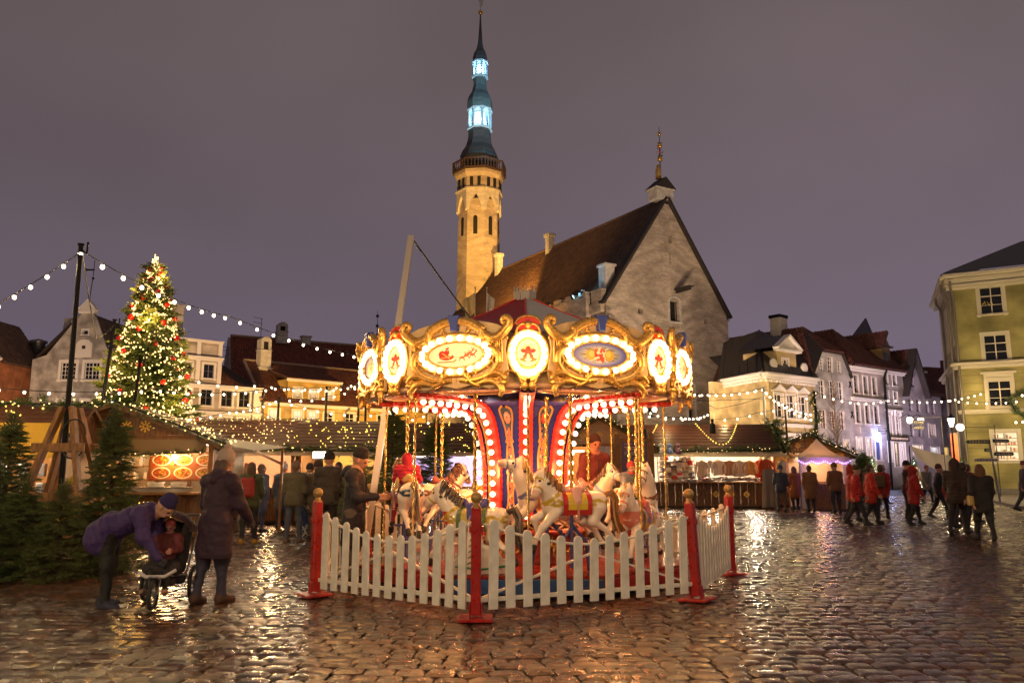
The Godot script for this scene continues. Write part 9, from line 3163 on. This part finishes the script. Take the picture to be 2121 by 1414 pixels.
	person("person in a yellow hooded jacket sitting on the bench inside the timber foot",w(-7.15,.18,13.15),.5,1.68,"sit",{"coat": Color(.42,.32,.03),"legs": Color(.12,.11,.05),"head": "hood","hat": Color(.46,.34,.03)})
	var c := Vector3(.2,0,-12.2)
	person("child in a red hooded snowsuit with fur collar riding the horse seen from behind",c + Vector3(sin(deg_to_rad(-70))*1.82,.50 + .44,cos(deg_to_rad(-70))*1.82) ,PI - deg_to_rad(-4),1.12,"ride",{"coat": Color(.50,.012,.04),"legs": Color(.34,.008,.02),"shoes": Color(.02,.02,.022),"head": "hood","hat": Color(.45,.008,.03),"fur": Color(.42,.26,.10),"gloves": Color(.3,.01,.03)})
	person("child in a grey blue and red jacket riding the horse with yellow trappings",c + Vector3(sin(deg_to_rad(112))*1.80,.38 + .46,cos(deg_to_rad(112))*1.80),.4,1.10,"ride",{"coat": Color(.14,.17,.22),"legs": Color(.03,.025,.04),"head": "beanie","hat": Color(.42,.04,.04),"scarf": Color(.4,.03,.03)})
	person("adult in a dark red coat and dark cap standing on the carousel's far side",c + Vector3(1.22,.28,-1.72),.35,1.86,"stand_coat",{"coat": Color(.17,.022,.018),"legs": Color(.05,.04,.05),"head": "beanie","hat": Color(.05,.015,.015),"skin": Color(.55,.22,.13)})
	var D := [
		["person in an ochre coat at the white tent's table, back turned",10.9,29.6,3.0,1.70,"stand_coat",{"coat": Color(.26,.12,.05),"legs": Color(.03,.03,.04),"hair": Color(.12,.06,.03)}],
		["person in a rust brown jacket beside the white tent",11.6,29.0,3.2,1.76,"stand_jacket",{"coat": Color(.22,.09,.04),"legs": Color(.04,.04,.07),"head": "beanie","hat": Color(.2,.08,.03)}],
		["person in a dark blue jacket left of the white tent",9.9,29.8,2.7,1.68,"stand_jacket",{"coat": Color(.04,.05,.08),"legs": Color(.1,.09,.08),"head": "beanie","hat": Color(.06,.09,.14)}],
		["person in a bright red jacket walking, left one of the red pair",9.6,22.6,1.2,1.66,"walk",{"coat": Color(.52,.022,.012),"legs": Color(.012,.012,.016),"head": "beanie","hat": Color(.09,.05,.02)}],
		["person in a scarlet jacket walking, right one of the red pair",10.35,23.4,1.4,1.70,"walk2",{"coat": Color(.55,.03,.012),"legs": Color(.014,.013,.02),"hair": Color(.08,.05,.025)}],
		["person in a black beanie and dark red scarf above the red jackets",12.4,25.4,1.0,1.80,"stand_jacket",{"coat": Color(.06,.014,.014),"legs": Color(.014,.012,.014),"head": "beanie","hat": Color(.018,.012,.018),"scarf": Color(.2,.03,.02),"skin": Color(.5,.24,.15)}],
		["person in a deep red long coat striding with one foot forward",11.4,23.0,1.5,1.64,"walk2",{"coat": Color(.36,.010,.010),"legs": Color(.010,.010,.012),"head": "hood","hat": Color(.3,.01,.01)}],
		["tall person in a black coat right of the red jackets",10.75,19.6,2.4,1.80,"walk",{"coat": Color(.028,.012,.011),"legs": Color(.012,.010,.012),"head": "hood","hat": Color(.03,.012,.010)}],
		["person in a brown black coat close behind the tall black coat",11.5,20.6,2.2,1.74,"walk2",{"coat": Color(.09,.015,.013),"legs": Color(.014,.012,.014),"hair": Color(.05,.025,.02)}],
		["person in a crimson jacket right of the tall black coat",13.3,23.6,2.0,1.72,"walk",{"coat": Color(.30,.015,.04),"legs": Color(.02,.016,.02),"hair": Color(.10,.05,.03)}],
		["person with auburn hair, long black coat and yellow shoulder bag at the right",10.5,18.1,2.9,1.68,"walk2",{"coat": Color(.012,.010,.010),"legs": Color(.010,.009,.010),"hair": Color(.15,.055,.02),"long": true,"bag": Color(.30,.20,.03)}],
		["person in violet grey on the raised pavement, left of two",17.6,27.8,1.2,1.70,"walk",{"coat": Color(.07,.05,.09),"legs": Color(.05,.05,.06),"head": "beanie","hat": Color(.2,.05,.06)}],
		["person in dark violet on the raised pavement, right of two",18.7,28.6,1.4,1.72,"walk2",{"coat": Color(.06,.045,.08),"legs": Color(.07,.06,.07),"hair": Color(.08,.05,.04)}],
		["person in a black sleeve cut by the right edge of the picture",14.05,21.4,-.9,1.74,"stand_jacket",{"coat": Color(.014,.013,.014),"legs": Color(.02,.02,.02),"hair": Color(.1,.06,.04)}],
		["person in brown far down the street by the lit bush",22.0,44.0,.4,1.7,"walk",{"coat": Color(.16,.10,.07),"legs": dark,"hair": Color(.1,.06,.04)}],
		["person in grey far down the street before the sail awning",19.5,38.0,.2,1.7,"walk2",{"coat": Color(.2,.17,.16),"legs": dark,"head": "beanie","hat": Color(.3,.1,.08)}],
		["person in a vermilion jacket directly behind the left one of the red pair",10.3,24.6,1.3,1.68,"walk2",{"coat": Color(.48,.035,.012),"legs": dark,"head": "hood","hat": Color(.40,.03,.01)}],
		["person in red with a brown rucksack right of the red pair",11.5,25.2,2.6,1.70,"walk",{"coat": Color(.42,.02,.012),"legs": dark,"hair": Color(.06,.04,.03),"pack": Color(.12,.07,.03)}],
		["person in dark red between the hooded striding one and the tall black coat",12.0,22.0,2.0,1.66,"walk2",{"coat": Color(.24,.012,.012),"legs": dark,"head": "beanie","hat": Color(.04,.02,.02)}],
		["person in a brown leather jacket looking at the tent's side",13.0,30.5,-2.4,1.74,"stand_jacket",{"coat": Color(.14,.06,.03),"legs": denim,"hair": Color(.05,.03,.02)}],
		["person in orange at the right corner of the clothes stall",10.9,31.2,3.3,1.66,"stand_coat",{"coat": Color(.42,.13,.03),"legs": dark,"hair": Color(.2,.1,.05),"long": true}],
		["person in black with a pale green bag near the kerb",13.6,25.8,1.1,1.7,"walk",{"coat": Color(.02,.018,.02),"legs": dark,"head": "beanie","hat": Color(.1,.03,.04),"bag": Color(.3,.42,.35)}],
		["person in beige in the gap between tent and red jackets",14.6,33.0,2.8,1.7,"stand_coat",{"coat": Color(.26,.17,.11),"legs": dark,"hair": Color(.1,.06,.04)}],
		["person in a black coat in the distance before the pink house",16.5,36.0,.9,1.72,"walk",{"coat": Color(.03,.025,.028),"legs": dark,"head": "beanie","hat": Color(.36,.3,.2)}],
		["vendor in grey white behind the clothes stall's counter",7.9,33.1,.1,1.7,"stand_jacket",{"coat": Color(.5,.46,.42),"legs": dark,"hair": Color(.2,.1,.05)}],
	]
	for q in D: person(q[0],w(q[1],.12 if q[1] > 17.0 and q[2] < 30 else 0.0,q[2]),q[3],q[4],q[5],q[6])
	var t := thing("pushchair","small grey pushchair with pale wheel rims before the crowd","pushchair",w(-4.55,0,19.0),1.3)
	g = G.new()
	for q in [[-.22,.3],[.22,.3],[-.22,-.3],[.22,-.3]]:
		var wg := G.new()
		var ring := []
		for j in 17: ring.append(Vector3(q[0],.13 + cos(TAU*j/16)*.12,q[1] + sin(TAU*j/16)*.12))
		wg.tube(ring,.018,5,false)
		for k in 6: wg.tube([Vector3(q[0],.13,q[1]),Vector3(q[0],.13 + cos(TAU*k/6)*.11,q[1] + sin(TAU*k/6)*.11)],.006,3,false)
		part(t,"wheel",wg,mt("pale_rim",Color(.45,.42,.38),.5))
		g.tube([Vector3(q[0],.13,q[1]),Vector3(q[0],.45,0),Vector3(q[0],1.0,-.45)],.013,5)
	g.tube([Vector3(-.22,1.0,-.45),Vector3(.22,1.0,-.45)],.015,5)
	part(t,"frame",g,mt("grey_metal"))
	g = G.new()
	blob(g,[[Vector3(-.14,.46,.1),Vector3(.14,.46,.1),.1,.1,Color.WHITE],[Vector3(-.13,.5,-.1),Vector3(-.13,.85,-.25),.09,.08,Color.WHITE],[Vector3(.13,.5,-.1),Vector3(.13,.85,-.25),.09,.08,Color.WHITE]],.025,30.0)
	part(t,"seat",g,mt("stroller_cloth"))
